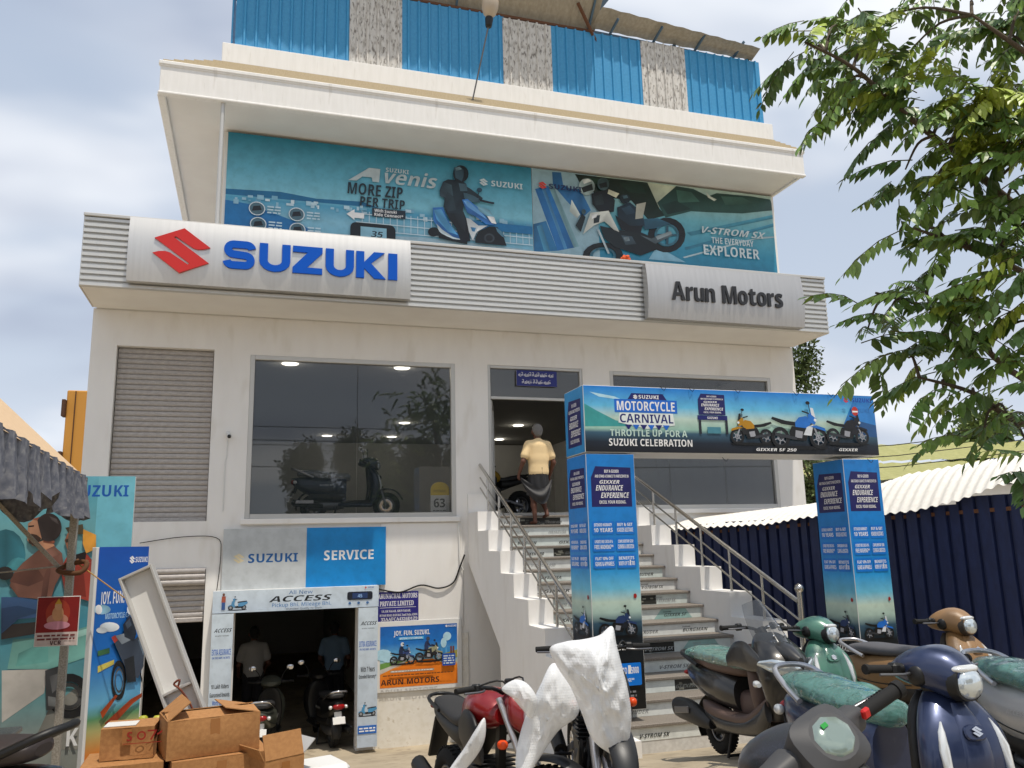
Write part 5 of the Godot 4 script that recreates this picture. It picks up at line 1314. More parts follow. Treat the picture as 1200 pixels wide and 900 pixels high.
func trace_couple() -> Array:
	return [[190, 185, 178, 3.672, 1.136, 4.019, 1.125, 4.002, 0.934, 3.707, 0.723],
		[150, 148, 140, 4.044, 0.796, 4.389, 1.090, 4.431, 0.450, 3.931, 0.496],
		[55, 120, 135, 3.773, 2.078, 3.769, 1.997, 3.742, 1.929, 3.697, 1.884, 3.642, 1.870, 3.584, 1.888, 3.532, 1.935, 3.494, 2.004, 3.476, 2.086, 3.480, 2.166, 3.506, 2.235, 3.550, 2.280, 3.606, 2.296, 3.665, 2.278, 3.717, 2.231, 3.755, 2.160],
		[70, 140, 150, 3.840, 1.910, 3.837, 1.856, 3.817, 1.811, 3.785, 1.782, 3.745, 1.773, 3.703, 1.785, 3.666, 1.817, 3.640, 1.863, 3.627, 1.917, 3.631, 1.971, 3.650, 2.016, 3.682, 2.046, 3.722, 2.056, 3.764, 2.044, 3.801, 2.012, 3.828, 1.965],
		[125, 185, 175, 3.713, 1.145, 3.735, 1.381, 3.999, 1.390, 4.180, 1.427, 4.356, 1.477, 4.379, 1.230, 4.198, 1.171, 4.019, 1.125],
		[95, 155, 148, 3.786, 1.265, 4.000, 1.367, 4.015, 1.183, 3.774, 1.163],
		[160, 205, 195, 4.032, 1.377, 4.342, 1.454, 4.345, 1.407, 4.058, 1.318],
		[35, 35, 36, 4.365, 0.885, 4.359, 0.823, 4.300, 0.850, 4.304, 0.889],
		[35, 35, 36, 4.359, 0.823, 4.334, 0.770, 4.284, 0.816, 4.300, 0.850],
		[35, 35, 36, 4.334, 0.770, 4.291, 0.733, 4.257, 0.792, 4.284, 0.816],
		[35, 35, 36, 4.291, 0.733, 4.238, 0.716, 4.223, 0.781, 4.257, 0.792],
		[35, 35, 36, 4.238, 0.716, 4.180, 0.721, 4.186, 0.784, 4.223, 0.781],
		[35, 35, 36, 4.180, 0.721, 4.124, 0.747, 4.150, 0.801, 4.186, 0.784],
		[35, 35, 36, 4.124, 0.747, 4.077, 0.790, 4.119, 0.829, 4.150, 0.801],
		[35, 35, 36, 4.077, 0.790, 4.044, 0.847, 4.098, 0.865, 4.119, 0.829],
		[35, 35, 36, 4.044, 0.847, 4.029, 0.909, 4.089, 0.905, 4.098, 0.865],
		[35, 35, 36, 4.029, 0.909, 4.034, 0.971, 4.092, 0.944, 4.089, 0.905],
		[35, 35, 36, 4.034, 0.971, 4.059, 1.024, 4.108, 0.978, 4.092, 0.944],
		[35, 35, 36, 4.059, 1.024, 4.100, 1.061, 4.135, 1.002, 4.108, 0.978],
		[35, 35, 36, 4.100, 1.061, 4.154, 1.079, 4.169, 1.014, 4.135, 1.002],
		[35, 35, 36, 4.154, 1.079, 4.212, 1.076, 4.206, 1.011, 4.169, 1.014],
		[35, 35, 36, 4.212, 1.076, 4.269, 1.050, 4.243, 0.995, 4.206, 1.011],
		[35, 35, 36, 4.269, 1.050, 4.317, 1.006, 4.273, 0.967, 4.243, 0.995],
		[35, 35, 36, 4.317, 1.006, 4.351, 0.948, 4.295, 0.930, 4.273, 0.967],
		[35, 35, 36, 4.351, 0.948, 4.365, 0.885, 4.304, 0.889, 4.295, 0.930],
		[70, 70, 70, 4.296, 0.890, 4.292, 0.853, 4.263, 0.866, 4.266, 0.892],
		[70, 70, 70, 4.292, 0.853, 4.277, 0.821, 4.253, 0.844, 4.263, 0.866],
		[70, 70, 70, 4.277, 0.821, 4.252, 0.799, 4.235, 0.828, 4.253, 0.844],
		[70, 70, 70, 4.252, 0.799, 4.221, 0.788, 4.213, 0.821, 4.235, 0.828],
		[70, 70, 70, 4.221, 0.788, 4.187, 0.791, 4.189, 0.823, 4.213, 0.821],
		[70, 70, 70, 4.187, 0.791, 4.153, 0.807, 4.166, 0.834, 4.189, 0.823],
		[70, 70, 70, 4.153, 0.807, 4.125, 0.833, 4.146, 0.852, 4.166, 0.834],
		[70, 70, 70, 4.125, 0.833, 4.106, 0.867, 4.133, 0.876, 4.146, 0.852],
		[70, 70, 70, 4.106, 0.867, 4.097, 0.904, 4.127, 0.902, 4.133, 0.876],
		[70, 70, 70, 4.097, 0.904, 4.100, 0.941, 4.129, 0.928, 4.127, 0.902],
		[70, 70, 70, 4.100, 0.941, 4.115, 0.973, 4.139, 0.950, 4.129, 0.928],
		[70, 70, 70, 4.115, 0.973, 4.140, 0.996, 4.156, 0.966, 4.139, 0.950],
		[70, 70, 70, 4.140, 0.996, 4.171, 1.006, 4.178, 0.974, 4.156, 0.966],
		[70, 70, 70, 4.171, 1.006, 4.205, 1.004, 4.203, 0.972, 4.178, 0.974],
		[70, 70, 70, 4.205, 1.004, 4.239, 0.989, 4.226, 0.961, 4.203, 0.972],
		[70, 70, 70, 4.239, 0.989, 4.267, 0.962, 4.246, 0.943, 4.226, 0.961],
		[70, 70, 70, 4.267, 0.962, 4.287, 0.928, 4.260, 0.919, 4.246, 0.943],
		[70, 70, 70, 4.287, 0.928, 4.296, 0.890, 4.266, 0.892, 4.260, 0.919],
		[60, 60, 62, 3.998, 1.115, 4.092, 1.143, 4.166, 1.013, 4.117, 0.813, 4.033, 0.797],
		[95, 95, 96, 4.034, 1.067, 4.096, 1.086, 4.129, 0.993, 4.066, 0.929],
		[110, 112, 112, 4.035, 0.909, 4.165, 0.877, 4.160, 0.810, 4.041, 0.830],
		[45, 38, 36, 3.641, 1.500, 3.957, 1.520, 4.028, 1.435, 3.651, 1.386],
		[160, 62, 48, 4.054, 1.951, 4.091, 2.046, 4.244, 2.078, 4.317, 1.992, 4.340, 1.655, 4.103, 1.736],
		[130, 46, 36, 4.091, 1.902, 4.231, 1.946, 4.270, 1.706, 4.109, 1.740],
		[35, 25, 25, 4.092, 2.099, 4.160, 2.068, 4.247, 2.095, 4.240, 2.013, 4.113, 1.993],
		[150, 100, 75, 4.067, 2.191, 4.096, 2.283, 4.151, 2.262, 4.161, 2.117, 4.101, 2.094],
		[60, 45, 38, 4.071, 2.201, 4.115, 2.210, 4.117, 2.181, 4.078, 2.172],
		[80, 70, 50, 4.064, 2.300, 4.200, 2.330, 4.219, 2.242, 4.099, 2.244],
		[215, 150, 60, 4.207, 2.286, 4.312, 2.235, 4.320, 2.113, 4.244, 2.078, 4.211, 2.164],
		[55, 85, 125, 3.622, 1.731, 3.749, 1.726, 3.977, 1.682, 3.971, 1.554, 3.763, 1.545, 3.647, 1.432],
		[40, 64, 98, 3.630, 1.639, 3.754, 1.656, 3.950, 1.601, 3.763, 1.552, 3.646, 1.443],
		[125, 85, 72, 3.758, 2.007, 3.868, 2.111, 3.985, 2.150, 4.055, 2.083, 4.081, 1.950, 4.021, 1.810, 3.997, 1.693, 3.749, 1.726, 3.677, 1.822, 3.700, 1.927],
		[105, 68, 57, 3.700, 1.927, 3.880, 1.956, 3.941, 1.865, 3.816, 1.812, 3.674, 1.857],
		[96, 62, 53, 3.929, 1.884, 3.963, 2.002, 3.981, 1.996, 3.967, 1.718, 3.921, 1.708],
		[142, 100, 86, 3.890, 2.099, 3.986, 2.135, 4.041, 2.076, 3.981, 2.049],
		[40, 38, 38, 3.698, 1.924, 3.695, 1.903, 3.683, 1.885, 3.663, 1.874, 3.640, 1.870, 3.615, 1.875, 3.593, 1.888, 3.578, 1.907, 3.571, 1.928, 3.574, 1.950, 3.587, 1.968, 3.606, 1.979, 3.630, 1.983, 3.655, 1.978, 3.676, 1.965, 3.692, 1.946],
		[180, 130, 100, 3.837, 2.172, 3.937, 2.206, 3.996, 2.149, 3.891, 2.094],
		[190, 140, 110, 3.774, 2.341, 3.815, 2.377, 3.890, 2.383, 3.897, 2.291, 3.886, 2.207, 3.826, 2.148, 3.781, 2.197],
		[60, 40, 32, 3.782, 2.235, 3.809, 2.254, 3.847, 2.244, 3.886, 2.214, 3.848, 2.143, 3.794, 2.173],
		[160, 112, 88, 3.771, 2.269, 3.783, 2.305, 3.796, 2.257],
		[48, 34, 28, 3.778, 2.322, 3.821, 2.326, 3.822, 2.314, 3.781, 2.310],
		[140, 80, 60, 3.799, 2.379, 3.889, 2.403, 3.914, 2.363, 3.917, 2.267, 3.926, 2.204, 3.993, 2.188, 3.990, 2.164, 3.906, 2.180, 3.885, 2.286, 3.879, 2.354],
		[50, 42, 42, 3.844, 2.367, 3.856, 2.389, 3.873, 2.407, 3.893, 2.420, 3.916, 2.426, 3.940, 2.425, 3.963, 2.418, 3.986, 2.404, 4.005, 2.385, 4.020, 2.362, 4.031, 2.335, 4.037, 2.306, 4.037, 2.278, 4.031, 2.251, 4.020, 2.227, 4.004, 2.208, 3.985, 2.194, 3.963, 2.186, 3.940, 2.184, 3.916, 2.190, 3.893, 2.201],
		[90, 80, 80, 3.933, 2.402, 3.992, 2.377, 4.013, 2.328, 3.957, 2.368]]
func trace_standee() -> Array:
	return [[150, 200, 225, 0.165, 1.678, 0.160, 1.664, 0.143, 1.653, 0.118, 1.647, 0.088, 1.646, 0.058, 1.652, 0.032, 1.662, 0.014, 1.675, 0.007, 1.689, 0.012, 1.703, 0.028, 1.714, 0.052, 1.720, 0.082, 1.721, 0.112, 1.716, 0.139, 1.706, 0.157, 1.692],
		[225, 235, 240, 0.257, 1.534, 0.251, 1.520, 0.232, 1.510, 0.203, 1.504, 0.168, 1.505, 0.134, 1.511, 0.104, 1.522, 0.084, 1.536, 0.076, 1.551, 0.082, 1.564, 0.100, 1.574, 0.128, 1.580, 0.162, 1.580, 0.197, 1.574, 0.228, 1.563, 0.248, 1.549],
		[225, 235, 240, 0.149, 1.519, 0.146, 1.510, 0.136, 1.503, 0.119, 1.500, 0.100, 1.500, 0.080, 1.504, 0.063, 1.510, 0.052, 1.519, 0.047, 1.528, 0.050, 1.537, 0.061, 1.544, 0.077, 1.547, 0.096, 1.547, 0.116, 1.543, 0.133, 1.537, 0.145, 1.528],
		[240, 244, 246, 0.087, 1.683, 0.086, 1.669, 0.080, 1.658, 0.070, 1.651, 0.059, 1.649, 0.046, 1.653, 0.036, 1.661, 0.028, 1.674, 0.024, 1.688, 0.026, 1.702, 0.031, 1.714, 0.041, 1.721, 0.053, 1.723, 0.065, 1.719, 0.076, 1.710, 0.083, 1.698],
		[60, 110, 70, 0.072, 1.369, 0.178, 1.382, 0.182, 1.340, 0.075, 1.328],
		[205, 190, 90, 0.082, 1.253, 0.226, 1.284, 0.229, 1.250, 0.086, 1.203],
		[26, 26, 28, 0.349, 1.108, 0.349, 1.055, 0.329, 1.073, 0.329, 1.111],
		[26, 26, 28, 0.349, 1.055, 0.340, 1.010, 0.323, 1.040, 0.329, 1.073],
		[26, 26, 28, 0.340, 1.010, 0.325, 0.978, 0.312, 1.018, 0.323, 1.040],
		[26, 26, 28, 0.325, 0.978, 0.303, 0.964, 0.297, 1.007, 0.312, 1.018],
		[26, 26, 28, 0.303, 0.964, 0.279, 0.968, 0.279, 1.010, 0.297, 1.007],
		[26, 26, 28, 0.279, 0.968, 0.255, 0.990, 0.262, 1.025, 0.279, 1.010],
		[26, 26, 28, 0.255, 0.990, 0.234, 1.027, 0.247, 1.052, 0.262, 1.025],
		[26, 26, 28, 0.234, 1.027, 0.219, 1.075, 0.236, 1.087, 0.247, 1.052],
		[26, 26, 28, 0.219, 1.075, 0.211, 1.128, 0.230, 1.125, 0.236, 1.087],
		[26, 26, 28, 0.211, 1.128, 0.210, 1.180, 0.230, 1.163, 0.230, 1.125],
		[26, 26, 28, 0.210, 1.180, 0.219, 1.225, 0.235, 1.195, 0.230, 1.163],
		[26, 26, 28, 0.219, 1.225, 0.234, 1.257, 0.247, 1.218, 0.235, 1.195],
		[26, 26, 28, 0.234, 1.257, 0.255, 1.273, 0.262, 1.230, 0.247, 1.218],
		[26, 26, 28, 0.255, 1.273, 0.279, 1.270, 0.279, 1.227, 0.262, 1.230],
		[26, 26, 28, 0.279, 1.270, 0.303, 1.248, 0.297, 1.212, 0.279, 1.227],
		[26, 26, 28, 0.303, 1.248, 0.325, 1.211, 0.312, 1.185, 0.297, 1.212],
		[26, 26, 28, 0.325, 1.211, 0.341, 1.162, 0.323, 1.150, 0.312, 1.185],
		[26, 26, 28, 0.341, 1.162, 0.349, 1.108, 0.329, 1.111, 0.323, 1.150],
		[80, 82, 84, 0.320, 1.112, 0.320, 1.079, 0.312, 1.087, 0.312, 1.113],
		[80, 82, 84, 0.320, 1.079, 0.315, 1.050, 0.308, 1.064, 0.312, 1.087],
		[80, 82, 84, 0.315, 1.050, 0.306, 1.030, 0.301, 1.048, 0.308, 1.064],
		[80, 82, 84, 0.306, 1.030, 0.294, 1.021, 0.291, 1.040, 0.301, 1.048],
		[80, 82, 84, 0.294, 1.021, 0.280, 1.023, 0.280, 1.042, 0.291, 1.040],
		[80, 82, 84, 0.280, 1.023, 0.266, 1.037, 0.268, 1.053, 0.280, 1.042],
		[80, 82, 84, 0.266, 1.037, 0.253, 1.060, 0.258, 1.072, 0.268, 1.053],
		[80, 82, 84, 0.253, 1.060, 0.244, 1.090, 0.251, 1.096, 0.258, 1.072],
		[80, 82, 84, 0.244, 1.090, 0.239, 1.124, 0.247, 1.123, 0.251, 1.096],
		[80, 82, 84, 0.239, 1.124, 0.238, 1.157, 0.247, 1.149, 0.247, 1.123],
		[80, 82, 84, 0.238, 1.157, 0.243, 1.185, 0.250, 1.172, 0.247, 1.149],
		[80, 82, 84, 0.243, 1.185, 0.252, 1.206, 0.258, 1.188, 0.250, 1.172],
		[80, 82, 84, 0.252, 1.206, 0.265, 1.216, 0.267, 1.196, 0.258, 1.188],
		[80, 82, 84, 0.265, 1.216, 0.279, 1.214, 0.279, 1.195, 0.267, 1.196],
		[80, 82, 84, 0.279, 1.214, 0.293, 1.200, 0.290, 1.184, 0.279, 1.195],
		[80, 82, 84, 0.293, 1.200, 0.306, 1.177, 0.300, 1.165, 0.290, 1.184],
		[80, 82, 84, 0.306, 1.177, 0.315, 1.146, 0.308, 1.141, 0.300, 1.165],
		[80, 82, 84, 0.315, 1.146, 0.320, 1.112, 0.312, 1.113, 0.308, 1.141],
		[26, 26, 28, 0.553, 1.173, 0.554, 1.126, 0.540, 1.142, 0.540, 1.175],
		[26, 26, 28, 0.554, 1.126, 0.549, 1.085, 0.537, 1.113, 0.540, 1.142],
		[26, 26, 28, 0.549, 1.085, 0.540, 1.055, 0.531, 1.093, 0.537, 1.113],
		[26, 26, 28, 0.540, 1.055, 0.527, 1.041, 0.522, 1.082, 0.531, 1.093],
		[26, 26, 28, 0.527, 1.041, 0.512, 1.043, 0.511, 1.084, 0.522, 1.082],
		[26, 26, 28, 0.512, 1.043, 0.497, 1.062, 0.500, 1.097, 0.511, 1.084],
		[26, 26, 28, 0.497, 1.062, 0.483, 1.094, 0.491, 1.120, 0.500, 1.097],
		[26, 26, 28, 0.483, 1.094, 0.472, 1.137, 0.483, 1.150, 0.491, 1.120],
		[26, 26, 28, 0.472, 1.137, 0.466, 1.185, 0.479, 1.183, 0.483, 1.150],
		[26, 26, 28, 0.466, 1.185, 0.465, 1.232, 0.478, 1.216, 0.479, 1.183],
		[26, 26, 28, 0.465, 1.232, 0.469, 1.273, 0.481, 1.245, 0.478, 1.216],
		[26, 26, 28, 0.469, 1.273, 0.479, 1.303, 0.488, 1.266, 0.481, 1.245],
		[26, 26, 28, 0.479, 1.303, 0.491, 1.318, 0.497, 1.276, 0.488, 1.266],
		[26, 26, 28, 0.491, 1.318, 0.506, 1.316, 0.507, 1.275, 0.497, 1.276],
		[26, 26, 28, 0.506, 1.316, 0.522, 1.298, 0.518, 1.262, 0.507, 1.275],
		[26, 26, 28, 0.522, 1.298, 0.536, 1.265, 0.528, 1.239, 0.518, 1.262],
		[26, 26, 28, 0.536, 1.265, 0.547, 1.222, 0.535, 1.209, 0.528, 1.239],
		[26, 26, 28, 0.547, 1.222, 0.553, 1.173, 0.540, 1.175, 0.535, 1.209],
		[60, 70, 85, 0.194, 1.439, 0.302, 1.478, 0.389, 1.418, 0.470, 1.470, 0.526, 1.386, 0.524, 1.247, 0.455, 1.110, 0.358, 1.157, 0.287, 1.276],
		[110, 125, 140, 0.432, 1.413, 0.487, 1.451, 0.521, 1.369, 0.491, 1.285],
		[36, 40, 48, 0.308, 1.274, 0.399, 1.296, 0.436, 1.087, 0.352, 1.091],
		[170, 60, 50, 0.176, 1.461, 0.211, 1.477, 0.238, 1.434, 0.208, 1.414],
		[140, 150, 160, 0.211, 1.470, 0.302, 1.482, 0.358, 1.421, 0.278, 1.396],
		[40, 48, 60, 0.276, 1.549, 0.332, 1.616, 0.384, 1.570, 0.409, 1.468, 0.390, 1.409, 0.298, 1.453],
		[66, 78, 94, 0.296, 1.556, 0.334, 1.592, 0.359, 1.541, 0.320, 1.511],
		[205, 210, 214, 0.375, 1.662, 0.374, 1.646, 0.367, 1.633, 0.356, 1.625, 0.342, 1.622, 0.328, 1.627, 0.316, 1.637, 0.308, 1.651, 0.304, 1.667, 0.305, 1.683, 0.312, 1.696, 0.323, 1.704, 0.336, 1.706, 0.350, 1.702, 0.362, 1.692, 0.371, 1.678],
		[60, 66, 74, 0.331, 1.665, 0.370, 1.676, 0.375, 1.641, 0.341, 1.636],
		[175, 70, 20, 0.120, 0.906, 0.247, 1.015, 0.268, 1.004, 0.143, 0.854],
		[160, 60, 18, 0.165, 0.817, 0.394, 0.958, 0.580, 1.014, 0.585, 0.996, 0.417, 0.921, 0.209, 0.761]]
func paint_trace(P: Print, items: Array, clip := Rect2()):
	for q in items:
		var pts := PackedVector2Array()
		for i in range(3, q.size(), 2): pts.append(Vector2(q[i], q[i + 1]))
		var keep := [pts]
		if clip.size.x > 0:
			var b := clip.position; var e := clip.end
			keep = Geometry2D.intersect_polygons(pts, PackedVector2Array([b, Vector2(e.x, b.y), e, Vector2(b.x, e.y)]))
		for k in keep: P.shaded(k, Color8(q[0], q[1], q[2]), 0.35)

# ---------------------------------------------------------------- stairs
func make_stairs():
	var S := thing("entrance_stairs", "broad flight of entrance stairs with poster-covered risers, stepped white parapets and steel handrails", "stairs")
	var n := 15
	var x0 := -0.07; var x1 := 2.25
	var words := ["V-STROM SX", "GIXXER SF", "BURGMAN", "GIXXER 250", "V-STROM 650", "HAYABUSA", "GIXXER", "GIXXER SF 250", "KATANA", "BURGMAN STREET", "ACCESS 125", "AVENIS", "BURGMAN", "INTRUDER", "V-STROM SX"]
	var rg := RandomNumberGenerator.new(); rg.seed = 77
	var m: MB
	for i in n:
		var y := 3.62 - 0.175 * i
		var zf := 0.214 + 0.367 * i
		var zb := zf - 0.42 if i > 0 else -0.26
		var st := Node3D.new()
		st.name = "step"; S.add_child(st, true)
		m = MB.new()
		var lo := maxf(y - 0.6, 0.5)
		m.box(Vector3((x0 + x1) / 2, (y - 0.035 + lo) / 2, (zf - 0.03 + zb) / 2), Vector3(x1 - x0, y - 0.035 - lo, zf - 0.03 - zb)); part(st, "riser", m, M.grey_paint)
		m = MB.new()
		m.box(Vector3((x0 + x1) / 2, y - 0.0175, (zf + zb) / 2), Vector3(x1 - x0 - 0.004, 0.035, zf - zb), 0.006); part(st, "tread", m, M.tread)
		# printed riser strip, curling and torn here and there
		var P := printed()
		var h := 0.134
		var pale := Color(0.88, 0.885, 0.875).lerp(Color(0.82, 0.86, 0.845), rg.randf())
		P.rect(0, 0, 2.24, h, pale)
		var dark := rg.randi() % 3 == 0
		var cut := rg.randf_range(0.5, 1.3)
		if dark or i in [0, 1, 2, 3, 12, 14]:
			P.rect(cut, 0.004, rg.randf_range(0.5, 0.9), h - 0.008, Color(0.16, 0.16, 0.15))
			for k in 14: P.rect(cut + rg.randf() * 0.5, rg.randf_range(0.01, 0.08), rg.randf_range(0.02, 0.09), rg.randf_range(0.01, 0.03), Color(0.2, 0.2, 0.18).lerp(Color(0.6, 0.6, 0.55), rg.randf()))
		if i in [8, 10]: P.poly([Vector2(1.5, 0.0), Vector2(2.1, 0.0), Vector2(2.0, h), Vector2(1.62, h)], Color(0.60, 0.74, 0.72))
		var ink := Color(0.16, 0.17, 0.18) if i % 3 != 1 else Color(0.60, 0.61, 0.61)
		for k in 3:
			var tx: float = [0.18, 0.95, 1.72][k] + rg.randf_range(-0.08, 0.08)
			if tx + 0.3 < 2.2: P.txt(words[(i + k * 4) % words.size()], tx, 0.03, 0.042, ink if k != 1 else ink.lerp(pale, 0.3), 0.0, rg.randf_range(0.30, 0.42), "bold", 0.4)
			if k == 2: P.txt("SUZUKI", tx, 0.085, 0.018, ink, 0.0, 0.12)
		P.small(0.02, 0.012, 0.10, 0.02, 1, Color(0.45, 0.45, 0.45), i)
		part(st, "riser_poster", P, M.print_matt, "", Transform3D(Basis(Vector3.RIGHT, rg.randf_range(-0.03, 0.0)), Vector3(x0 + 0.03, y - 0.173, zf - 0.026)))
	# left stepped parapet: outer face outline in z, y
	var k0 := 0.04
	for side in 2:
		var run: float = [0.633, 0.738][side]; var drop := 0.322
		var zs: float = [0.04, 0.15][side]; var ys: float = [4.0, 4.03][side]
		var cnt: int = [9, 8][side]
		var xl: float = [-0.42, 2.25][side]; var xr: float = [-0.07, 2.60][side]
		var poly := PackedVector2Array()
		var z := zs
		var y := ys
		poly.append(Vector2(-0.005, y))
		for k in cnt:
			poly.append(Vector2(z, y)); y -= drop
			poly.append(Vector2(z, y)); z += run
		poly.append(Vector2(z, y)); poly.append(Vector2(z, 0.55))
		if side == 0:
			poly.append(Vector2(1.84, -0.3)); poly.append(Vector2(1.84, 1.63)); poly.append(Vector2(-0.005, 2.86))
		else:
			poly.append(Vector2(-0.005, -0.3))
		m = MB.new()
		m.t = Transform3D(Basis(Vector3(0, 0, 1), Vector3(0, 1, 0), Vector3(-1, 0, 0)), Vector3(xr, 0, 0))
		m.ext(poly, 0.0, xr - xl)
		part(S, "parapet", m, M.wall)
		# raised white faces and posts
		z = zs; y = ys
		for k in cnt + 1:
			var post := MB.new()
			var px := (xl + xr) / 2 + (0.06 if side == 0 else -0.02)
			var top: float = y + 0.56
			post.tube([Vector3(px, y - 0.02, z - 0.18), Vector3(px, top, z - 0.18)], 0.02, 8)
			if k < cnt - 1 + side: part(S, "rail_post", post, M.steel)
			y -= drop; z += run
		var a := Vector3((xl + xr) / 2 + (0.06 if side == 0 else -0.02), ys + 0.58, zs - 0.18); var d := Vector3(0, -drop, run)
		var e := float(cnt - 2 + side)
		for o in [[0.0, 0.028], [-0.22, 0.013], [-0.40, 0.013]]:
			m = MB.new()
			m.tube([a + Vector3(0, o[0], 0), a + Vector3(0, o[0], 0) + d * e], o[1], 10)
			part(S, "handrail" if o[0] == 0.0 else "rail_bar", m, M.steel)
		if side == 1:
			m = MB.new()
			var q: Vector3 = a + d * e
			m.tube([Vector3(q.x, q.y - 0.95, q.z + 0.03), Vector3(q.x, q.y + 0.12, q.z + 0.03)], 0.032, 12)
			m.t = Transform3D(Basis(), Vector3(q.x, q.y + 0.16, q.z + 0.03)); m.lathe([Vector2(0, -0.06), Vector2(0.04, -0.042), Vector2(0.058, 0.0), Vector2(0.04, 0.042), Vector2(0, 0.06)], 14)
			part(S, "newel_post", m, M.steel)
# ---------------------------------------------------------------- fence and sheds on the right
func make_right_side():
	var F := thing("sheet_fence", "dark blue corrugated sheet fence running out from the showroom beside the stairs", "fence")
	var A := Vector3(3.2, 0, 0.05); var Bv := Vector3(6.9, 0, 10.6)
	var dir := (Bv - A).normalized()
	var L := (Bv - A).length()
	var top := func(s: float) -> float:   # height of the sheet tops along the fence
		var z := A.z + dir.z * s
		var zs := [0.0, 1.25, 2.4, 3.1, 4.2, 4.7, 5.3, 5.45, 12.0]; var ys := [3.30, 3.34, 3.36, 3.42, 3.42, 3.45, 3.56, 3.74, 3.80]
		for i in 8:
			if z <= zs[i + 1]: return lerpf(ys[i], ys[i + 1], clampf((z - zs[i]) / (zs[i + 1] - zs[i]), 0, 1))
		return 3.8
	var s := 0.0
	var out0 := Vector3(dir.z, 0, -dir.x)
	var turn := atan2(-dir.z, dir.x)
	while s < L:
		var w := 0.8
		var m := corrugated(w, top.call(s) + 0.08 - 0.2, 0.2, 0.045)
		part(F, "sheet", m, M.fence, "", Transform3D(Basis(Vector3.UP, turn + PI), A + dir * (s + w) + Vector3(0, 0.2, 0) + out0 * (0.012 * (int(s * 10) % 3))))
		s += w - 0.03
	# corrugated white roof of the shed behind, sloping up and away from the fence
	var R := thing("lean_to_roof", "sunlit white corrugated roof edge above the dark blue fence", "roof")
	var out := Vector3(-dir.z, 0, dir.x)   # away from the stairs, to the right
	if out.x < 0: out = -out
	var lowp := [[0.05, 3.31], [1.25, 3.34], [2.43, 3.35], [3.07, 3.43], [4.22, 3.42], [4.71, 3.45], [5.27, 3.56], [5.75, 3.72], [10.6, 3.86]]
	var upp := [[0.05, 3.475], [1.32, 3.55], [2.61, 3.62], [3.09, 3.67], [4.23, 3.98], [5.05, 4.06], [5.99, 4.14], [10.6, 4.4]]
	var at := func(tab: Array, z: float) -> float:
		for i in tab.size() - 1:
			if z <= tab[i + 1][0]: return lerpf(tab[i][1], tab[i + 1][1], clampf((z - tab[i][0]) / (tab[i + 1][0] - tab[i][0]), 0, 1))
		return tab[-1][1]
	var m := MB.new()
	var rows := []
	var nn := 420
	for k in nn + 1:
		var sd := L * k / nn
		var p := A + dir * sd
		var wv := 0.016 * sin(sd * TAU / 0.146)
		var y0: float = at.call(lowp, p.z); var y1: float = at.call(upp, p.z)
		var rw := PackedVector3Array()
		for j in 6:
			var f := j / 5.0
			var dist := lerpf(-0.16, 0.75, f)
			# bowed sheet: rises quickly, then flattens
			var yy := lerpf(y0, y1 + 0.04, 1.0 - pow(1.0 - f, 1.6)) + wv
			rw.append(p + out * dist + Vector3(0, yy, 0))
		rows.append(rw)
	m.grid(rows, false, false)
	part(R, "corrugated_sheet", m, M.white_roof)
	m = MB.new()
	m.bar(A + out * 0.05 + Vector3(0, 3.22, 0), A + dir * L + out * 0.05 + Vector3(0, 3.6, 0), 0.05, 0.05)
	part(R, "eave_rail", m, M.rust)
	# pale green factory roof further off
	var G := thing("warehouse", "distant shed with two pale olive corrugated roof slopes behind the white roof", "building")
	var slopes := [[Vector3(11.0, 6.15, -10.4), Vector3(31.0, 6.15, -3.5), Vector3(30.3, 5.42, -1.5), Vector3(10.3, 5.42, -8.4)], [Vector3(10.3, 5.35, -8.4), Vector3(30.3, 5.35, -1.5), Vector3(29.6, 4.62, 0.5), Vector3(9.6, 4.72, -6.4)]]
	for q in slopes:
		for k in 14:
			var f := k / 14.0; var g := (k + 1) / 14.0
			roof_sheet_named(G, [q[0].lerp(q[1], f), q[0].lerp(q[1], g - 0.002), q[3].lerp(q[2], g - 0.002), q[3].lerp(q[2], f)], M.green_roof, 4)
	m = MB.new()
	m.bar(Vector3(9.9, 2.3, -6.9), Vector3(29.7, 2.3, 0.0), 0.2, 4.4); part(G, "wall", m, M.wall)
	m = MB.new()
	m.bar(Vector3(10.6, 2.6, -9.9), Vector3(30.4, 2.6, -3.2), 0.2, 5.6); part(G, "wall", m, M.wall)
	# teal strip of a door beyond the corner
	m = MB.new()
	m.box(Vector3(6.62, 4.2, -0.6), Vector3(0.08, 1.2, 0.7), 0.01)
	solo("side_shutter", m, mat(Color(0.12, 0.48, 0.46), 0.5), "narrow teal painted panel on the side of the white showroom", "panel")
func roof_sheet_named(parent, q: Array, mt, per):
	roof_sheet(parent, q, mt, per)

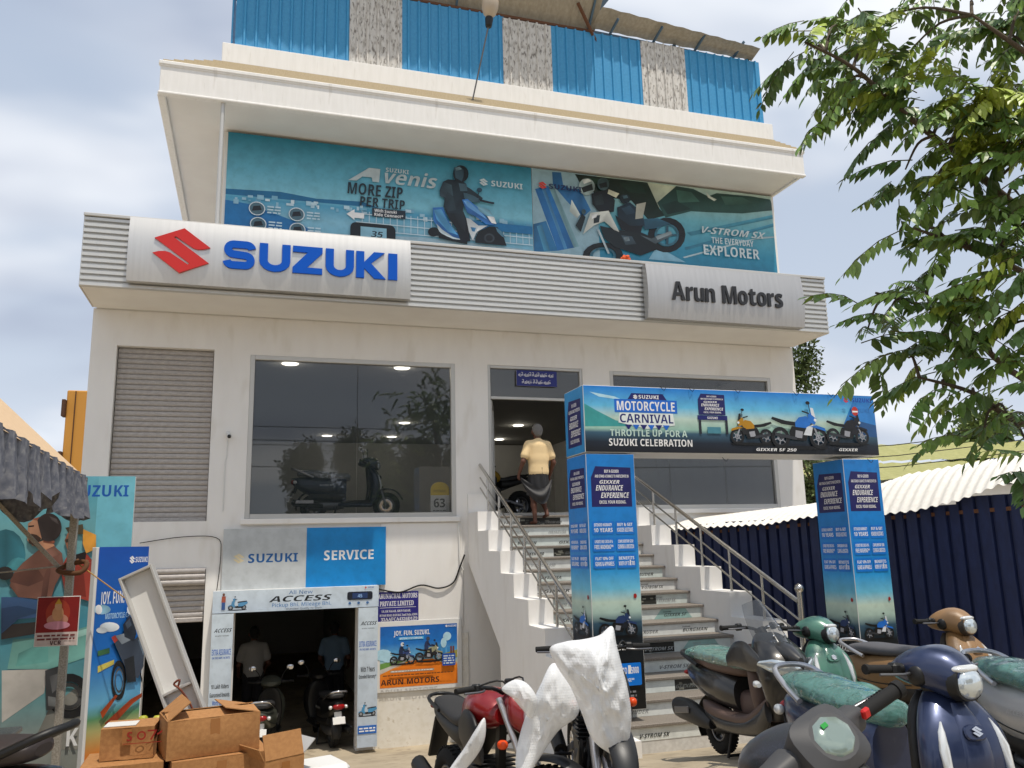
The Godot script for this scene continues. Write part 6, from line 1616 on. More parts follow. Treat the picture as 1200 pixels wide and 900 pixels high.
# ---------------------------------------------------------------- two-wheelers (local +x forward, +z the rider's right)
func paint(c: Color, flake := 0.25) -> StandardMaterial3D:
	var m := mat(c, 0.5, flake, {"clearcoat_enabled": true, "clearcoat": 0.7, "clearcoat_roughness": 0.14})
	if not M.has("dust"): M.dust = grey_tex(noise_img(256, 0.03, 4, 71), 0.5, 1.0)
	m.roughness_texture = M.dust
	return local(m, 2.5)
func wheel(parent, at: Vector3, r: float, tw: float, called: String, tr := Transform3D.IDENTITY, disc := true):
	var w := Node3D.new()
	w.name = called; parent.add_child(w, true); w.transform = tr * Transform3D(Basis(), at)
	var lay := Transform3D(Basis(Vector3.RIGHT, PI / 2), Vector3.ZERO)
	var m := MB.new()
	m.t = lay
	var prof := []
	for k in 13:
		var a := TAU * k / 12.0
		prof.append(Vector2(r - tw * 0.5 + cos(a) * tw * 0.5, sin(a) * tw * 0.5))
	m.lathe(prof, 36); 
	# tread blocks
	for k in 40:
		var a := TAU * k / 40.0
		for s in [-1, 1]:
			m.t = Transform3D(Basis(Vector3.BACK, a), Vector3.ZERO)
			m.box(Vector3(r - 0.004, 0, s * tw * 0.2), Vector3(0.012, r * 0.09, tw * 0.26), 0.002)
	part(w, "tyre", m, M.rubber)
	m = MB.new()
	m.t = lay
	var ri := r - tw * 0.95
	m.lathe([Vector2(ri, -tw * 0.36), Vector2(ri + 0.012, -tw * 0.30), Vector2(ri - 0.008, 0), Vector2(ri + 0.012, tw * 0.30), Vector2(ri, tw * 0.36), Vector2(ri - 0.018, tw * 0.3), Vector2(ri - 0.02, 0), Vector2(ri - 0.018, -tw * 0.3), Vector2(ri, -tw * 0.36)], 32)
	m.lathe([Vector2(0, -0.05), Vector2(0.035, -0.05), Vector2(0.04, 0), Vector2(0.035, 0.05), Vector2(0, 0.05)], 16)
	m.t = Transform3D.IDENTITY
	for k in 5:
		var a := TAU * k / 5.0
		var d := Vector3(cos(a), sin(a), 0)
		m.bar(d * 0.03, d * (ri - 0.01), 0.035, 0.03, 0.006)
	part(w, "rim", m, M.alloy)
	if disc:
		m = MB.new()
		m.t = Transform3D(Basis(Vector3.RIGHT, PI / 2), Vector3(0, 0, 0.062))
		m.lathe([Vector2(ri * 0.45, -0.002), Vector2(ri * 0.82, -0.002), Vector2(ri * 0.82, 0.002), Vector2(ri * 0.45, 0.002), Vector2(ri * 0.45, -0.002)], 24)
		part(w, "brake_disc", m, M.chrome)
	return w
func fender(r: float, w: float, a0: float, a1: float) -> MB:
	var m := MB.new()
	var rows := []
	for i in 17:
		var a := lerpf(a0, a1, i / 16.0)
		var q := PackedVector3Array()
		var tip := 1.0 - 0.25 * pow(absf(i / 8.0 - 1.0), 3.0)
		for j in 11:
			var p := lerpf(-1.35, 1.35, j / 10.0)
			var rr := r + 0.035 * cos(p) - 0.02
			q.append(Vector3(cos(a) * rr, sin(a) * rr, sin(p) * w * tip))
		rows.append(q)
	m.grid(rows, false, true)
	return m
func blob(c: Vector3, s: Vector3, e := 2.2) -> MB:
	var m := MB.new()
	var rows := []
	for i in 11:
		var a := -PI / 2 + PI * i / 10.0
		var q := PackedVector3Array()
		for j in 18:
			var b := TAU * j / 18
			q.append(c + Vector3(sq(cos(a), e) * sq(cos(b), e) * s.x, sq(sin(a), e) * s.y, sq(cos(a), e) * sq(sin(b), e) * s.z))
		rows.append(q)
	m.loft(rows, false)
	return m
func lofted(a: Array, along := "x", e := 2.4) -> MB:
	var m := MB.new()
	m.loft(lx(a, e) if along == "x" else ly(a, e))
	return m
func wrapped_seat(parent, a: Array, mt, sd := 1):   # loose crumpled film over a seat
	var m := MB.new()
	var nz := FastNoiseLite.new(); nz.seed = sd; nz.frequency = 3.2
	var rings := []
	var ends: Array = [[a[0][0] - 0.015, a[0][1], 0.006, 0.006]] + a + [[a[-1][0] + 0.02, a[-1][1], 0.006, 0.006]]
	for p in smooth_rows(ends, 6):
		var q := PackedVector3Array()
		for i in 26:
			var t := TAU * i / 26
			var d := Vector3(0, sq(sin(t), 2.3) * p[3], sq(cos(t), 2.3) * p[2])
			var k := 1.0 + 0.10 * nz.get_noise_3d(p[0] * 2.0, t, sd) + 0.06 * nz.get_noise_3d(p[0] * 5.0, t * 3.0, 4.0)
			q.append(Vector3(p[0], p[1], 0) + d * k)
		rings.append(q)
	m.loft(rings)
	return part(parent, "seat_wrap", m, mt)
func make_scooter(label: String, at: Vector3, deg: float, steer_deg: float, o: Dictionary, group := "", called := "scooter") -> Node3D:
	var T := thing(called, label, "scooter", at, deg_to_rad(deg), group)
	var body: Material = o.body
	var dark: Material = o.get("dark", M.black)
	var st := Transform3D(Basis(), Vector3(0.33, 0, 0)) * Transform3D(Basis(Vector3.UP, deg_to_rad(steer_deg)), Vector3.ZERO) * Transform3D(Basis(), Vector3(-0.33, 0, 0))
	wheel(T, Vector3(0.64, 0.235, 0), 0.235, 0.10, "front_wheel", st)
	wheel(T, Vector3(-0.62, 0.225, 0), 0.225, 0.11, "rear_wheel", Transform3D.IDENTITY, false)
	var m := MB.new()
	m.tube([Vector3(0.64, 0.235, 0.075), Vector3(0.56, 0.5, 0.07)], 0.022, 8); m.tube([Vector3(0.64, 0.235, -0.075), Vector3(0.56, 0.5, -0.07)], 0.022, 8); m.tube([Vector3(0.57, 0.48, 0), Vector3(0.33, 0.98, 0)], 0.03, 8)
	part(T, "fork", m, M.alloy, "", st)
	part(T, "front_fender", fender(0.30, 0.085, 0.35, 2.75), body, "", st * Transform3D(Basis(), Vector3(0.64, 0.235, 0)))
	# front shield
	part(T, "front_apron", lofted([[0.24, 0.34, 0.05, 0.10], [0.32, 0.39, 0.07, 0.16], [0.45, 0.435, 0.085, 0.205], [0.60, 0.45, 0.09, 0.225], [0.74, 0.43, 0.085, 0.205], [0.84, 0.385, 0.07, 0.15], [0.90, 0.35, 0.055, 0.085], [0.925, 0.335, 0.03, 0.05]], "y", 2.3), body)
	part(T, "apron_ridge", lofted([[0.34, 0.455, 0.03, 0.05], [0.48, 0.50, 0.035, 0.075], [0.62, 0.515, 0.035, 0.085], [0.76, 0.485, 0.035, 0.07], [0.86, 0.43, 0.03, 0.035]], "y", 2.2), body)
	for s in [-1, 1]:
		m = MB.new()
		m.loft([[0.52, 0.520, 0.150, 0.006], [0.58, 0.528, 0.155, 0.018], [0.68, 0.510, 0.152, 0.024], [0.75, 0.486, 0.138, 0.016], [0.79, 0.462, 0.125, 0.004]].map(func(p): 
			var q := PackedVector3Array()
			for i in 12:
				var a := TAU * i / 12
				q.append(Vector3(p[1] + sin(a) * 0.018, p[0], s * (p[2] + cos(a) * p[3])))
			return q))
		part(T, "indicator_strip", m, o.get("strip", M.lamp_strip))
	m = MB.new()
	m.box(Vector3(0.562, 0.565, 0), Vector3(0.03, 0.028, 0.16), 0.008); part(T, "apron_handle", m, M.black)
	m = MB.new()
	m.t = Transform3D(Basis(Vector3.BACK, 0.35), Vector3(0.528, 0.745, 0)); m.loft([rx(0, 0, 0.055, 0.035, 3.0), rx(0.008, 0, 0.05, 0.03, 3.0)]); part(T, "badge_plate", m, o.get("badge", body))
	m = MB.new()
	m.t = Transform3D(Basis(Vector3(0, 0, -1), Vector3(-0.34, 0.94, 0), Vector3(0.94, 0.34, 0)), Vector3(0.540, 0.75, 0)); m.ext(PackedVector2Array(emblem_points(0, 0, 0.045)), 0, 0.005); part(T, "emblem", m, M.chrome)
	part(T, "inner_shield", lofted([[0.30, 0.29, 0.03, 0.15], [0.55, 0.33, 0.04, 0.19], [0.80, 0.31, 0.04, 0.16], [0.90, 0.29, 0.03, 0.08]], "y", 2.6), dark)
	# floor and engine
	m = MB.new()
	m.box(Vector3(0.10, 0.30, 0), Vector3(0.52, 0.07, 0.34), 0.025); part(T, "floorboard", m, dark)
	m = MB.new()
	m.box(Vector3(0.10, 0.262, 0.155), Vector3(0.6, 0.06, 0.05), 0.02); m.box(Vector3(0.10, 0.262, -0.155), Vector3(0.6, 0.06, 0.05), 0.02); part(T, "side_skirt", m, body)
	m = MB.new()
	m.loft(lx([[-0.72, 0.26, 0.05, 0.06], [-0.60, 0.25, 0.09, 0.085], [-0.30, 0.26, 0.10, 0.09], [-0.10, 0.27, 0.07, 0.07]])); part(T, "engine", m, M.alloy)
	part(T, "body_panel", lofted([[-0.99, 0.70, 0.03, 0.03], [-0.95, 0.67, 0.08, 0.075], [-0.80, 0.62, 0.145, 0.135], [-0.55, 0.575, 0.185, 0.175], [-0.30, 0.555, 0.185, 0.185], [-0.12, 0.54, 0.15, 0.19], [-0.06, 0.53, 0.12, 0.18]], "x", 2.5), body)
	for s in [-1, 1]:
		m = MB.new()
		m.tube(curve([Vector3(-0.93, 0.64, s * 0.098), Vector3(-0.78, 0.555, s * 0.155), Vector3(-0.5, 0.50, s * 0.181), Vector3(-0.25, 0.48, s * 0.179), Vector3(-0.12, 0.47, s * 0.145)], 5), 0.005, 5); part(T, "panel_seam", m, M.black)
		var W := printed()
		W.txt("ACCESS 125", 0, 0, 0.028, Color(0.80, 0.80, 0.80), 0.5, 0.24, "bold", 0.3)
		part(T, "side_lettering", W, M.print, "", Transform3D(Basis(Vector3.UP, 0.0 if s > 0 else PI), Vector3(-0.40, 0.585, s * 0.192)))
	part(T, "lower_cover", lofted([[-0.70, 0.42, 0.12, 0.08], [-0.45, 0.41, 0.165, 0.10], [-0.2, 0.40, 0.16, 0.10], [-0.08, 0.40, 0.13, 0.09]], "x", 2.6), dark)
	part(T, "rear_fender", fender(0.29, 0.085, 1.2, 3.3), dark, "", Transform3D(Basis(), Vector3(-0.62, 0.225, 0)))
	var seat := [[-0.90, 0.815, 0.06, 0.02], [-0.86, 0.815, 0.115, 0.042], [-0.66, 0.805, 0.15, 0.055], [-0.42, 0.775, 0.15, 0.055], [-0.20, 0.755, 0.125, 0.05], [-0.04, 0.745, 0.085, 0.045], [0.0, 0.74, 0.05, 0.03]]
	part(T, "seat", lofted(seat, "x", 2.7), o.get("seat", M.seat_black))
	if o.has("wrap"):
		wrapped_seat(T, seat.map(func(p): return [p[0], p[1], p[2] + 0.02, p[3] + 0.02]), o.wrap, int(absf(at.x * 100)))
	# grab rail
	m = MB.new()
	m.tube(curve([Vector3(-0.62, 0.74, 0.165), Vector3(-0.80, 0.82, 0.155), Vector3(-0.95, 0.885, 0.115), Vector3(-1.0, 0.90, 0.0), Vector3(-0.95, 0.885, -0.115), Vector3(-0.80, 0.82, -0.155), Vector3(-0.62, 0.74, -0.165)]), 0.017, 8); part(T, "grab_rail", m, o.get("rail", M.silver))
	part(T, "tail_lamp", blob(Vector3(-0.965, 0.665, 0), Vector3(0.045, 0.045, 0.10)), M.tail_red)
	for s in [-1, 1]: part(T, "rear_indicator", blob(Vector3(-0.93, 0.655, s * 0.125), Vector3(0.035, 0.03, 0.03)), M.lamp_strip)
	m = MB.new()
	m.t = Transform3D(Basis(Vector3.BACK, -0.35), Vector3(-0.99, 0.46, 0)); m.box(Vector3.ZERO, Vector3(0.012, 0.11, 0.20), 0.004); m.box(Vector3(0.03, 0.10, 0), Vector3(0.05, 0.16, 0.12), 0.02)
	part(T, "plate_holder", m, o.get("plate", M.black))
	# exhaust on the right
	m = MB.new()
	m.loft([[-0.98, 0.30, 0.17], [-0.95, 0.30, 0.17], [-0.62, 0.27, 0.17], [-0.45, 0.24, 0.15]].map(func(p):
		var q := PackedVector3Array()
		var r: float = 0.03 if p[0] < -0.97 else 0.06 if p[0] < -0.5 else 0.035
		for i in 14: q.append(Vector3(p[0], p[1] + sin(TAU * i / 14) * r, p[2] + cos(TAU * i / 14) * r * 0.85))
		return q))
	part(T, "exhaust", m, M.black)
	m = MB.new()
	m.box(Vector3(-0.76, 0.315, 0.225), Vector3(0.30, 0.06, 0.012), 0.005); part(T, "heat_shield", m, M.silver)
	m = MB.new()
	m.tube([Vector3(-0.22, 0.24, 0.12), Vector3(-0.30, 0.0, 0.17)], 0.013, 6); m.tube([Vector3(-0.22, 0.24, -0.12), Vector3(-0.30, 0.0, -0.17)], 0.013, 6); m.tube([Vector3(-0.30, 0.012, -0.17), Vector3(-0.30, 0.012, 0.17)], 0.011, 6)
	part(T, "centre_stand", m, M.black)
	# head and handlebar
	part(T, "head_cowl", lofted([[0.14, 0.985, 0.06, 0.03], [0.18, 0.99, 0.12, 0.055], [0.26, 1.0, 0.165, 0.085], [0.35, 1.0, 0.155, 0.105], [0.43, 0.975, 0.118, 0.108], [0.48, 0.955, 0.088, 0.09], [0.50, 0.95, 0.07, 0.075]], "x", 2.3), o.get("head", body), "", st)
	part(T, "head_neck", lofted([[0.84, 0.35, 0.06, 0.07], [0.90, 0.34, 0.065, 0.085], [0.95, 0.33, 0.075, 0.10]], "y", 2.3), dark, "", st)
	part(T, "headlamp", blob(Vector3(0.487, 0.942, 0), Vector3(0.048, 0.068, 0.078)), M.lens, "", st)
	part(T, "headlamp_brow", blob(Vector3(0.478, 1.005, 0), Vector3(0.042, 0.022, 0.082)), M.lamp_strip, "", st)
	m = MB.new()
	m.loft([rx(0.455, 0.945, 0.105, 0.085, 2.3), rx(0.495, 0.942, 0.09, 0.075, 2.3)]); part(T, "headlamp_bezel", m, dark, "", st)
	for s in [-1, 1]:
		part(T, "lever_recess", blob(Vector3(0.335, 0.975, s * 0.135), Vector3(0.045, 0.05, 0.035)), M.black, "", st)
		m = MB.new()
		m.tube([Vector3(0.28, 1.0, s * 0.13), Vector3(0.265, 1.005, s * 0.22)], 0.026, 10); m.box(Vector3(0.272, 1.004, s * 0.205), Vector3(0.055, 0.055, 0.05), 0.012)
		part(T, "switch_housing", m, M.black, "", st)
		m = MB.new()
		m.tube([Vector3(0.268, 1.004, s * 0.22), Vector3(0.245, 1.01, s * 0.345)], 0.019, 12); m.tube([Vector3(0.245, 1.01, s * 0.345), Vector3(0.243, 1.01, s * 0.362)], 0.023, 12)
		part(T, "grip", m, M.rubber, "", st)
		m = MB.new()
		m.tube(curve([Vector3(0.32, 0.985, s * 0.16), Vector3(0.335, 0.985, s * 0.22), Vector3(0.305, 0.99, s * 0.34)], 3), 0.007, 6); part(T, "brake_lever", m, M.alloy, "", st)
	if o.get("mirrors", false):
		for s in [-1, 1]:
			m = MB.new()
			m.tube(curve([Vector3(0.27, 1.02, s * 0.16), Vector3(0.26, 1.14, s * 0.2), Vector3(0.24, 1.22, s * 0.27)], 4), 0.007, 6)
			var mr := part(T, "mirror", m, M.black, "", st)
			part(mr, "mirror_head", blob(Vector3(0.235, 1.23, s * 0.30), Vector3(0.018, 0.045, 0.06)), M.chrome)
	return T
func make_maxi(label: String, at: Vector3, deg: float) -> Node3D:
	var T := thing("maxi_scooter", label, "scooter", at, deg_to_rad(deg))
	var body := paint(Color(0.20, 0.195, 0.19), 0.5)
	var brown := mat(Color(0.36, 0.29, 0.26), 0.6)
	var st := Transform3D(Basis(), Vector3(0.30, 0, 0)) * Transform3D(Basis(Vector3.UP, 0.25), Vector3.ZERO) * Transform3D(Basis(), Vector3(-0.30, 0, 0))
	var m: MB
	wheel(T, Vector3(0.68, 0.245, 0), 0.245, 0.11, "front_wheel", st); wheel(T, Vector3(-0.64, 0.225, 0), 0.225, 0.12, "rear_wheel", Transform3D.IDENTITY, false)
	part(T, "front_fender", fender(0.30, 0.085, 0.4, 2.7), M.black, "", st * Transform3D(Basis(), Vector3(0.68, 0.245, 0)))
	# beaked front fairing: wide shoulders narrowing down to the wheel
	part(T, "front_fairing", lofted([[0.30, 0.37, 0.06, 0.12], [0.40, 0.43, 0.10, 0.17], [0.55, 0.47, 0.14, 0.215], [0.68, 0.47, 0.17, 0.235], [0.80, 0.43, 0.17, 0.225], [0.90, 0.37, 0.13, 0.185], [0.97, 0.32, 0.09, 0.13], [1.0, 0.30, 0.05, 0.09]], "y", 2.2), body)
	part(T, "beak", lofted([[0.30, 0.86, 0.06, 0.06], [0.44, 0.85, 0.09, 0.085], [0.56, 0.82, 0.085, 0.08], [0.66, 0.775, 0.06, 0.055], [0.72, 0.745, 0.025, 0.03]], "x", 2.2), body)
	for s in [-1, 1]:
		m = MB.new()
		m.loft([[0.49, 0.755, 0.232, 0.02], [0.585, 0.73, 0.192, 0.05], [0.655, 0.705, 0.132, 0.055], [0.70, 0.685, 0.07, 0.045], [0.715, 0.675, 0.03, 0.02]].map(func(p):
			var q := PackedVector3Array()
			for i in 14: q.append(Vector3(p[0] + 0.02 * sin(TAU * i / 14), p[1] + sin(TAU * i / 14) * p[3], s * (p[2] + cos(TAU * i / 14) * 0.03)))
			return q))
		part(T, "headlamp", m, M.lens)
		part(T, "shoulder_panel", lofted([[-0.02, 0.80, 0.012, 0.05], [0.12, 0.84, 0.02, 0.10], [0.28, 0.82, 0.025, 0.12], [0.42, 0.77, 0.02, 0.08], [0.5, 0.74, 0.01, 0.03]], "x", 2.2), body, "", Transform3D(Basis(), Vector3(0, 0, s * 0.215)))
		part(T, "indicator", lofted([[0.48, 0.60, 0.01, 0.02], [0.56, 0.60, 0.03, 0.028], [0.62, 0.59, 0.02, 0.015]], "x", 2.2), M.lamp_strip, "", Transform3D(Basis(Vector3.UP, s * -0.3), Vector3(0.0, 0.0, s * 0.18 - s * 0.02)))
		part(T, "floorboard", lofted([[-0.62, 0.43, 0.02, 0.05], [-0.5, 0.40, 0.06, 0.06], [-0.2, 0.335, 0.07, 0.045], [0.1, 0.315, 0.07, 0.045], [0.34, 0.40, 0.06, 0.05], [0.44, 0.47, 0.03, 0.04]], "x", 2.8), brown, "", Transform3D(Basis(), Vector3(0, 0, s * 0.15)))
		part(T, "lower_fairing", lofted([[-0.55, 0.36, 0.02, 0.05], [-0.3, 0.28, 0.04, 0.055], [0.05, 0.25, 0.04, 0.06], [0.30, 0.29, 0.045, 0.09], [0.42, 0.38, 0.03, 0.08]], "x", 2.4), body, "", Transform3D(Basis(), Vector3(0, 0, s * 0.185)))
	# windscreen
	m = MB.new()
	var rows := []
	for i in 9:
		var f := i / 8.0
		var q := PackedVector3Array()
		for j in 13:
			var b := lerpf(-1, 1, j / 12.0)
			var hw := 0.17 * (1.0 - 0.5 * pow(f, 2.6))
			q.append(Vector3(0.56 - f * 0.30 - 0.12 * b * b, 0.86 + f * 0.42 - 0.03 * b * b, b * hw))
		rows.append(q)
	m.grid(rows, false, true); part(T, "windscreen", m, M.smoke)
	m = MB.new()
	m.box(Vector3(0.47, 0.915, 0), Vector3(0.03, 0.02, 0.17), 0.006); part(T, "screen_trim", m, M.chrome)
	for q in [[-0.05, 1.04], [0.05, 1.04], [-0.055, 0.96], [0.055, 0.96]]: part(T, "screen_screw", blob(Vector3(0.535 - (q[1] - 0.9) * 0.75, q[1], q[0]), Vector3(0.01, 0.01, 0.01)), M.chrome)
	part(T, "inner_panel", lofted([[0.30, 0.22, 0.06, 0.14], [0.5, 0.24, 0.08, 0.19], [0.75, 0.24, 0.07, 0.19], [0.92, 0.22, 0.06, 0.13]], "y", 2.6), brown)
	part(T, "centre_tunnel", lofted([[-0.25, 0.45, 0.10, 0.13], [0.0, 0.42, 0.08, 0.11], [0.25, 0.46, 0.09, 0.14]], "x", 2.5), brown)
	part(T, "tail_body", lofted([[-1.02, 0.76, 0.03, 0.03], [-0.97, 0.74, 0.09, 0.07], [-0.80, 0.69, 0.15, 0.13], [-0.55, 0.62, 0.19, 0.17], [-0.30, 0.56, 0.19, 0.17], [-0.12, 0.50, 0.14, 0.15]], "x", 2.4), body)
	var seat := [[-0.92, 0.86, 0.06, 0.03], [-0.84, 0.87, 0.13, 0.055], [-0.62, 0.84, 0.165, 0.075], [-0.46, 0.795, 0.165, 0.085], [-0.22, 0.755, 0.155, 0.085], [-0.02, 0.72, 0.11, 0.07], [0.04, 0.70, 0.06, 0.04]]
	part(T, "seat", lofted(seat, "x", 2.6), brown)
	wrapped_seat(T, [[-0.96, 0.885, 0.05, 0.03], [-0.86, 0.90, 0.15, 0.06], [-0.62, 0.88, 0.195, 0.075], [-0.42, 0.84, 0.195, 0.075], [-0.2, 0.80, 0.185, 0.07], [0.02, 0.755, 0.13, 0.06], [0.07, 0.74, 0.07, 0.04]], M.teal_wrap, 5)
	m = MB.new()
	m.tube(curve([Vector3(-0.6, 0.78, 0.185), Vector3(-0.85, 0.88, 0.16), Vector3(-1.0, 0.92, 0.1), Vector3(-1.03, 0.93, 0.0), Vector3(-1.0, 0.92, -0.1), Vector3(-0.85, 0.88, -0.16), Vector3(-0.6, 0.78, -0.185)]), 0.02, 8); part(T, "grab_rail", m, M.black)
	part(T, "tail_lamp", blob(Vector3(-1.0, 0.73, 0), Vector3(0.04, 0.03, 0.11)), M.tail_red)
	part(T, "rear_fender", fender(0.30, 0.09, 1.3, 3.4), M.black, "", Transform3D(Basis(), Vector3(-0.64, 0.225, 0)))
	m = MB.new()
	m.loft(lx([[-0.75, 0.27, 0.06, 0.07], [-0.6, 0.26, 0.10, 0.09], [-0.3, 0.27, 0.12, 0.09], [-0.1, 0.28, 0.08, 0.08]])); part(T, "engine", m, M.black)
	part(T, "muffler", lofted([[-1.05, 0.42, 0.045, 0.05], [-1.02, 0.42, 0.075, 0.09], [-0.80, 0.38, 0.075, 0.10], [-0.58, 0.31, 0.06, 0.075], [-0.45, 0.27, 0.04, 0.04]], "x", 2.5), M.black, "", Transform3D(Basis(), Vector3(0, 0, 0.20)))
	m = MB.new()
	m.box(Vector3(-0.84, 0.40, 0.28), Vector3(0.26, 0.06, 0.014), 0.005); part(T, "heat_shield", m, M.alloy)
	m = MB.new()
	m.tube([Vector3(-0.24, 0.25, 0.13), Vector3(-0.30, 0.0, 0.18)], 0.015, 6); m.tube([Vector3(-0.24, 0.25, -0.13), Vector3(-0.30, 0.0, -0.18)], 0.015, 6); m.tube([Vector3(-0.30, 0.013, -0.18), Vector3(-0.30, 0.013, 0.18)], 0.012, 6); part(T, "centre_stand", m, M.black)
	m = MB.new()
	m.tube([Vector3(0.28, 0.96, 0), Vector3(0.24, 1.03, 0)], 0.05, 10); part(T, "handlebar_boss", m, M.black, "", st)
	for s in [-1, 1]:
		m = MB.new()
		m.tube(curve([Vector3(0.24, 1.02, 0), Vector3(0.23, 1.05, s * 0.12), Vector3(0.20, 1.06, s * 0.24)], 3), 0.014, 8); m.box(Vector3(0.205, 1.06, s * 0.215), Vector3(0.06, 0.06, 0.05), 0.012); part(T, "handlebar", m, M.black, "", st)
		m = MB.new()
		m.tube([Vector3(0.205, 1.06, s * 0.24), Vector3(0.17, 1.06, s * 0.37)], 0.019, 12); m.tube([Vector3(0.17, 1.06, s * 0.37), Vector3(0.166, 1.06, s * 0.388)], 0.023, 12); part(T, "grip", m, M.rubber, "", st)
		m = MB.new()
		m.tube(curve([Vector3(0.255, 1.045, s * 0.19), Vector3(0.265, 1.045, s * 0.25), Vector3(0.225, 1.045, s * 0.36)], 3), 0.007, 6); part(T, "brake_lever", m, M.alloy, "", st)
	return T
func make_motorcycle(label: String, at: Vector3, deg: float, steer_deg: float, body: Material, shroud: Material) -> Node3D:
	var T := thing("motorcycle", label, "motorcycle", at, deg_to_rad(deg))
	var st := Transform3D(Basis(), Vector3(0.42, 0, 0)) * Transform3D(Basis(Vector3.UP, deg_to_rad(steer_deg)), Vector3.ZERO) * Transform3D(Basis(), Vector3(-0.42, 0, 0))
	var m: MB
	wheel(T, Vector3(0.70, 0.30, 0), 0.30, 0.10, "front_wheel", st); wheel(T, Vector3(-0.64, 0.31, 0), 0.31, 0.14, "rear_wheel")
	for s in [-1, 1]:
		m = MB.new()
		m.tube([Vector3(0.70, 0.30, s * 0.095), Vector3(0.60, 0.56, s * 0.095)], 0.027, 10); m.tube([Vector3(0.605, 0.55, s * 0.095), Vector3(0.44, 1.0, s * 0.095)], 0.02, 10); part(T, "fork_leg", m, M.silver, "", st)
	part(T, "front_fender", fender(0.345, 0.085, 0.25, 2.3), M.gunmetal, "", st * Transform3D(Basis(), Vector3(0.70, 0.30, 0)))
	part(T, "headlamp", blob(Vector3(0.615, 0.87, 0), Vector3(0.045, 0.095, 0.085)), M.lens, "", st)
	part(T, "lamp_cowl", lofted([[0.46, 0.93, 0.06, 0.07], [0.52, 0.92, 0.12, 0.12], [0.585, 0.88, 0.105, 0.115], [0.605, 0.87, 0.095, 0.105]], "x", 2.5), body, "", st)
	part(T, "fly_screen", lofted([[0.42, 1.04, 0.05, 0.01], [0.48, 1.03, 0.075, 0.02], [0.55, 0.98, 0.08, 0.02]], "x", 2.4), M.black, "", st)
	for s in [-1, 1]:
		part(T, "indicator", blob(Vector3(0.50, 0.74, s * 0.19), Vector3(0.035, 0.028, 0.028)), M.orange, "", st)
		m = MB.new()
		m.tube([Vector3(0.51, 0.75, s * 0.09), Vector3(0.50, 0.74, s * 0.17)], 0.009, 6); part(T, "indicator_stalk", m, M.black, "", st)
		m = MB.new()
		m.tube(curve([Vector3(0.42, 1.02, 0), Vector3(0.41, 1.06, s * 0.12), Vector3(0.34, 1.07, s * 0.25)], 3), 0.013, 8); m.box(Vector3(0.355, 1.07, s * 0.225), Vector3(0.055, 0.05, 0.05), 0.01); part(T, "handlebar", m, M.black, "", st)
		m = MB.new()
		m.tube([Vector3(0.345, 1.07, s * 0.25), Vector3(0.30, 1.065, s * 0.38)], 0.018, 12); part(T, "grip", m, M.rubber, "", st)
		m = MB.new()
		m.tube(curve([Vector3(0.40, 1.055, s * 0.2), Vector3(0.415, 1.05, s * 0.27), Vector3(0.36, 1.05, s * 0.38)], 3), 0.007, 6); part(T, "lever", m, M.alloy, "", st)
		part(T, "tank_shroud", lofted([[0.08, 0.80, 0.01, 0.06], [0.20, 0.80, 0.025, 0.13], [0.34, 0.76, 0.03, 0.14], [0.44, 0.70, 0.02, 0.08], [0.47, 0.67, 0.01, 0.04]], "x", 2.3), shroud, "", Transform3D(Basis(), Vector3(0, 0, s * 0.18)))
		part(T, "engine_guard", lofted([[0.05, 0.30, 0.01, 0.04], [0.2, 0.33, 0.02, 0.07], [0.36, 0.42, 0.02, 0.07], [0.42, 0.50, 0.01, 0.03]], "x", 2.3), M.gunmetal, "", Transform3D(Basis(), Vector3(0, 0, s * 0.13)))
		m = MB.new()
		m.tube([Vector3(-0.20, 0.36, s * 0.12), Vector3(-0.22, 0.36, s * 0.24)], 0.012, 6); part(T, "foot_peg", m, M.rubber)
	for s in [-1, 1]:
		m = MB.new()
		m.tube(curve([Vector3(0.36, 1.08, s * 0.2), Vector3(0.50, 1.10, s * 0.14), Vector3(0.53, 0.95, s * 0.05), Vector3(0.45, 0.78, s * 0.03)], 4), 0.006, 5); part(T, "control_cable", m, M.black, "", st)
	part(T, "fuel_tank", lofted([[-0.12, 0.84, 0.07, 0.05], [-0.04, 0.88, 0.12, 0.10], [0.12, 0.92, 0.165, 0.13], [0.28, 0.92, 0.165, 0.12], [0.38, 0.90, 0.11, 0.08], [0.42, 0.89, 0.06, 0.05]], "x", 2.3), body)
	part(T, "seat", lofted([[-0.80, 0.93, 0.05, 0.025], [-0.70, 0.92, 0.10, 0.045], [-0.45, 0.88, 0.13, 0.05], [-0.20, 0.83, 0.13, 0.05], [-0.06, 0.84, 0.10, 0.05], [-0.03, 0.85, 0.06, 0.03]], "x", 2.6), M.seat_black)
	part(T, "tail_fairing", lofted([[-0.92, 0.90, 0.02, 0.02], [-0.80, 0.86, 0.07, 0.05], [-0.55, 0.80, 0.11, 0.07], [-0.25, 0.74, 0.12, 0.09], [-0.1, 0.74, 0.10, 0.08]], "x", 2.3), M.black)
	part(T, "tail_lamp", blob(Vector3(-0.92, 0.885, 0), Vector3(0.03, 0.025, 0.06)), M.tail_red)
	m = MB.new()
	m.bar(Vector3(-0.78, 0.82, 0), Vector3(-1.0, 0.52, 0), 0.14, 0.03, 0.01); part(T, "rear_mudguard", m, M.black)
	m = MB.new()
	m.tube(curve([Vector3(-0.5, 0.88, 0.13), Vector3(-0.8, 0.95, 0.11), Vector3(-0.9, 0.97, 0.0), Vector3(-0.8, 0.95, -0.11), Vector3(-0.5, 0.88, -0.13)]), 0.014, 8); part(T, "grab_rail", m, M.black)
	m = MB.new()
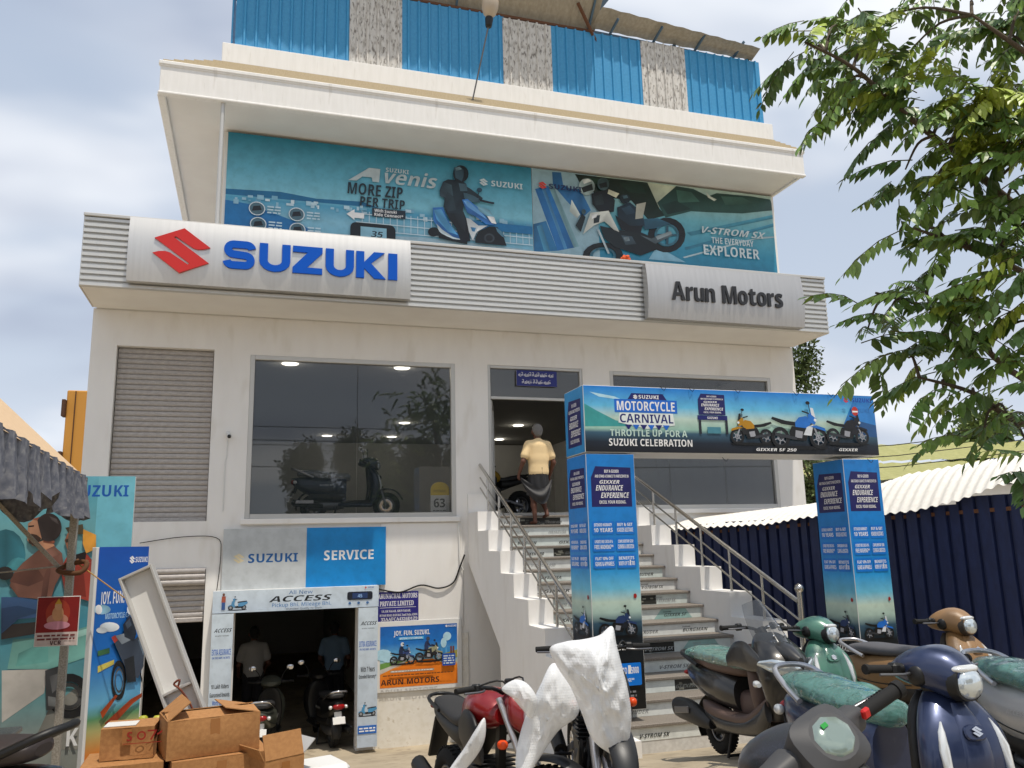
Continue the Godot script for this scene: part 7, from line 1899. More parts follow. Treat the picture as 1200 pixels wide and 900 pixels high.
	m.box(Vector3(0.05, 0.45, 0), Vector3(0.34, 0.26, 0.24), 0.04); m.loft(lx([[-0.1, 0.36, 0.12, 0.1], [0.1, 0.36, 0.14, 0.12], [0.25, 0.38, 0.1, 0.1]]))
	for k in 6: m.box(Vector3(0.20, 0.50 + k * 0.025, 0), Vector3(0.20, 0.008, 0.26), 0.002)
	part(T, "engine", m, M.gunmetal)
	m = MB.new()
	m.tube(curve([Vector3(0.30, 0.52, 0.06), Vector3(0.36, 0.34, 0.09), Vector3(0.2, 0.24, 0.12), Vector3(-0.2, 0.26, 0.14), Vector3(-0.45, 0.36, 0.17)]), 0.022, 8); m.tube([Vector3(-0.42, 0.35, 0.17), Vector3(-0.85, 0.50, 0.19)], [0.05, 0.06], 12); part(T, "exhaust", m, M.black)
	m = MB.new()
	m.bar(Vector3(-0.15, 0.42, 0.11), Vector3(-0.64, 0.31, 0.11), 0.03, 0.06, 0.01); m.bar(Vector3(-0.15, 0.42, -0.11), Vector3(-0.64, 0.31, -0.11), 0.03, 0.06, 0.01); part(T, "swing_arm", m, M.alloy)
	m = MB.new()
	m.bar(Vector3(0.40, 0.92, 0), Vector3(-0.12, 0.60, 0), 0.12, 0.06); m.bar(Vector3(-0.12, 0.62, 0), Vector3(-0.75, 0.84, 0), 0.14, 0.04); m.bar(Vector3(0.38, 0.86, 0), Vector3(0.24, 0.30, 0), 0.06, 0.05); part(T, "frame", m, M.black)
	m = MB.new()
	m.tube([Vector3(-0.15, 0.28, -0.12), Vector3(-0.12, 0.0, -0.28)], 0.013, 6); part(T, "side_stand", m, M.black)
	return T
func crumpled(line: Array, depth: float, sd: int) -> MB:
	# a loose bag: an outline in its own x, y plane, two bellied walls with soft folds
	var m := MB.new()
	var nz := FastNoiseLite.new(); nz.seed = sd; nz.frequency = 4.2; nz.fractal_type = FastNoiseLite.FRACTAL_RIDGED; nz.fractal_octaves = 3
	var outline := []
	var n := line.size()
	for i in n:
		for k in 5: outline.append((line[i] as Vector2).cubic_interpolate(line[(i + 1) % n], line[(i - 1 + n) % n], line[(i + 2) % n], k / 5.0))
	var c := Vector2.ZERO
	for p in outline: c += p
	c /= outline.size()
	for side in [1, -1]:
		var rows := []
		for i in 19:
			var f := i / 18.0
			var q := PackedVector3Array()
			for j in outline.size():
				var w := c.lerp(outline[j], f)
				var belly := pow(maxf(0.0, 1.0 - f * f), 0.6) * depth
				var fold := (nz.get_noise_3d(w.x * 1.8, w.y * 0.8, side * 3.0)) * depth * 0.55 * (1.0 - f * f * 0.8)
				q.append(Vector3(w.x, w.y, side * (belly + fold) + 0.035 * sin(w.y * 9.0 + w.x * 6.0)))
			rows.append(q)
		m.grid(rows, true, side > 0)
	return m
func make_vehicles():
	M.lens = mat(Color(0.82, 0.86, 0.88), 0.05, 0.55, {"clearcoat_enabled": true, "clearcoat": 1.0})
	M.lamp_strip = mat(Color(0.86, 0.87, 0.87), 0.12, 0.3, {"clearcoat_enabled": true, "clearcoat": 1.0})
	M.seat_black = mat(Color(0.16, 0.16, 0.165), 0.62)
	M.seat_grey = mat(Color(0.33, 0.33, 0.345), 0.7)
	M.silver = mat(Color(0.74, 0.74, 0.75), 0.3, 0.7)
	M.gunmetal = mat(Color(0.17, 0.175, 0.185), 0.42, 0.4)
	var g := func(x: float, z: float) -> Vector3: return Vector3(x, ground_y(x, z), z)
	settle(make_maxi("dark grey maxi scooter with tall clear windscreen and teal film over its brown seat", g.call(0.25, 7.48), -89))
	settle(make_scooter("mint green scooter parked between the maxi scooter and the brown scooter", g.call(0.78, 7.45), -96, 22, {"body": paint(Color(0.30, 0.50, 0.43), 0.05), "dark": M.black, "seat": M.seat_grey}, "scooters parked before the stairs"))
	settle(make_scooter("matt brown scooter with grey seat parked against the blue fence", g.call(1.87, 7.8), -86, 6, {"body": mat(Color(0.55, 0.42, 0.27), 0.45, 0.0, {"clearcoat_enabled": true, "clearcoat": 0.25}), "dark": mat(Color(0.20, 0.17, 0.14), 0.6), "seat": M.seat_grey}, "scooters parked before the stairs"))
	settle(make_scooter("navy blue scooter with chrome emblem and teal film over its seat", g.call(-0.88, 10.42) + Vector3(0, -0.03, 0), -95, 14, {"body": paint(Color(0.165, 0.21, 0.335), 0.5), "wrap": M.teal_wrap}, "scooters parked before the stairs"))
	settle(make_scooter("silver scooter tail with teal film over its seat, beside the navy scooter", g.call(0.45, 10.45), -100, 10, {"body": paint(Color(0.70, 0.70, 0.70), 0.3), "wrap": M.teal_wrap}, "scooters parked before the stairs"))
	near_scooter()
	var bm := make_motorcycle("black motorcycle with bubble wrap bagged over its handlebar and a bare front wheel", g.call(-1.76, 8.55), -104, 4, mat(Color(0.06, 0.06, 0.065), 0.35), mat(Color(0.085, 0.085, 0.09), 0.45))
	var rm := make_motorcycle("red motorcycle with round headlamp, partly bagged in bubble wrap", g.call(-2.45, 8.35), -84, 40, paint(Color(0.50, 0.03, 0.05), 0.2), M.black)
	settle(bm); settle(rm)
	# bubble wrap bags
	for w in [["big crumpled bubble wrap bag hanging over the black motorcycle's handlebar", 0.09, 4, [Vector3(-2.07, 2.28, 9.36), [Vector2(-0.255, 0.236), Vector2(-0.167, 0.275), Vector2(-0.059, 0.285), Vector2(0.039, 0.304), Vector2(0.118, 0.349), Vector2(0.137, 0.236), Vector2(0.172, 0.064), Vector2(0.201, -0.108), Vector2(0.191, -0.265), Vector2(0.137, -0.373), Vector2(0.049, -0.334), Vector2(-0.029, -0.265), Vector2(-0.079, -0.133), Vector2(-0.137, 0.010), Vector2(-0.211, 0.128)]]], ["long limp bubble wrap sleeve hanging between the red and the black motorcycle", 0.06, 11, [Vector3(-2.26, 2.12, 9.05), [Vector2(0.041, 0.281), Vector2(0.123, 0.230), Vector2(0.194, 0.118), Vector2(0.184, -0.015), Vector2(0.072, -0.107), Vector2(-0.041, -0.251), Vector2(-0.154, -0.374), Vector2(-0.194, -0.271), Vector2(-0.143, -0.067), Vector2(-0.041, 0.148)]]], ["small bubble wrap hood over the red motorcycle's handlebar", 0.06, 19, [Vector3(-2.44, 2.22, 9.07), [Vector2(-0.101, 0.051), Vector2(-0.020, 0.106), Vector2(0.061, 0.076), Vector2(0.111, -0.020), Vector2(0.071, -0.122), Vector2(0.020, -0.071), Vector2(-0.041, 0.000)]]], ["flat bubble wrap sheet trailing down the side of the red motorcycle", 0.035, 23, [Vector3(-2.67, 1.91, 8.83), [Vector2(0.083, 0.176), Vector2(0.078, 0.041), Vector2(-0.010, -0.098), Vector2(-0.124, -0.186), Vector2(-0.155, -0.150), Vector2(-0.052, -0.010), Vector2(0.021, 0.103)]]]]:
		var b := solo("bubble_wrap_bag", crumpled(w[3][1], w[1], w[2]), M.wrap, w[0], "bubble wrap", "bubble wrap bags")
		b.transform = Transform3D(Basis(Vector3.UP, -0.307), w[3][0])
	# left edge: tail of a navy scooter
	make_scooter("navy scooter by the tent with black grab rail and dark seat", g.call(-5.60, 9.84) + Vector3(0, 0.08, 0), 162, 0, {"body": paint(Color(0.06, 0.09, 0.17), 0.5), "rail": M.black, "seat": mat(Color(0.20, 0.17, 0.165), 0.5)})
	# workshop
	make_scooter("scooter with silver tail and mirrors standing in the dark garage mouth", Vector3(-3.62, 0.0, -0.55), 82, 4, {"body": mat(Color(0.30, 0.31, 0.28), 0.3, 0.3), "mirrors": true, "rail": M.chrome, "plate": M.white_plastic}, "scooters in the garage")
	make_scooter("black scooter with white number plate standing deeper in the garage", Vector3(-2.72, 0.0, -1.0), 100, -10, {"body": mat(Color(0.07, 0.07, 0.075), 0.3, 0.2), "mirrors": true, "rail": M.chrome, "plate": M.white_plastic}, "scooters in the garage")
	# showroom window
	make_scooter("dark blue scooter on show behind the big window, film on its seat", Vector3(-2.35, 3.61, -0.75), -6, -12, {"body": paint(Color(0.10, 0.16, 0.24), 0.3), "wrap": M.clear, "mirrors": true})
	make_motorcycle("yellow motorcycle half hidden in the dark showroom entrance", Vector3(0.75, 3.61, -2.3), 200, 10, paint(Color(0.66, 0.52, 0.08), 0.1), M.black)
func settle(T: Node3D):
	# stand on the sloping ground: pitch from the heights under the two axles
	var yaw := T.rotation.y
	var fw := Vector3(cos(yaw), 0, -sin(yaw))
	var a := T.position + fw * 0.65; var b := T.position - fw * 0.64
	var ya := ground_y(a.x, a.z); var yb := ground_y(b.x, b.z)
	T.transform = Transform3D(Basis(Vector3.UP, yaw) * Basis(Vector3.BACK, atan2(ya - yb, 1.29)), Vector3(T.position.x, (ya + yb) / 2, T.position.z))
func near_scooter():
	# handlebar of the scooter closest to the road, seen from its saddle side
	var T := thing("scooter", "black scooter facing the building, round clear instrument and red engine switch on its handlebar", "scooter", Vector3(-2.25, 1.57, 11.9), deg_to_rad(105))
	T.basis = Basis(Vector3.UP, deg_to_rad(105)) * Basis(Vector3.RIGHT, -0.3)
	var flake := local(mat(Color.WHITE, 0.3, 0.4, {"albedo_texture": ramp_tex(noise_img(256, 0.4, 1, 66), [[0.0, Color(0.07, 0.075, 0.11)], [0.7, Color(0.08, 0.085, 0.12)], [0.85, Color(0.30, 0.32, 0.40)], [1.0, Color(0.5, 0.52, 0.6)]]), "clearcoat_enabled": true, "clearcoat": 0.8}), 3.0)
	var grey := mat(Color(0.25, 0.25, 0.255), 0.55)
	var m: MB
	part(T, "head_cowl", lofted([[-0.08, 1.0, 0.05, 0.035], [-0.05, 1.0, 0.10, 0.06], [0.02, 0.99, 0.125, 0.085], [0.12, 0.97, 0.12, 0.09], [0.20, 0.945, 0.09, 0.075], [0.24, 0.93, 0.05, 0.05]], "x", 2.3), flake)
	m = MB.new()
	m.t = Transform3D(Basis(Vector3.BACK, -0.75), Vector3(-0.065, 1.055, 0)); m.loft([rx(0.06, -0.01, 0.10, 0.085, 3.2), rx(-0.012, 0, 0.106, 0.088, 3.6), rx(-0.014, 0, 0.104, 0.086, 3.6), rx(-0.034, 0, 0.074, 0.064, 2.2), rx(-0.035, 0, 0.072, 0.062, 2.2)]); part(T, "instrument_cover", m, grey)
	m = MB.new()
	m.t = Transform3D(Basis(Vector3.BACK, -0.75), Vector3(-0.065, 1.055, 0)); m.loft([rx(-0.034, 0, 0.064, 0.056, 2.0, 9), rx(-0.046, 0, 0.055, 0.048, 2.0, 9), rx(-0.05, 0, 0.03, 0.026, 2.0, 9)]); part(T, "instrument_glass", m, mat(Color(0.56, 0.62, 0.59), 0.12, 0.4))
	m = MB.new()
	m.t = Transform3D(Basis(Vector3.BACK, -0.75), Vector3(-0.065, 1.055, 0)); m.box(Vector3(-0.052, 0.03, -0.015), Vector3(0.002, 0.012, 0.022)); part(T, "sticker", m, mat(Color(0.05, 0.55, 0.18), 0.5))
	part(T, "key_slot", blob(Vector3(-0.13, 0.985, 0.02), Vector3(0.02, 0.014, 0.022)), M.black)
	for s in [-1, 1]:
		m = MB.new()
		m.loft([[0.10, 0.045], [0.13, 0.042], [0.16, 0.038], [0.19, 0.036], [0.205, 0.028]].map(func(p):
			var q := PackedVector3Array()
			for i in 16: q.append(Vector3(-0.01 + sq(cos(TAU * i / 16), 2.8) * p[1], 1.03 + sq(sin(TAU * i / 16), 2.8) * p[1], s * p[0]))
			return q)); part(T, "switch_housing", m, grey)
		m = MB.new()
		m.tube([Vector3(-0.018, 1.03, s * 0.205), Vector3(-0.05, 1.045, s * 0.345)], 0.02, 14); m.tube([Vector3(-0.05, 1.045, s * 0.345), Vector3(-0.054, 1.046, s * 0.365)], 0.025, 14)
		for k in 9: m.tube([Vector3(-0.02, 1.031, s * (0.22 + k * 0.013)), Vector3(-0.0215, 1.0315, s * (0.225 + k * 0.013))], 0.0215, 12)
		part(T, "grip", m, M.rubber)
		m = MB.new()
		m.tube(curve([Vector3(0.03, 1.02, s * 0.16), Vector3(0.04, 1.02, s * 0.23), Vector3(0.0, 1.03, s * 0.35)], 3), 0.008, 6); part(T, "brake_lever", m, M.alloy)
		part(T, "front_indicator", blob(Vector3(0.14, 0.93, s * 0.115), Vector3(0.04, 0.022, 0.022)), M.lamp_strip)
	m = MB.new()
	m.box(Vector3(-0.058, 1.052, 0.185), Vector3(0.016, 0.028, 0.03), 0.005); part(T, "engine_switch", m, mat(Color(0.75, 0.08, 0.07), 0.4))
	wheel(T, Vector3(0.36, 0.235, 0), 0.235, 0.10, "front_wheel"); wheel(T, Vector3(-0.90, 0.225, 0), 0.225, 0.11, "rear_wheel", Transform3D.IDENTITY, false)
	part(T, "front_fender", fender(0.30, 0.085, 0.35, 2.75), flake, "", Transform3D(Basis(), Vector3(0.36, 0.235, 0)))
	part(T, "front_apron", lofted([[0.24, 0.06, 0.05, 0.10], [0.45, 0.15, 0.085, 0.20], [0.65, 0.16, 0.09, 0.22], [0.80, 0.11, 0.07, 0.16], [0.94, 0.06, 0.04, 0.07]], "y", 2.3), flake)
	m = MB.new()
	m.box(Vector3(-0.18, 0.30, 0), Vector3(0.52, 0.07, 0.34), 0.025); part(T, "floorboard", m, M.black)
	part(T, "body_panel", lofted([[-1.25, 0.70, 0.03, 0.03], [-1.08, 0.62, 0.145, 0.135], [-0.83, 0.575, 0.185, 0.175], [-0.58, 0.555, 0.185, 0.185], [-0.36, 0.53, 0.12, 0.18]], "x", 2.5), flake)
	part(T, "seat", lofted([[-1.16, 0.815, 0.06, 0.02], [-0.94, 0.805, 0.15, 0.055], [-0.70, 0.775, 0.15, 0.055], [-0.32, 0.745, 0.085, 0.045], [-0.28, 0.74, 0.05, 0.03]], "x", 2.7), M.seat_black)

# ---------------------------------------------------------------- trees and greenery
func leaf_frond(rg: RandomNumberGenerator, tint: Color) -> ArrayMesh:
	var m := MB.new()
	var L := rg.randf_range(0.28, 0.40)
	var pairs := rg.randi_range(6, 9)
	var droop := rg.randf_range(0.25, 0.55)
	var pt := func(f: float) -> Vector3: return Vector3(L * f, -droop * L * f * f, 0)
	m.col = Color(0.10, 0.09, 0.03)
	m.tube([pt.call(0.0), pt.call(0.35), pt.call(0.7), pt.call(1.0)], [0.0035, 0.003, 0.002, 0.0012], 4, false)
	for k in pairs * 2 + 1:
		var f := 1.0 if k == pairs * 2 else 0.18 + 0.80 * (k / 2) / float(pairs)
		var s := 0.0 if k == pairs * 2 else (1.0 if k % 2 else -1.0)
		var o: Vector3 = pt.call(minf(f + rg.randf_range(-0.02, 0.02), 1.0))
		var ln := rg.randf_range(0.055, 0.105) * (0.8 + 0.4 * sin(PI * minf(f, 0.95)))
		var wd := ln * rg.randf_range(0.20, 0.28)
		var d := Vector3(0.45 + 0.55 * (1.0 - absf(s)), -rg.randf_range(0.6, 1.35), s * rg.randf_range(0.5, 0.85)).normalized()
		var side := d.cross(Vector3.UP).normalized()
		var nrm := side.cross(d).normalized()
		m.col = tint.lerp(tint * rg.randf_range(0.6, 1.35), 0.8); m.col.a = 1
		var mid := o + d * ln * 0.45 - nrm * wd * 0.25
		var mid2 := o + d * ln * 0.72 - nrm * wd * 0.18
		var tip := o + d * ln + Vector3(0, -ln * 0.12, 0)
		for q in [1.0, -1.0]:
			var e1: Vector3 = o + d * ln * 0.35 + side * wd * q; var e2: Vector3 = o + d * ln * 0.70 + side * wd * 0.8 * q
			if q > 0:
				m.tri(o, e1, mid); m.tri(mid, e1, e2); m.tri(mid, e2, mid2); m.tri(mid2, e2, tip)
			else:
				m.tri(o, mid, e1); m.tri(mid, e2, e1); m.tri(mid, mid2, e2); m.tri(mid2, tip, e2)
	return m.mesh()
func make_tree():
	var T := thing("leafy_tree", "leafy tree with drooping feathered leaves reaching in beside the showroom", "tree", Vector3(2.35, ground_y(2.3, 10.7), 10.7))
	var o := T.position
	var cl := [[-0.74, 6.25, 10.12, 0.23, 9], [-0.86, 6.07, 10.04, 0.19, 6], [-0.62, 6.0, 10.21, 0.24, 10], [-0.53, 5.74, 10.29, 0.21, 9], [-0.2, 6.16, 10.16, 0.19, 7], [-0.74, 5.77, 10.13, 0.18, 6], [-0.35, 5.58, 10.21, 0.15, 6], [-0.32, 6.42, 10.07, 0.22, 6], [0.16, 6.42, 10.33, 0.22, 6], [0.39, 6.33, 10.49, 0.19, 6], [0.43, 6.29, 10.28, 0.14, 3], [0.5, 6.09, 10.48, 0.13, 6], [-0.23, 5.6, 10.47, 0.16, 8], [-0.08, 5.57, 10.62, 0.19, 10], [0.05, 5.47, 10.74, 0.18, 11], [-0.21, 5.38, 10.53, 0.16, 7], [-0.03, 5.26, 10.67, 0.18, 10], [0.11, 5.18, 10.7, 0.15, 7], [-0.29, 5.15, 10.25, 0.2, 7], [-0.37, 5.3, 10.15, 0.13, 3], [-0.12, 5.1, 10.4, 0.2, 8], [-0.04, 4.97, 10.61, 0.2, 11], [0.03, 4.81, 10.71, 0.18, 10], [-0.25, 4.91, 10.1, 0.22, 8], [-0.16, 4.78, 10.32, 0.21, 9], [0.0, 4.69, 10.46, 0.21, 10], [0.02, 4.53, 10.65, 0.18, 10], [-0.37, 4.45, 9.87, 0.23, 8], [-0.49, 4.35, 9.81, 0.13, 3], [-0.31, 4.52, 10.11, 0.22, 9], [-0.15, 4.49, 10.26, 0.21, 10], [-0.07, 4.38, 10.48, 0.2, 10], [0.03, 4.25, 10.59, 0.18, 9], [-0.3, 4.16, 9.93, 0.2, 6], [-0.15, 4.19, 10.09, 0.22, 8], [-0.07, 4.11, 10.32, 0.21, 9], [-0.0, 3.97, 10.52, 0.19, 9], [-0.17, 3.91, 10.03, 0.18, 5], [-0.07, 3.84, 10.15, 0.17, 5], [-0.04, 3.71, 10.35, 0.17, 6], [0.03, 3.64, 10.47, 0.17, 6], [-0.02, 3.64, 10.13, 0.12, 3], [0.02, 3.46, 10.42, 0.11, 4]]
	var m := MB.new()
	var base := Vector3(2.35, 1.4, 10.7); var fork := Vector3(2.1, 3.3, 10.55)
	m.tube(curve([base - Vector3(0, 0.1, 0) - o, Vector3(2.3, 2.3, 10.7) - o, fork - o, Vector3(1.6, 5.0, 10.5) - o, Vector3(1.3, 6.6, 10.55) - o, Vector3(1.2, 7.4, 10.6) - o]), curve_r(26, 0.13, 0.03), 10)
	part(T, "trunk", m, M.bark)
	var limbs := [[Vector3(2.1, 3.3, 10.55), Vector3(1.2, 3.55, 10.35), Vector3(0.46, 3.75, 10.2), Vector3(0.17, 3.95, 10.13), Vector3(-0.15, 4.05, 10.05)], [Vector3(2.1, 3.3, 10.55), Vector3(1.1, 3.85, 10.4), Vector3(0.45, 4.02, 10.25), Vector3(0.02, 4.40, 10.18), Vector3(-0.45, 4.55, 10.1)], [Vector3(1.85, 4.2, 10.5), Vector3(0.9, 4.8, 10.5), Vector3(0.41, 5.02, 10.44), Vector3(0.04, 5.34, 10.39), Vector3(-0.3, 5.62, 10.34), Vector3(-0.61, 5.90, 10.3), Vector3(-0.9, 6.05, 10.25)], [Vector3(1.5, 5.4, 10.5), Vector3(0.8, 5.8, 10.6), Vector3(0.37, 5.97, 10.63), Vector3(0.07, 6.2, 10.57)], [Vector3(1.7, 4.6, 10.5), Vector3(0.8, 4.55, 10.4), Vector3(0.2, 4.75, 10.35), Vector3(-0.3, 4.9, 10.3)]]
	for l in limbs:
		m = MB.new()
		var pts := curve(l.map(func(p): return p - o))
		m.tube(pts, curve_r(pts.size(), 0.035, 0.007), 7); part(T, "branch", m, M.bark)
	var rg := RandomNumberGenerator.new(); rg.seed = 404
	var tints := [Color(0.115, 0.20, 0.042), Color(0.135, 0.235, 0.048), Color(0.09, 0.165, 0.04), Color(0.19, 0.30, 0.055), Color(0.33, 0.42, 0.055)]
	var var_ := []
	for t in tints:
		for k in 3: var_.append(leaf_frond(rg, t))
	high_leaves(T, var_[4])
	for c in cl:
		var p := Vector3(c[0], c[1], c[2]) + Vector3(0.16, 0.03, 0.05)
		# twig from the nearest limb point
		var best := p; var bd := 1e9
		for l in limbs:
			for q in curve(l, 4):
				if q.distance_to(p) < bd: bd = q.distance_to(p); best = q
		m = MB.new()
		m.tube(curve([best - o, best.lerp(p, 0.5) + Vector3(0, 0.06, 0) - o, p - o], 4), curve_r(9, 0.012, 0.005), 5); part(T, "twig", m, M.bark)
		for k in (int(c[4] * 1.25) if c[1] > 5.55 and c[0] < 0 else c[4] if c[1] > 5.0 else int(c[4] * 0.75)):
			var d := Vector3(rg.randfn(), rg.randfn() * 0.75, rg.randfn() * 1.3)
			d = d.limit_length(1.5) * c[3] * 0.62
			var at := p + d
			var az := rg.randf_range(-1.0, 1.0) * 1.2 + PI + (0.5 if rg.randf() < 0.5 else -0.5)
			if rg.randf() < 0.22: az = rg.randf() * TAU
			var tilt := rg.randf_range(-0.45, 0.5)
			var b := Basis(Vector3.UP, az) * Basis(Vector3.BACK, tilt) * Basis(Vector3.RIGHT, rg.randf_range(-0.5, 0.5))
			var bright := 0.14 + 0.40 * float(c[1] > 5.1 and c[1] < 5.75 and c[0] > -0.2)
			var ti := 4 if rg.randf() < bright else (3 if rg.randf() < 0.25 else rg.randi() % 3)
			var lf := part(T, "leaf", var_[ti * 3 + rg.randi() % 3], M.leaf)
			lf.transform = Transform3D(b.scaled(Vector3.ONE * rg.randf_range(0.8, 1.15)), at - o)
func high_leaves(T: Node3D, mesh: Mesh):
	# the crown above the picture
	var rg := RandomNumberGenerator.new(); rg.seed = 91
	var mm := MultiMesh.new()
	mm.transform_format = MultiMesh.TRANSFORM_3D; mm.mesh = mesh; mm.instance_count = 260
	for i in 260:
		var p := Vector3(1.25, 7.2, 10.6) + Vector3(rg.randfn() * 0.55, rg.randfn() * 0.6, rg.randfn() * 0.7)
		if p.y < 6.55: p.y = 6.55 + rg.randf() * 0.8
		mm.set_instance_transform(i, Transform3D(Basis(Vector3.UP, rg.randf() * TAU) * Basis(Vector3.BACK, rg.randf_range(-0.5, 0.5)), p - T.position))
	var o := MultiMeshInstance3D.new()
	o.name = "upper_leaves"; o.multimesh = mm; o.material_override = M.leaf
	o.set_meta("kind", "stuff")
	T.add_child(o)
func curve_r(n: int, a: float, b: float) -> Array:
	var o := []
	for i in n: o.append(lerpf(a, b, i / float(n - 1)))
	return o
func far_tree(label: String, at: Vector3, h: float, w: float, sd: int, tint: Color, group := "", trunk := 0.35):
	var T := thing("tree", label, "tree", at, 0.0, group)
	var rg := RandomNumberGenerator.new(); rg.seed = sd
	var m := MB.new()
	m.tube([Vector3.ZERO, Vector3(0.05, h * 0.5, 0), Vector3(0, h * 0.9, 0.05)], [w * 0.06, w * 0.045, w * 0.015], 7)
	for k in 6:
		var a := rg.randf() * TAU
		var s := h * rg.randf_range(0.3, 0.6)
		m.tube([Vector3(0, s, 0), Vector3(cos(a) * w * 0.3, s + h * 0.12, sin(a) * w * 0.3)], [w * 0.03, w * 0.012], 5)
	part(T, "trunk", m, M.bark)
	var mm := MB.new()
	var nz := FastNoiseLite.new(); nz.seed = sd; nz.frequency = 1.6 / w
	var knots := []
	for k in int(10 + h * 1.6):
		var u := rg.randf()
		var pr := pow(sin(PI * clampf(u * 0.8 + 0.14, 0, 1)), 0.8); var a := rg.randf() * TAU
		knots.append(Vector3(cos(a) * w * 0.46 * pr * sqrt(rg.randf()), h * lerpf(trunk, 0.97, u), sin(a) * w * 0.46 * pr))
	var n := int(1400 * clampf(w * h / 8.0, 0.7, 3.0))
	for k in n:
		var u := rg.randf()
		var y := h * lerpf(trunk, 1.0, u)
		var prof := pow(sin(PI * clampf(u * 0.86 + 0.12, 0, 1)), 0.7)
		var a := rg.randf() * TAU
		var rr := w * 0.5 * prof * sqrt(rg.randf()) 
		rr *= 0.75 + 0.5 * nz.get_noise_3d(cos(a) * w, y, sin(a) * w)
		var p := Vector3(cos(a) * rr, y, sin(a) * rr)
		p = p.lerp(knots[rg.randi() % knots.size()] + Vector3(rg.randfn(), rg.randfn(), rg.randfn()) * w * 0.11, 0.85)
		if nz.get_noise_3d(p.x * 2.2, p.y * 2.2, p.z * 2.2) < -0.22: continue
		var b := Basis(Vector3(rg.randfn(), rg.randfn(), rg.randfn()).normalized(), rg.randf() * TAU)
		var s := w * rg.randf_range(0.03, 0.06)
		mm.col = tint * rg.randf_range(0.6, 1.4); mm.col.a = 1
		for q in 3:
			var e := b * Basis(Vector3.UP, q * 2.1)
			mm.tri(p, p + e * Vector3(s, s * 0.2, s * 0.45), p + e * Vector3(s * 1.9, -s * 0.2, 0)); mm.tri(p, p + e * Vector3(s * 1.9, -s * 0.2, 0), p + e * Vector3(s, -s * 0.1, -s * 0.45))
	part(T, "crown", mm, M.leaf_far)
func make_background():
	far_tree("slim green tree standing behind the showroom's right wall", Vector3(9.75, 0.0, -4.0), 8.6, 1.5, 3, Color(0.09, 0.13, 0.035), "", 0.3)
	far_tree("small pale green tree beyond the fence, behind the arch beam", Vector3(12.9, 0.0, -8.0), 7.6, 1.7, 5, Color(0.10, 0.13, 0.05), "", 0.3)
	far_tree("bright green tree top peeping over the olive roof", Vector3(20.5, 0, -8.5), 7.4, 3.0, 6, Color(0.13, 0.18, 0.04), "", 0.3)
	# across the road, mirrored in the showroom glass
	var rows := [[-1.4, 26.0, 7.3, 2.6], [0.5, 26.5, 7.4, 2.6], [2.3, 27.0, 6.6, 3.2], [4.3, 27.5, 6.9, 3.2], [6.6, 27.0, 7.4, 3.4], [-6.6, 26.0, 6.0, 3.0], [9.5, 27, 7.0, 4.0], [13.0, 28, 7.5, 4.5]]
	var names := ["tall narrow tree across the road, first of the pair mirrored behind the scooter", "tall narrow tree across the road, second of the mirrored pair", "round tree across the road beside the mirrored pair", "bushy tree across the road next to the round one", "broad tree across the road towards the entrance", "low tree across the road opposite the roller shutter", "spreading tree across the road opposite the right window", "far spreading tree across the road beyond the fence line"]
	for i in rows.size():
		var q = rows[i]
		far_tree(names[i], Vector3(q[0], 1.6, q[1]), q[2], q[3], 40 + i, Color(0.05, 0.08, 0.025), "trees across the road", 0.25)
	for k in 4:
		var y: float = [9.35, 8.7, 8.5, 7.4][k]
		var m := MB.new()
		var pts := []
		for i in 21:
			var f := i / 20.0
			pts.append(Vector3(lerpf(-34, 40, f), y - 0.5 * sin(PI * f) + 0.45, 29.0 + k * 0.3))
		m.tube(pts, 0.02, 5)
		solo("power_line", m, M.wire, "thin power line strung across the road, mirrored in the showroom window", "wire", "power lines across the road")
	# thin wires behind the arch on the right
	for k in 3:
		var m := MB.new()
		m.tube(curve([Vector3(6.4, 5.1 + k * 0.25, -3.0), Vector3(12, 4.9 + k * 0.28, -3.5), Vector3(26, 6.6 + k * 0.3, 2.0)], 6), 0.012, 5)
		solo("service_wire", m, M.wire, "thin service wire running from the showroom side over the sheds", "wire", "service wires over the sheds")
	# ochre neighbour with brown trim
	var N := thing("neighbour_house", "narrow ochre building edge with brown window ledges beyond the showroom", "building", Vector3(-7.37, 0, -4.0))
	var m := MB.new()
	m.box(Vector3(0.0, 3.0, -1.5), Vector3(0.38, 6.7, 3.0), 0.02); part(N, "wall", m, M.ochre)
	m = MB.new()
	m.box(Vector3(-0.03, 2.98, 0.012), Vector3(0.015, 6.7, 0.03)); part(N, "corner_strip", m, M.brown_trim)
	for y in [5.98, 4.95]:
		m = MB.new()
		m.box(Vector3(-0.22, y, 0.0), Vector3(0.07, 0.34, 0.2), 0.01); part(N, "window_ledge", m, M.brown_trim)
	# lamp leaning out from the eave
	var L := thing("eave_lamp", "old globe lamp on a thin leaning rod above the eave", "lamp", Vector3(-0.39, 11.2, 0.6))
	m = MB.new()
	m.tube([Vector3(0.0, -0.1, 0), Vector3(0.19, 1.16, 0.52)], 0.014, 8); part(L, "rod", m, M.alloy)
	var tr := Transform3D(Basis(Vector3.BACK, -0.06) * Basis(Vector3.RIGHT, 0.12), Vector3(0.19, 1.13, 0.52))
	m = MB.new()
	m.lathe([Vector2(0, 0.0), Vector2(0.05, 0.0), Vector2(0.062, 0.04), Vector2(0.075, 0.16), Vector2(0.06, 0.20), Vector2(0, 0.20)], 14); part(L, "socket", m, M.black, "", tr)
	m = MB.new()
	m.lathe([Vector2(0.06, 0.19), Vector2(0.115, 0.25), Vector2(0.15, 0.36), Vector2(0.155, 0.48), Vector2(0.12, 0.60), Vector2(0, 0.64)], 18); part(L, "globe", m, mat(Color(0.72, 0.66, 0.58), 0.35, 0.0, {"backlight": Color(0.4, 0.37, 0.32)}), "", tr)
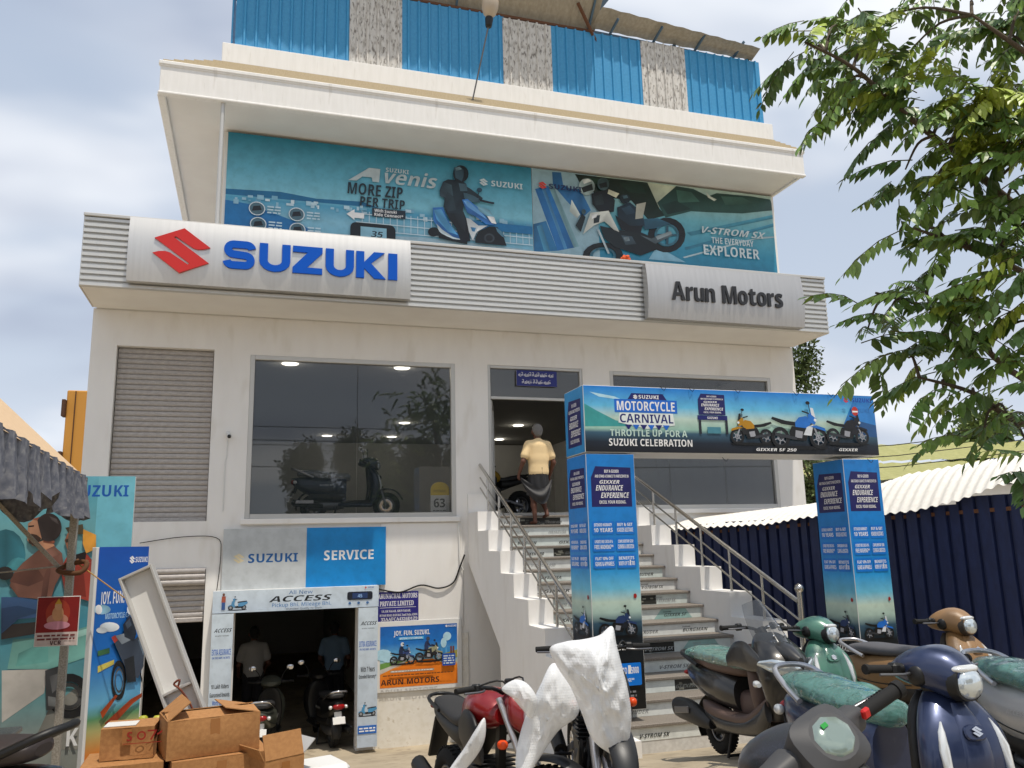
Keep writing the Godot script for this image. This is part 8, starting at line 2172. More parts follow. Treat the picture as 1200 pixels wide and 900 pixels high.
	# cables on the wall
	m = MB.new()
	m.tube(curve([Vector3(-4.05, 3.53, 0.04), Vector3(-2.0, 3.55, 0.05), Vector3(-0.72, 3.55, 0.05), Vector3(-0.60, 3.45, 0.05), Vector3(-0.58, 2.9, 0.05), Vector3(-0.52, 2.72, 0.06)], 6), 0.011, 6); solo("wall_conduit", m, M.white_plastic, "white conduit looping under the big window sill", "conduit")
	m = MB.new()
	m.tube(curve([Vector3(-1.95, 2.46, 0.06), Vector3(-1.6, 2.40, 0.05), Vector3(-1.25, 2.50, 0.05), Vector3(-0.95, 2.44, 0.06), Vector3(-0.7, 2.52, 0.05), Vector3(-0.58, 2.78, 0.06), Vector3(-0.50, 2.98, 0.08)], 6), 0.014, 6); solo("black_cable", m, M.wire, "slack black cable running under the service board to the stairs", "cable")
	m = MB.new()
	m.tube(curve([Vector3(-5.6, 3.28, 0.04), Vector3(-5.0, 3.36, 0.04), Vector3(-4.5, 3.34, 0.03), Vector3(-4.42, 3.1, 0.03), Vector3(-4.46, 2.5, 0.03)], 5), 0.007, 6); solo("thin_cable", m, M.wire, "thin cable sagging across the wall above the small shutter", "cable")
	m = MB.new()
	m.tube(curve([Vector3(-0.16, 8.14, 1.19), Vector3(-0.1, 8.2, 1.2), Vector3(0, 8.13, 1.2)], 4), 0.03, 6)
	m = MB.new()
	for k in 7:
		var a := k * 0.9
		m.t = Transform3D(Basis(Vector3(sin(a), cos(a), 0.3).normalized(), a * 2.0), Vector3(2.30 + 0.05 * cos(a * 3), 8.14 + 0.02 * (k % 3), 1.10 + 0.03 * sin(a * 2)))
		m.box(Vector3.ZERO, Vector3(0.09, 0.05, 0.06), 0.015)
	solo("flower_garland", m, mat(Color(0.86, 0.36, 0.16), 0.8), "crumpled orange garland lying on top of the ribbed fascia", "garland")
# ---------------------------------------------------------------- left: tent, boards, cartons
func make_left():
	var m: MB
	# tent: four-sided canopy, scalloped valance, posts
	var T := thing("tent_canopy", "faded tan tent canopy with drooping scalloped blue valance on grey posts", "tent")
	var c1 := Vector3(-5.25, 3.70, 6.67)    # corner in view
	var c2 := c1 + Vector3(-4.2, 0, 0.35); var c3 := c1 + Vector3(0.14, 0.02, 4.2); var c4 := c2 + Vector3(0.1, 0, 4.2)
	var apex := (c1 + c4) / 2 + Vector3(0, 2.3, 0)
	for q in [[c1, c3], [c3, c4], [c4, c2], [c2, c1]]:
		m = MB.new()
		var rows := []
		for i in 9:
			var f := i / 8.0
			var r := PackedVector3Array()
			for j in 13:
				var e: Vector3 = q[0].lerp(q[1], j / 12.0)
				r.append(e.lerp(apex, f) - Vector3(0, 0.05 * sin(PI * f), 0))
			rows.append(r)
		m.grid(rows, false, false); part(T, "canopy_panel", m, M.canvas_tan)
		m = MB.new()
		rows = [PackedVector3Array(), PackedVector3Array(), PackedVector3Array(), PackedVector3Array()]
		var n := 90
		var ln: float = (q[1] - q[0]).length()
		var outn: Vector3 = ((q[1] - q[0]) as Vector3).cross(Vector3.UP).normalized()
		for j in n + 1:
			var f := j / float(n)
			var e: Vector3 = q[0].lerp(q[1], f)
			var sc := absf(sin(f * ln / 0.36 * PI))
			var wv := 0.035 * sin(f * ln * 21.0) + 0.02 * sin(f * ln * 47.0)
			for k in 4:
				var d := [0.0, 0.10, 0.19, 0.21 + 0.14 * sc][k] as float
				rows[k].append(e - Vector3(0, d - 0.02, 0) + outn * (wv * (0.3 + d * 3.0)))
		m.grid(rows, false, false); part(T, "valance", m, M.canvas_blue)
	for p in [c1, c2, c3, c4]:
		m = MB.new()
		var b: Vector3 = Vector3(p.x, ground_y(p.x, p.z), p.z) + (apex - p) * Vector3(0.03, 0, 0.03)
		m.box((b + Vector3(b.x, p.y, b.z)) / 2, Vector3(0.055, p.y - b.y, 0.055), 0.004); part(T, "post", m, M.post)
	m = MB.new()
	m.bar(c1 + Vector3(-0.1, -0.12, 0.1), c2 + Vector3(0.1, -0.12, 0.1), 0.04, 0.05); m.bar(c1 + Vector3(-0.1, -0.12, 0.1), c3 + Vector3(-0.1, -0.12, -0.1), 0.04, 0.05)
	m.bar(c1 + Vector3(-0.08, -0.75, 0.05), c1 + Vector3(-0.62, -0.15, 0.1), 0.03, 0.03)
	part(T, "truss", m, M.post)
	m = MB.new()
	m.tube(curve([c1 + Vector3(-0.1, -0.66, 0.06), c1 + Vector3(0.05, -0.64, 0.1), c1 + Vector3(0.02, -0.72, 0.14), c1 + Vector3(-0.14, -0.70, 0.1), c1 + Vector3(-0.02, -0.63, 0.0)], 4), 0.02, 6); part(T, "rope_knot", m, M.card_dark)
	m = MB.new()
	m.tube([c1 + Vector3(-0.05, -0.66, 0.06), c1 + Vector3(-1.8, -0.82, 0.3)], 0.006, 5); part(T, "rope", m, M.post)
	m = MB.new()
	m.tube([c1 + Vector3(0.0, -0.66, 0.08), c1 + Vector3(0.42, -1.0, 0.0)], 0.005, 5); part(T, "rope", m, mat(Color(0.7, 0.55, 0.3), 0.9))
	# large billboard
	var W := 4.6; var H := 2.75
	T = thing("rider_billboard", "tall billboard picture of a helmeted couple riding a mint scooter, behind the tent post", "billboard", Vector3(-5.0 - W, 1.05, 5.85))
	panel(T, W, H, 0.05)
	m = MB.new()
	m.box(Vector3(W * 0.2, -0.15, -0.06), Vector3(0.06, 0.6, 0.06)); m.box(Vector3(W * 0.93, -0.15, -0.06), Vector3(0.06, 0.6, 0.06)); part(T, "stand", m, M.post)
	var P := printed()
	P.bands(0, W, [[0.0, Color(0.50, 0.50, 0.46)], [0.55, Color(0.58, 0.60, 0.58)], [0.95, Color(0.40, 0.62, 0.64)], [1.5, Color(0.28, 0.58, 0.66)], [2.2, Color(0.46, 0.68, 0.70)], [2.55, Color(0.36, 0.64, 0.70)], [H, Color(0.42, 0.72, 0.80)]])
	P.rect(W - 0.30, 0.0, 0.30, H, Color(0.46, 0.75, 0.82))
	P.poly([Vector2(W - 0.30, 0), Vector2(W, 0), Vector2(W, 1.0), Vector2(W - 0.30, 0.8)], Color(0.62, 0.62, 0.58))
	P.txt("SUZUKI", W - 0.05, H - 0.18, 0.10, Color(0.08, 0.36, 0.70), 1.0, 0.46)
	var ox := W - 0.62   # man's hip region
	paint_trace(P, trace_couple(), Rect2(0, 0, W, H))
	P.t = Transform3D.IDENTITY
	P.txt("Kam", W - 0.40, 0.50, 0.14, WHITE, 0.0, 0.32); P.txt("Petrol", W - 0.30, 0.36, 0.10, Color(0.85, 0.68, 0.12), 0.0, 0.28)
	part(T, "print", P, M.print)
	# blue standee
	T = thing("standing_poster", "upright blue and orange standee of a motorcycle rider, white edge, behind the cartons", "standee", Vector3(-5.16, 1.0, 6.60), 0.80)
	W = 0.50; H = 2.17
	panel(T, W, H, 0.05)
	P = printed()
	P.t = Transform3D(Basis(Vector3(0.806, 0, 0), Vector3(0, 1.07, 0), Vector3(0, 0, 1)), Vector3.ZERO); W = 0.62; H = 2.03
	P.bands(0.03, W, [[0.0, Color(0.86, 0.42, 0.08)], [0.55, Color(0.88, 0.50, 0.16)], [0.72, Color(0.72, 0.70, 0.45)], [0.80, Color(0.36, 0.58, 0.40)], [0.90, Color(0.42, 0.70, 0.84)], [1.2, Color(0.10, 0.45, 0.78)], [H, Color(0.06, 0.32, 0.70)]])
	P.emblem(0.42, H - 0.10, 0.06, WHITE); P.txt("SUZUKI", 0.46, H - 0.12, 0.04, WHITE, 0.0, 0.15)
	P.txt("JOY. FUN. SUZUKI.", 0.08, H - 0.42, 0.09, WHITE, 0.0, 0.52); P.txt("MOTORCYCLE CARNIVAL", 0.15, H - 0.53, 0.04, Color(0.7, 0.85, 0.95), 0.0, 0.40)
	P.t = Transform3D.IDENTITY
	paint_trace(P, trace_standee(), Rect2(0.02, 0, 0.48, 2.17))
	P.txt("MOTORCYCLE", 0.05, 0.36, 0.06, Color(0.25, 0.55, 0.75), 0.0, 0.36)
	part(T, "print", P, M.print)
	# white tray leaning
	T = thing("metal_tray", "long white shallow metal tray leaning diagonally behind the cartons", "tray")
	var a := Vector3(-4.81, 2.98, 7.02); var b := Vector3(-4.30, 1.75, 7.24)
	var y_ := (a - b).normalized(); var x_ := Vector3(0.96, 0.02, 0.26).normalized(); x_ = (x_ - y_ * x_.dot(y_)).normalized(); var z_ := x_.cross(y_)
	T.transform = Transform3D(Basis(x_, y_, z_), b)
	var hl := (a - b).length()
	m = MB.new()
	m.box(Vector3(0, hl / 2, -0.03), Vector3(0.235, hl, 0.006)); part(T, "tray_back", m, M.white_plastic)
	m = MB.new()
	m.box(Vector3(-0.12, hl / 2, 0), Vector3(0.02, hl, 0.066), 0.003); m.box(Vector3(0.12, hl / 2, 0), Vector3(0.02, hl, 0.066), 0.003); m.box(Vector3(0, hl - 0.01, 0), Vector3(0.22, 0.02, 0.066), 0.003); m.box(Vector3(0, 0.01, 0), Vector3(0.22, 0.02, 0.066), 0.003); part(T, "tray_rim", m, M.frame)
	m = MB.new()
	m.box(Vector3(0, 0.42, 0.0), Vector3(0.22, 0.02, 0.05), 0.003); part(T, "tray_divider", m, M.frame)
	m = MB.new()
	m.tube(curve([Vector3(0.02, 0.43, 0.05), Vector3(0.05, 0.47, 0.06), Vector3(0.0, 0.46, 0.05), Vector3(0.03, 0.41, 0.06), Vector3(0.05, 0.3, 0.03), Vector3(0.06, 0.15, 0.02), Vector3(0.08, 0.02, 0.02)], 4), 0.008, 5); part(T, "wiring", m, mat(Color(0.45, 0.22, 0.14), 0.7))
	# yellow sacks behind the standee
	for k in 3:
		solo("yellow_roll", lofted([[0.0, 0, 0.05, 0.05], [0.1, 0, 0.06, 0.06], [0.7, 0, 0.055, 0.055], [0.8, 0, 0.03, 0.03]], "y"), mat(Color(0.62, 0.62, 0.10).lerp(Color(0.75, 0.7, 0.2), k * 0.4), 0.5), "upright yellow-green roll leaning in the small shutter opening", "roll", "yellow rolls by the small shutter", Vector3(-4.95 + k * 0.14, ground_y(-4.9, 4.5), 4.55 + 0.05 * k))
	# cartons
	var G := "cartons stacked beside the tent"
	carton("large open-topped brown carton on top of the stack", Vector3(-4.22, 1.775, 7.55), Vector3(0.60, 0.24, 0.40), 0.22, true, G, 1)
	carton("small brown carton with red oriental lettering and a white delivery slip on top", Vector3(-4.72, 1.775, 7.50), Vector3(0.33, 0.20, 0.30), -0.05, false, G, 2)
	carton("lower brown carton under the large open one, wrapped in film", Vector3(-4.16, 1.0, 7.56), Vector3(0.62, 0.77, 0.46), 0.16, false, G, 3)
	carton("lower brown carton under the small lettered one", Vector3(-4.74, 1.0, 7.56), Vector3(0.50, 0.77, 0.44), 0.02, false, G, 4)
	carton("gaping brown carton with one white-lined flap pointing up, beside the stack", Vector3(-3.80, 1.0, 7.70), Vector3(0.30, 0.74, 0.34), 0.5, true, G, 5)
	# pale crate on the right of the cartons
	m = MB.new()
	m.box(Vector3(0, 0.2, 0), Vector3(0.42, 0.4, 0.35), 0.03)
	solo("white_carton", m, M.white_plastic, "pale round-edged crate on the ground beside the cartons", "crate", "", Vector3(-3.50, 1.22, 7.55), 0.3)
	# festival calendar on the post
	T = thing("wall_calendar", "red festival calendar with a seated golden figure, tied to the tent post", "calendar", Vector3(-5.50, 2.45, 6.84), -0.12)
	panel(T, 0.30, 0.36, 0.004)
	P = printed()
	P.rect(0.005, 0.10, 0.29, 0.255, Color(0.52, 0.06, 0.07)); P.rect(0.005, 0.005, 0.29, 0.095, Color(0.80, 0.74, 0.72))
	P.disc(0.15, 0.24, 0.085, 0.10, Color(0.62, 0.20, 0.12)); P.disc(0.15, 0.19, 0.075, 0.045, Color(0.72, 0.50, 0.42)); P.disc(0.15, 0.235, 0.04, 0.055, Color(0.78, 0.58, 0.42)); P.disc(0.15, 0.29, 0.025, 0.03, Color(0.80, 0.62, 0.46)); P.poly([Vector2(0.125, 0.305), Vector2(0.175, 0.305), Vector2(0.15, 0.345)], Color(0.80, 0.62, 0.20)); P.disc(0.15, 0.15, 0.09, 0.03, Color(0.80, 0.55, 0.62))
	P.small(0.02, 0.04, 0.26, 0.05, 2, Color(0.45, 0.2, 0.2), 3); P.txt("VCR", 0.15, 0.01, 0.03, Color(0.3, 0.15, 0.15), 0.5)
	part(T, "print", P, M.print_matt)
	# flowered sack on a low stool at the very left
	var sk := crumpled([Vector2(-0.18, 0.0), Vector2(0.18, 0.0), Vector2(0.20, 0.16), Vector2(0.10, 0.26), Vector2(-0.08, 0.24), Vector2(-0.2, 0.15)], 0.12, 31)
	solo("cloth_sack", sk, local(mat(Color.WHITE, 0.8, 0.0, {"albedo_texture": ramp_tex(noise_img(256, 0.02, 2, 9), [[0.0, Color(0.80, 0.79, 0.76)], [0.62, Color(0.82, 0.81, 0.79)], [0.70, Color(0.66, 0.28, 0.25)], [1.0, Color(0.6, 0.2, 0.2)]])}), 2.2), "white cloth sack with red print resting on the grey table by the tent", "sack", "", Vector3(-5.80, 1.92, 7.2))
	T = thing("low_table", "grey plastic table under the tent carrying a white sack", "table", Vector3(-5.95, -0.1, 7.2))
	m = MB.new()
	m.box(Vector3(0, 2.0, 0), Vector3(0.9, 0.04, 0.5), 0.01); part(T, "table_top", m, M.post)
	for q in [[-0.4, -0.2], [0.4, -0.2], [-0.4, 0.2], [0.4, 0.2]]:
		m = MB.new()
		m.box(Vector3(q[0], 1.6, q[1]), Vector3(0.04, 0.8, 0.04)); part(T, "leg", m, M.post)
func carton(label: String, at: Vector3, s: Vector3, turn: float, open: bool, group: String, sd: int):
	var T := thing("carton", label, "carton", at, turn, group)
	var rg := RandomNumberGenerator.new(); rg.seed = sd
	var m := MB.new()
	# walls with a slight sag
	var hx := s.x / 2; var hz := s.z / 2
	var wall := func(a: Vector3, b: Vector3, out: Vector3):
		var rows := []
		for i in 5:
			var q := PackedVector3Array()
			for j in 7:
				var f := j / 6.0; var g := i / 4.0
				var p := a.lerp(b, f) + Vector3(0, s.y * g, 0)
				q.append(p + out * (0.018 * sin(PI * f) * sin(PI * g) * (1 if sd % 2 else -0.7) + rg.randf_range(-0.003, 0.003) * sin(PI * f)))
			rows.append(q)
		m.grid(rows, false, false)
	wall.call(Vector3(-hx, 0, hz), Vector3(hx, 0, hz), Vector3.BACK); wall.call(Vector3(hx, 0, hz), Vector3(hx, 0, -hz), Vector3.RIGHT); wall.call(Vector3(hx, 0, -hz), Vector3(-hx, 0, -hz), Vector3.FORWARD); wall.call(Vector3(-hx, 0, -hz), Vector3(-hx, 0, hz), Vector3.LEFT)
	m.face(Vector3(-hx, 0.004, -hz), Vector3(hx, 0.004, -hz), Vector3(hx, 0.004, hz), Vector3(-hx, 0.004, hz))
	if not open: m.face(Vector3(-hx, s.y, -hz), Vector3(hx, s.y, -hz), Vector3(hx, s.y, hz), Vector3(-hx, s.y, hz))
	part(T, "box_wall", m, M.card)
	if open:
		for q in [[Vector3(0, s.y, hz), s.x, s.z * 0.48, 0.0, -1.45 if sd == 1 else -0.3], [Vector3(0, s.y, -hz), s.x, s.z * 0.48, PI, -1.4], [Vector3(hx, s.y, 0), s.z, s.x * 0.4, PI / 2, 0.85 if sd == 5 else -1.35], [Vector3(-hx, s.y, 0), s.z, s.x * 0.3, -PI / 2, -0.9 if sd == 1 else 0.5]]:
			m = MB.new()
			m.box(Vector3(0, q[2] / 2, 0), Vector3(q[1] - 0.01, q[2], 0.006))
			part(T, "flap", m, M.card if not (sd == 5 and q[3] == PI / 2) else M.frame, "", Transform3D(Basis(Vector3.UP, q[3]) * Basis(Vector3.RIGHT, q[4]), q[0]))
	m = MB.new()
	m.box(Vector3(0, s.y * 0.72, hz + 0.016), Vector3(0.06, s.y * 0.5, 0.003)); part(T, "tape", m, M.tape)
	if sd == 2:
		var P := printed()
		P.txt("S", 0.02, 0.0, 0.055, Color(0.62, 0.14, 0.10)); P.hoop(0.11, 0.028, 0.028, 0.01, Color(0.62, 0.14, 0.10)); P.line([Vector2(0.15, 0.055), Vector2(0.20, 0.055), Vector2(0.17, 0.0)], 0.01, Color(0.62, 0.14, 0.10)); P.line([Vector2(0.21, 0.03), Vector2(0.24, 0.05), Vector2(0.25, 0.0)], 0.01, Color(0.62, 0.14, 0.10)); P.rect(0.0, -0.02, 0.26, 0.004, Color(0.62, 0.14, 0.10))
		part(T, "print", P, M.print_matt, "", Transform3D(Basis(), Vector3(-0.02, 0.12, hz + 0.02)))
		m = MB.new()
		m.box(Vector3(-0.06, s.y + 0.004, 0.02), Vector3(0.20, 0.003, 0.16)); part(T, "delivery_slip", m, M.white_plastic)
	if sd == 4:
		var P := printed()
		for k in 4: P.small(k * 0.14, 0, 0.09, 0.05, 1, Color(0.60, 0.25, 0.15), k)
		part(T, "print", P, M.print_matt, "", Transform3D(Basis(), Vector3(-0.22, 0.62, hz + 0.02)))
	return T

# ---------------------------------------------------------------- people: tapered bones, smooth union, surface nets
func sdf_at(p: Vector3, bones: Array, k: float) -> float:
	var d := 1e9
	for b in bones:
		var pa: Vector3 = p - b[0]
		var ba: Vector3 = b[4]
		var h := clampf(pa.dot(ba) * b[5], 0.0, 1.0)
		var q := pa - ba * h
		if b.size() > 6: q *= b[6]
		var e: float = q.length() - lerpf(b[2], b[3], h)
		if e > d + k: continue
		if d > e + k: d = e; continue
		var t := clampf(0.5 + 0.5 * (d - e) / k, 0.0, 1.0)
		d = lerpf(d, e, t) - k * t * (1.0 - t)
	return d
func bone(a: Vector3, b: Vector3, ra: float, rb: float, squash = null) -> Array:
	var o := [a, b, ra, rb, b - a, 1.0 / maxf((b - a).length_squared(), 1e-9)]
	if squash != null: o.append(squash)
	return o
func sdf_mesh(m: MB, bones: Array, k: float, cell: float, lo: Vector3, hi: Vector3):
	var n := Vector3i(((hi - lo) / cell).ceil()) + Vector3i.ONE
	var f := PackedFloat32Array(); f.resize(n.x * n.y * n.z)
	var ix := func(x: int, y: int, z: int) -> int: return (z * n.y + y) * n.x + x
	for z in n.z:
		for y in n.y:
			for x in n.x: f[(z * n.y + y) * n.x + x] = sdf_at(lo + Vector3(x, y, z) * cell, bones, k)
	var vid := {}
	var pos := PackedVector3Array(); var nor := PackedVector3Array()
	var cs := [Vector3i(0, 0, 0), Vector3i(1, 0, 0), Vector3i(0, 1, 0), Vector3i(1, 1, 0), Vector3i(0, 0, 1), Vector3i(1, 0, 1), Vector3i(0, 1, 1), Vector3i(1, 1, 1)]
	var es := [[0, 1], [2, 3], [4, 5], [6, 7], [0, 2], [1, 3], [4, 6], [5, 7], [0, 4], [1, 5], [2, 6], [3, 7]]
	for z in n.z - 1:
		for y in n.y - 1:
			for x in n.x - 1:
				var b := (z * n.y + y) * n.x + x
				var v0 := f[b]
				if absf(v0) > cell * 2.0: continue
				var vals := []
				var neg := 0
				for c in cs:
					var w := f[b + (c.z * n.y + c.y) * n.x + c.x]
					vals.append(w)
					if w < 0: neg += 1
				if neg == 0 or neg == 8: continue
				var s := Vector3.ZERO
				var cnt := 0
				for e in es:
					if (vals[e[0]] < 0) != (vals[e[1]] < 0):
						var t: float = vals[e[0]] / (vals[e[0]] - vals[e[1]])
						s += Vector3(cs[e[0]]).lerp(Vector3(cs[e[1]]), t); cnt += 1
				s /= cnt
				vid[b] = pos.size()
				pos.append(lo + (Vector3(x, y, z) + s) * cell)
				nor.append(Vector3(vals[1] + vals[3] + vals[5] + vals[7] - vals[0] - vals[2] - vals[4] - vals[6], vals[2] + vals[3] + vals[6] + vals[7] - vals[0] - vals[1] - vals[4] - vals[5], vals[4] + vals[5] + vals[6] + vals[7] - vals[0] - vals[1] - vals[2] - vals[3]).normalized())
	var st := [1, n.x, n.x * n.y]
	for b in vid:
		for ax in 3:
			var o1: int = st[(ax + 1) % 3]; var o2: int = st[(ax + 2) % 3]
			var e: int = b + st[ax]
			if e >= f.size() or (f[b] < 0) == (f[e] < 0): continue
			if not (vid.has(b - o1) and vid.has(b - o2) and vid.has(b - o1 - o2)): continue
			var q := [vid[b], vid[b - o1], vid[b - o1 - o2], vid[b - o2]]
			if f[b] < 0: q = [q[3], q[2], q[1], q[0]]
			for w in [0, 1, 2, 0, 2, 3]: m.put(pos[q[w]], nor[q[w]])
func make_person(label: String, at: Vector3, turn: float, pose: int, shirt: Material, lower: Material, hair: Material):
	# local: faces -z, right hand towards +x
	var T := thing("person", label, "person", at, turn)
	var m := MB.new()
	var sh := 1.33
	var hipL := Vector3(-0.09, 0.88, 0.0); var hipR := Vector3(0.09, 0.88, 0.0)
	var knL := Vector3(-0.10, 0.47, -0.03); var anL := Vector3(-0.10, 0.08, 0.02)
	var knR := Vector3(0.11, 0.50, -0.16); var anR := Vector3(0.11, 0.20, 0.05)
	var elL := Vector3(-0.30, 1.07, 0.02); var haL := Vector3(-0.34, 0.86, -0.08)
	var elR := Vector3(0.28, 1.06, 0.04); var haR := Vector3(0.26, 0.84, -0.10)
	if pose == 1:
		knR = Vector3(0.10, 0.47, -0.03); anR = Vector3(0.11, 0.08, 0.02)
		elL = Vector3(-0.27, 1.06, 0.02); haL = Vector3(-0.22, 0.90, -0.2); elR = Vector3(0.27, 1.06, 0.02); haR = Vector3(0.24, 0.92, -0.2)
	var sL := Vector3(-0.19, 1.36, 0.0); var sR := Vector3(0.19, 1.36, 0.0)
	var body := [bone(Vector3(0, 0.92, 0), Vector3(0, 1.12, 0.0), 0.13, 0.125, Vector3(0.85, 1, 1.15)), bone(Vector3(0, 1.12, 0), Vector3(0, 1.33, 0.01), 0.13, 0.125, Vector3(0.78, 1, 1.15)), bone(sL * 0.8 + Vector3(0, 0.26, 0), sR * 0.8 + Vector3(0, 0.26, 0), 0.07, 0.07), bone(Vector3(0, 1.36, 0.01), Vector3(0, 1.50, -0.01), 0.06, 0.052),
		bone(sL, elL, 0.055, 0.042), bone(elL, haL, 0.042, 0.03), bone(sR, elR, 0.055, 0.042), bone(elR, haR, 0.042, 0.03),
		bone(hipL, knL, 0.085, 0.055), bone(knL, knL.lerp(anL, 0.4), 0.055, 0.052), bone(knL.lerp(anL, 0.4), anL, 0.052, 0.034), bone(hipR, knR, 0.085, 0.055), bone(knR, knR.lerp(anR, 0.4), 0.055, 0.052), bone(knR.lerp(anR, 0.4), anR, 0.052, 0.034),
		bone(anL + Vector3(0, -0.045, 0.02), anL + Vector3(-0.01, -0.055, -0.16), 0.034, 0.026), bone(anR + Vector3(0, -0.045, 0.02), anR + Vector3(0.01, -0.075, -0.15), 0.034, 0.026)]
	# shared neck bone keeps the head joined
	sdf_mesh(m, body, 0.03, 0.022, Vector3(-0.46, -0.02, -0.36), Vector3(0.46, 1.52, 0.24))
	var hd := Vector3(0, 1.60, -0.02)
	var head := [bone(hd + Vector3(0, 0.02, 0.01), hd + Vector3(0, 0.03, 0.01), 0.098, 0.098, Vector3(1.12, 0.95, 0.98)), bone(hd + Vector3(0, -0.05, -0.035), hd + Vector3(0, -0.085, -0.05), 0.062, 0.04), bone(Vector3(0, 1.38, 0.01), hd + Vector3(0, -0.06, 0.0), 0.058, 0.054), bone(hd + Vector3(0, 0.0, -0.10), hd + Vector3(0, -0.03, -0.115), 0.012, 0.018),
		bone(hd + Vector3(-0.09, 0.01, 0.0), hd + Vector3(-0.092, -0.03, -0.005), 0.018, 0.014), bone(hd + Vector3(0.09, 0.01, 0.0), hd + Vector3(0.092, -0.03, -0.005), 0.018, 0.014), bone(hd + Vector3(-0.03, -0.055, -0.088), hd + Vector3(0.03, -0.055, -0.088), 0.012, 0.012)]
	sdf_mesh(m, head, 0.016, 0.012, hd + Vector3(-0.14, -0.20, -0.17), hd + Vector3(0.14, 0.15, 0.14))
	for s in [[haL, -1.0], [haR, 1.0]]:
		var h: Vector3 = s[0]
		var k: float = s[1]
		var hb := [bone(h, h + Vector3(0, -0.05, -0.02), 0.028, 0.032, Vector3(1.3, 1, 1))]
		for fgr in 4:
			var rt := h + Vector3(0, -0.07, -0.045 + fgr * 0.018)
			var l: float = [0.034, 0.04, 0.037, 0.028][fgr]
			hb.append(bone(h + Vector3(0, -0.045, -0.03 + fgr * 0.014), rt, 0.011, 0.0095)); hb.append(bone(rt, rt + Vector3(-k * 0.022, -l * 0.7, 0), 0.0095, 0.0085)); hb.append(bone(rt + Vector3(-k * 0.022, -l * 0.7, 0), rt + Vector3(-k * 0.042, -l * 0.55, 0), 0.0085, 0.0075))
		hb.append(bone(h + Vector3(0, -0.02, -0.025), h + Vector3(-k * 0.02, -0.05, -0.065), 0.012, 0.0095)); hb.append(bone(h + Vector3(-k * 0.02, -0.05, -0.065), h + Vector3(-k * 0.035, -0.075, -0.06), 0.0095, 0.008))
		sdf_mesh(m, hb, 0.006, 0.006, h + Vector3(-0.08, -0.14, -0.10), h + Vector3(0.08, 0.04, 0.06))
	part(T, "body", m, M.skin)
	# shirt
	m = MB.new()
	var sleeve := 0.62
	var sb := [bone(Vector3(0, 0.90, 0.005), Vector3(0, 1.12, 0.005), 0.158, 0.148, Vector3(0.84, 1, 1.12)), bone(Vector3(0, 1.12, 0.005), Vector3(0, 1.33, 0.012), 0.150, 0.142, Vector3(0.78, 1, 1.12)), bone(sL * 0.85 + Vector3(0, 0.215, 0), sR * 0.85 + Vector3(0, 0.215, 0), 0.078, 0.078), bone(sL, sL.lerp(elL, sleeve), 0.072, 0.078), bone(sR, sR.lerp(elR, sleeve), 0.072, 0.078), bone(Vector3(0, 1.38, 0.02), Vector3(0, 1.43, 0.015), 0.07, 0.066)]
	sdf_mesh(m, sb, 0.035, 0.02, Vector3(-0.40, 0.84, -0.24), Vector3(0.40, 1.50, 0.24))
	part(T, "shirt", m, shirt)
	# lower garment
	m = MB.new()
	if pose == 0:
		var rings := []
		for i in 15:
			var f := i / 14.0
			var y := lerpf(0.96, 0.50, f)
			var q := PackedVector3Array()
			for j in 40:
				var a := TAU * j / 40
				var fold := 0.012 * sin(a * 9.0 + f * 4.0) * f + 0.008 * sin(a * 17.0)
				var rx_ := lerpf(0.165, 0.205, f) + fold; var rz_ := lerpf(0.14, 0.165, f) + fold
				q.append(Vector3(cos(a) * rx_, y + 0.03 * f * sin(a * 2.0), sin(a) * rz_ - 0.05 * f))
			rings.append(q)
		m.loft(rings, false)
		part(T, "wrapped_cloth", m, lower)
		# hem gathered up to both hands: a sagging fold behind and beside the legs
		m = MB.new()
		var rows := []
		for i in 11:
			var f := i / 10.0
			var q := PackedVector3Array()
			for j in 21:
				var g := j / 20.0
				var x := lerpf(haL.x, haR.x, g)
				var top := lerpf(haL.y, haR.y, g) - 0.05 - 0.20 * sin(PI * g)
				var bot := lerpf(haL.y, haR.y, g) - 0.10 - 0.42 * pow(sin(PI * g), 0.8)
				q.append(Vector3(x, lerpf(top, bot, f), 0.13 * sin(PI * g) + 0.05 + 0.02 * sin(f * 9.0 + g * 7.0) + 0.03 * sin(PI * f) - 0.08 * (1.0 - sin(PI * g))))
			rows.append(q)
		m.grid(rows, false, false)
		part(T, "gathered_hem", m, lower)
	else:
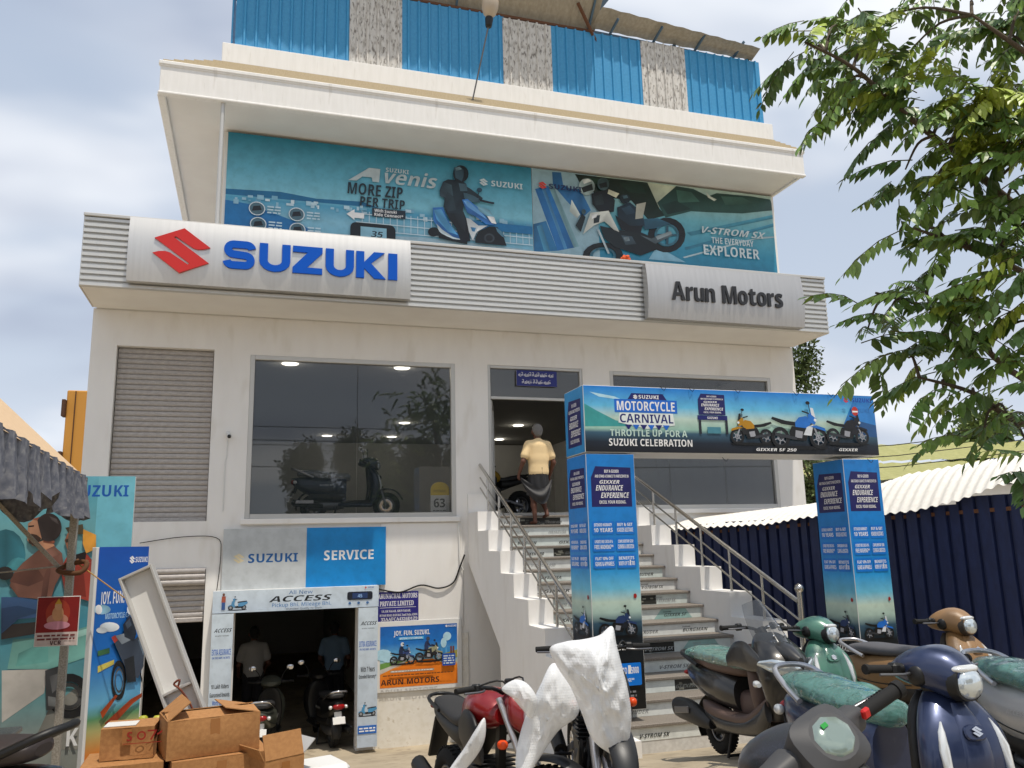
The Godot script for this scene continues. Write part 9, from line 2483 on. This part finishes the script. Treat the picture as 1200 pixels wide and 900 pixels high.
		var tb := [bone(Vector3(0, 0.93, 0), Vector3(0, 0.90, 0), 0.15, 0.15, Vector3(0.85, 1, 1.1)), bone(hipL, knL, 0.105, 0.085), bone(knL, anL, 0.085, 0.07), bone(hipR, knR, 0.105, 0.085), bone(knR, anR, 0.085, 0.07)]
		sdf_mesh(m, tb, 0.03, 0.025, Vector3(-0.26, 0.02, -0.24), Vector3(0.26, 1.06, 0.2)); part(T, "trousers", m, lower)
	# hair: cap over crown and nape
	m = MB.new()
	sdf_mesh(m, [bone(hd + Vector3(0, 0.035, 0.022), hd + Vector3(0, 0.04, 0.022), 0.099, 0.099, Vector3(1.08, 0.95, 1.0)), bone(hd + Vector3(0, -0.03, 0.055), hd + Vector3(0, 0.0, 0.05), 0.062, 0.075, Vector3(0.9, 1, 1))], 0.02, 0.012, hd + Vector3(-0.14, -0.11, -0.12), hd + Vector3(0.14, 0.17, 0.16))
	part(T, "hair", m, hair)
	return T
func make_people():
	make_person("person in a cream short-sleeved shirt climbing the stairs, holding up a dark wrapped cloth", Vector3(0.76, 3.462, 0.40), 0.12, 0, local(mat(Color(0.90, 0.79, 0.60), 0.8), 1.0), mat(Color(0.14, 0.14, 0.15), 0.6), mat(Color(0.44, 0.43, 0.42), 0.9))
	make_person("person in a pale grey shirt standing in the dark garage, back turned", Vector3(-3.85, 0.0, -2.8), 0.2, 1, mat(Color(0.62, 0.62, 0.62), 0.85), mat(Color(0.12, 0.12, 0.14), 0.8), mat(Color(0.05, 0.05, 0.05), 0.8))
	make_person("person in a light blue shirt at the back of the garage, beside the black scooter", Vector3(-2.35, 0.0, -3.0), -0.25, 1, mat(Color(0.42, 0.52, 0.62), 0.85), mat(Color(0.10, 0.10, 0.12), 0.8), mat(Color(0.05, 0.05, 0.05), 0.8))

func _ready():
	set_stage()
	make_materials()
	make_ground()
	make_building()
	make_signs()
	make_banners()
	make_arch()
	make_stairs()
	make_right_side()
	make_vehicles()
	make_background()
	make_left()
	make_tree()
	make_people()
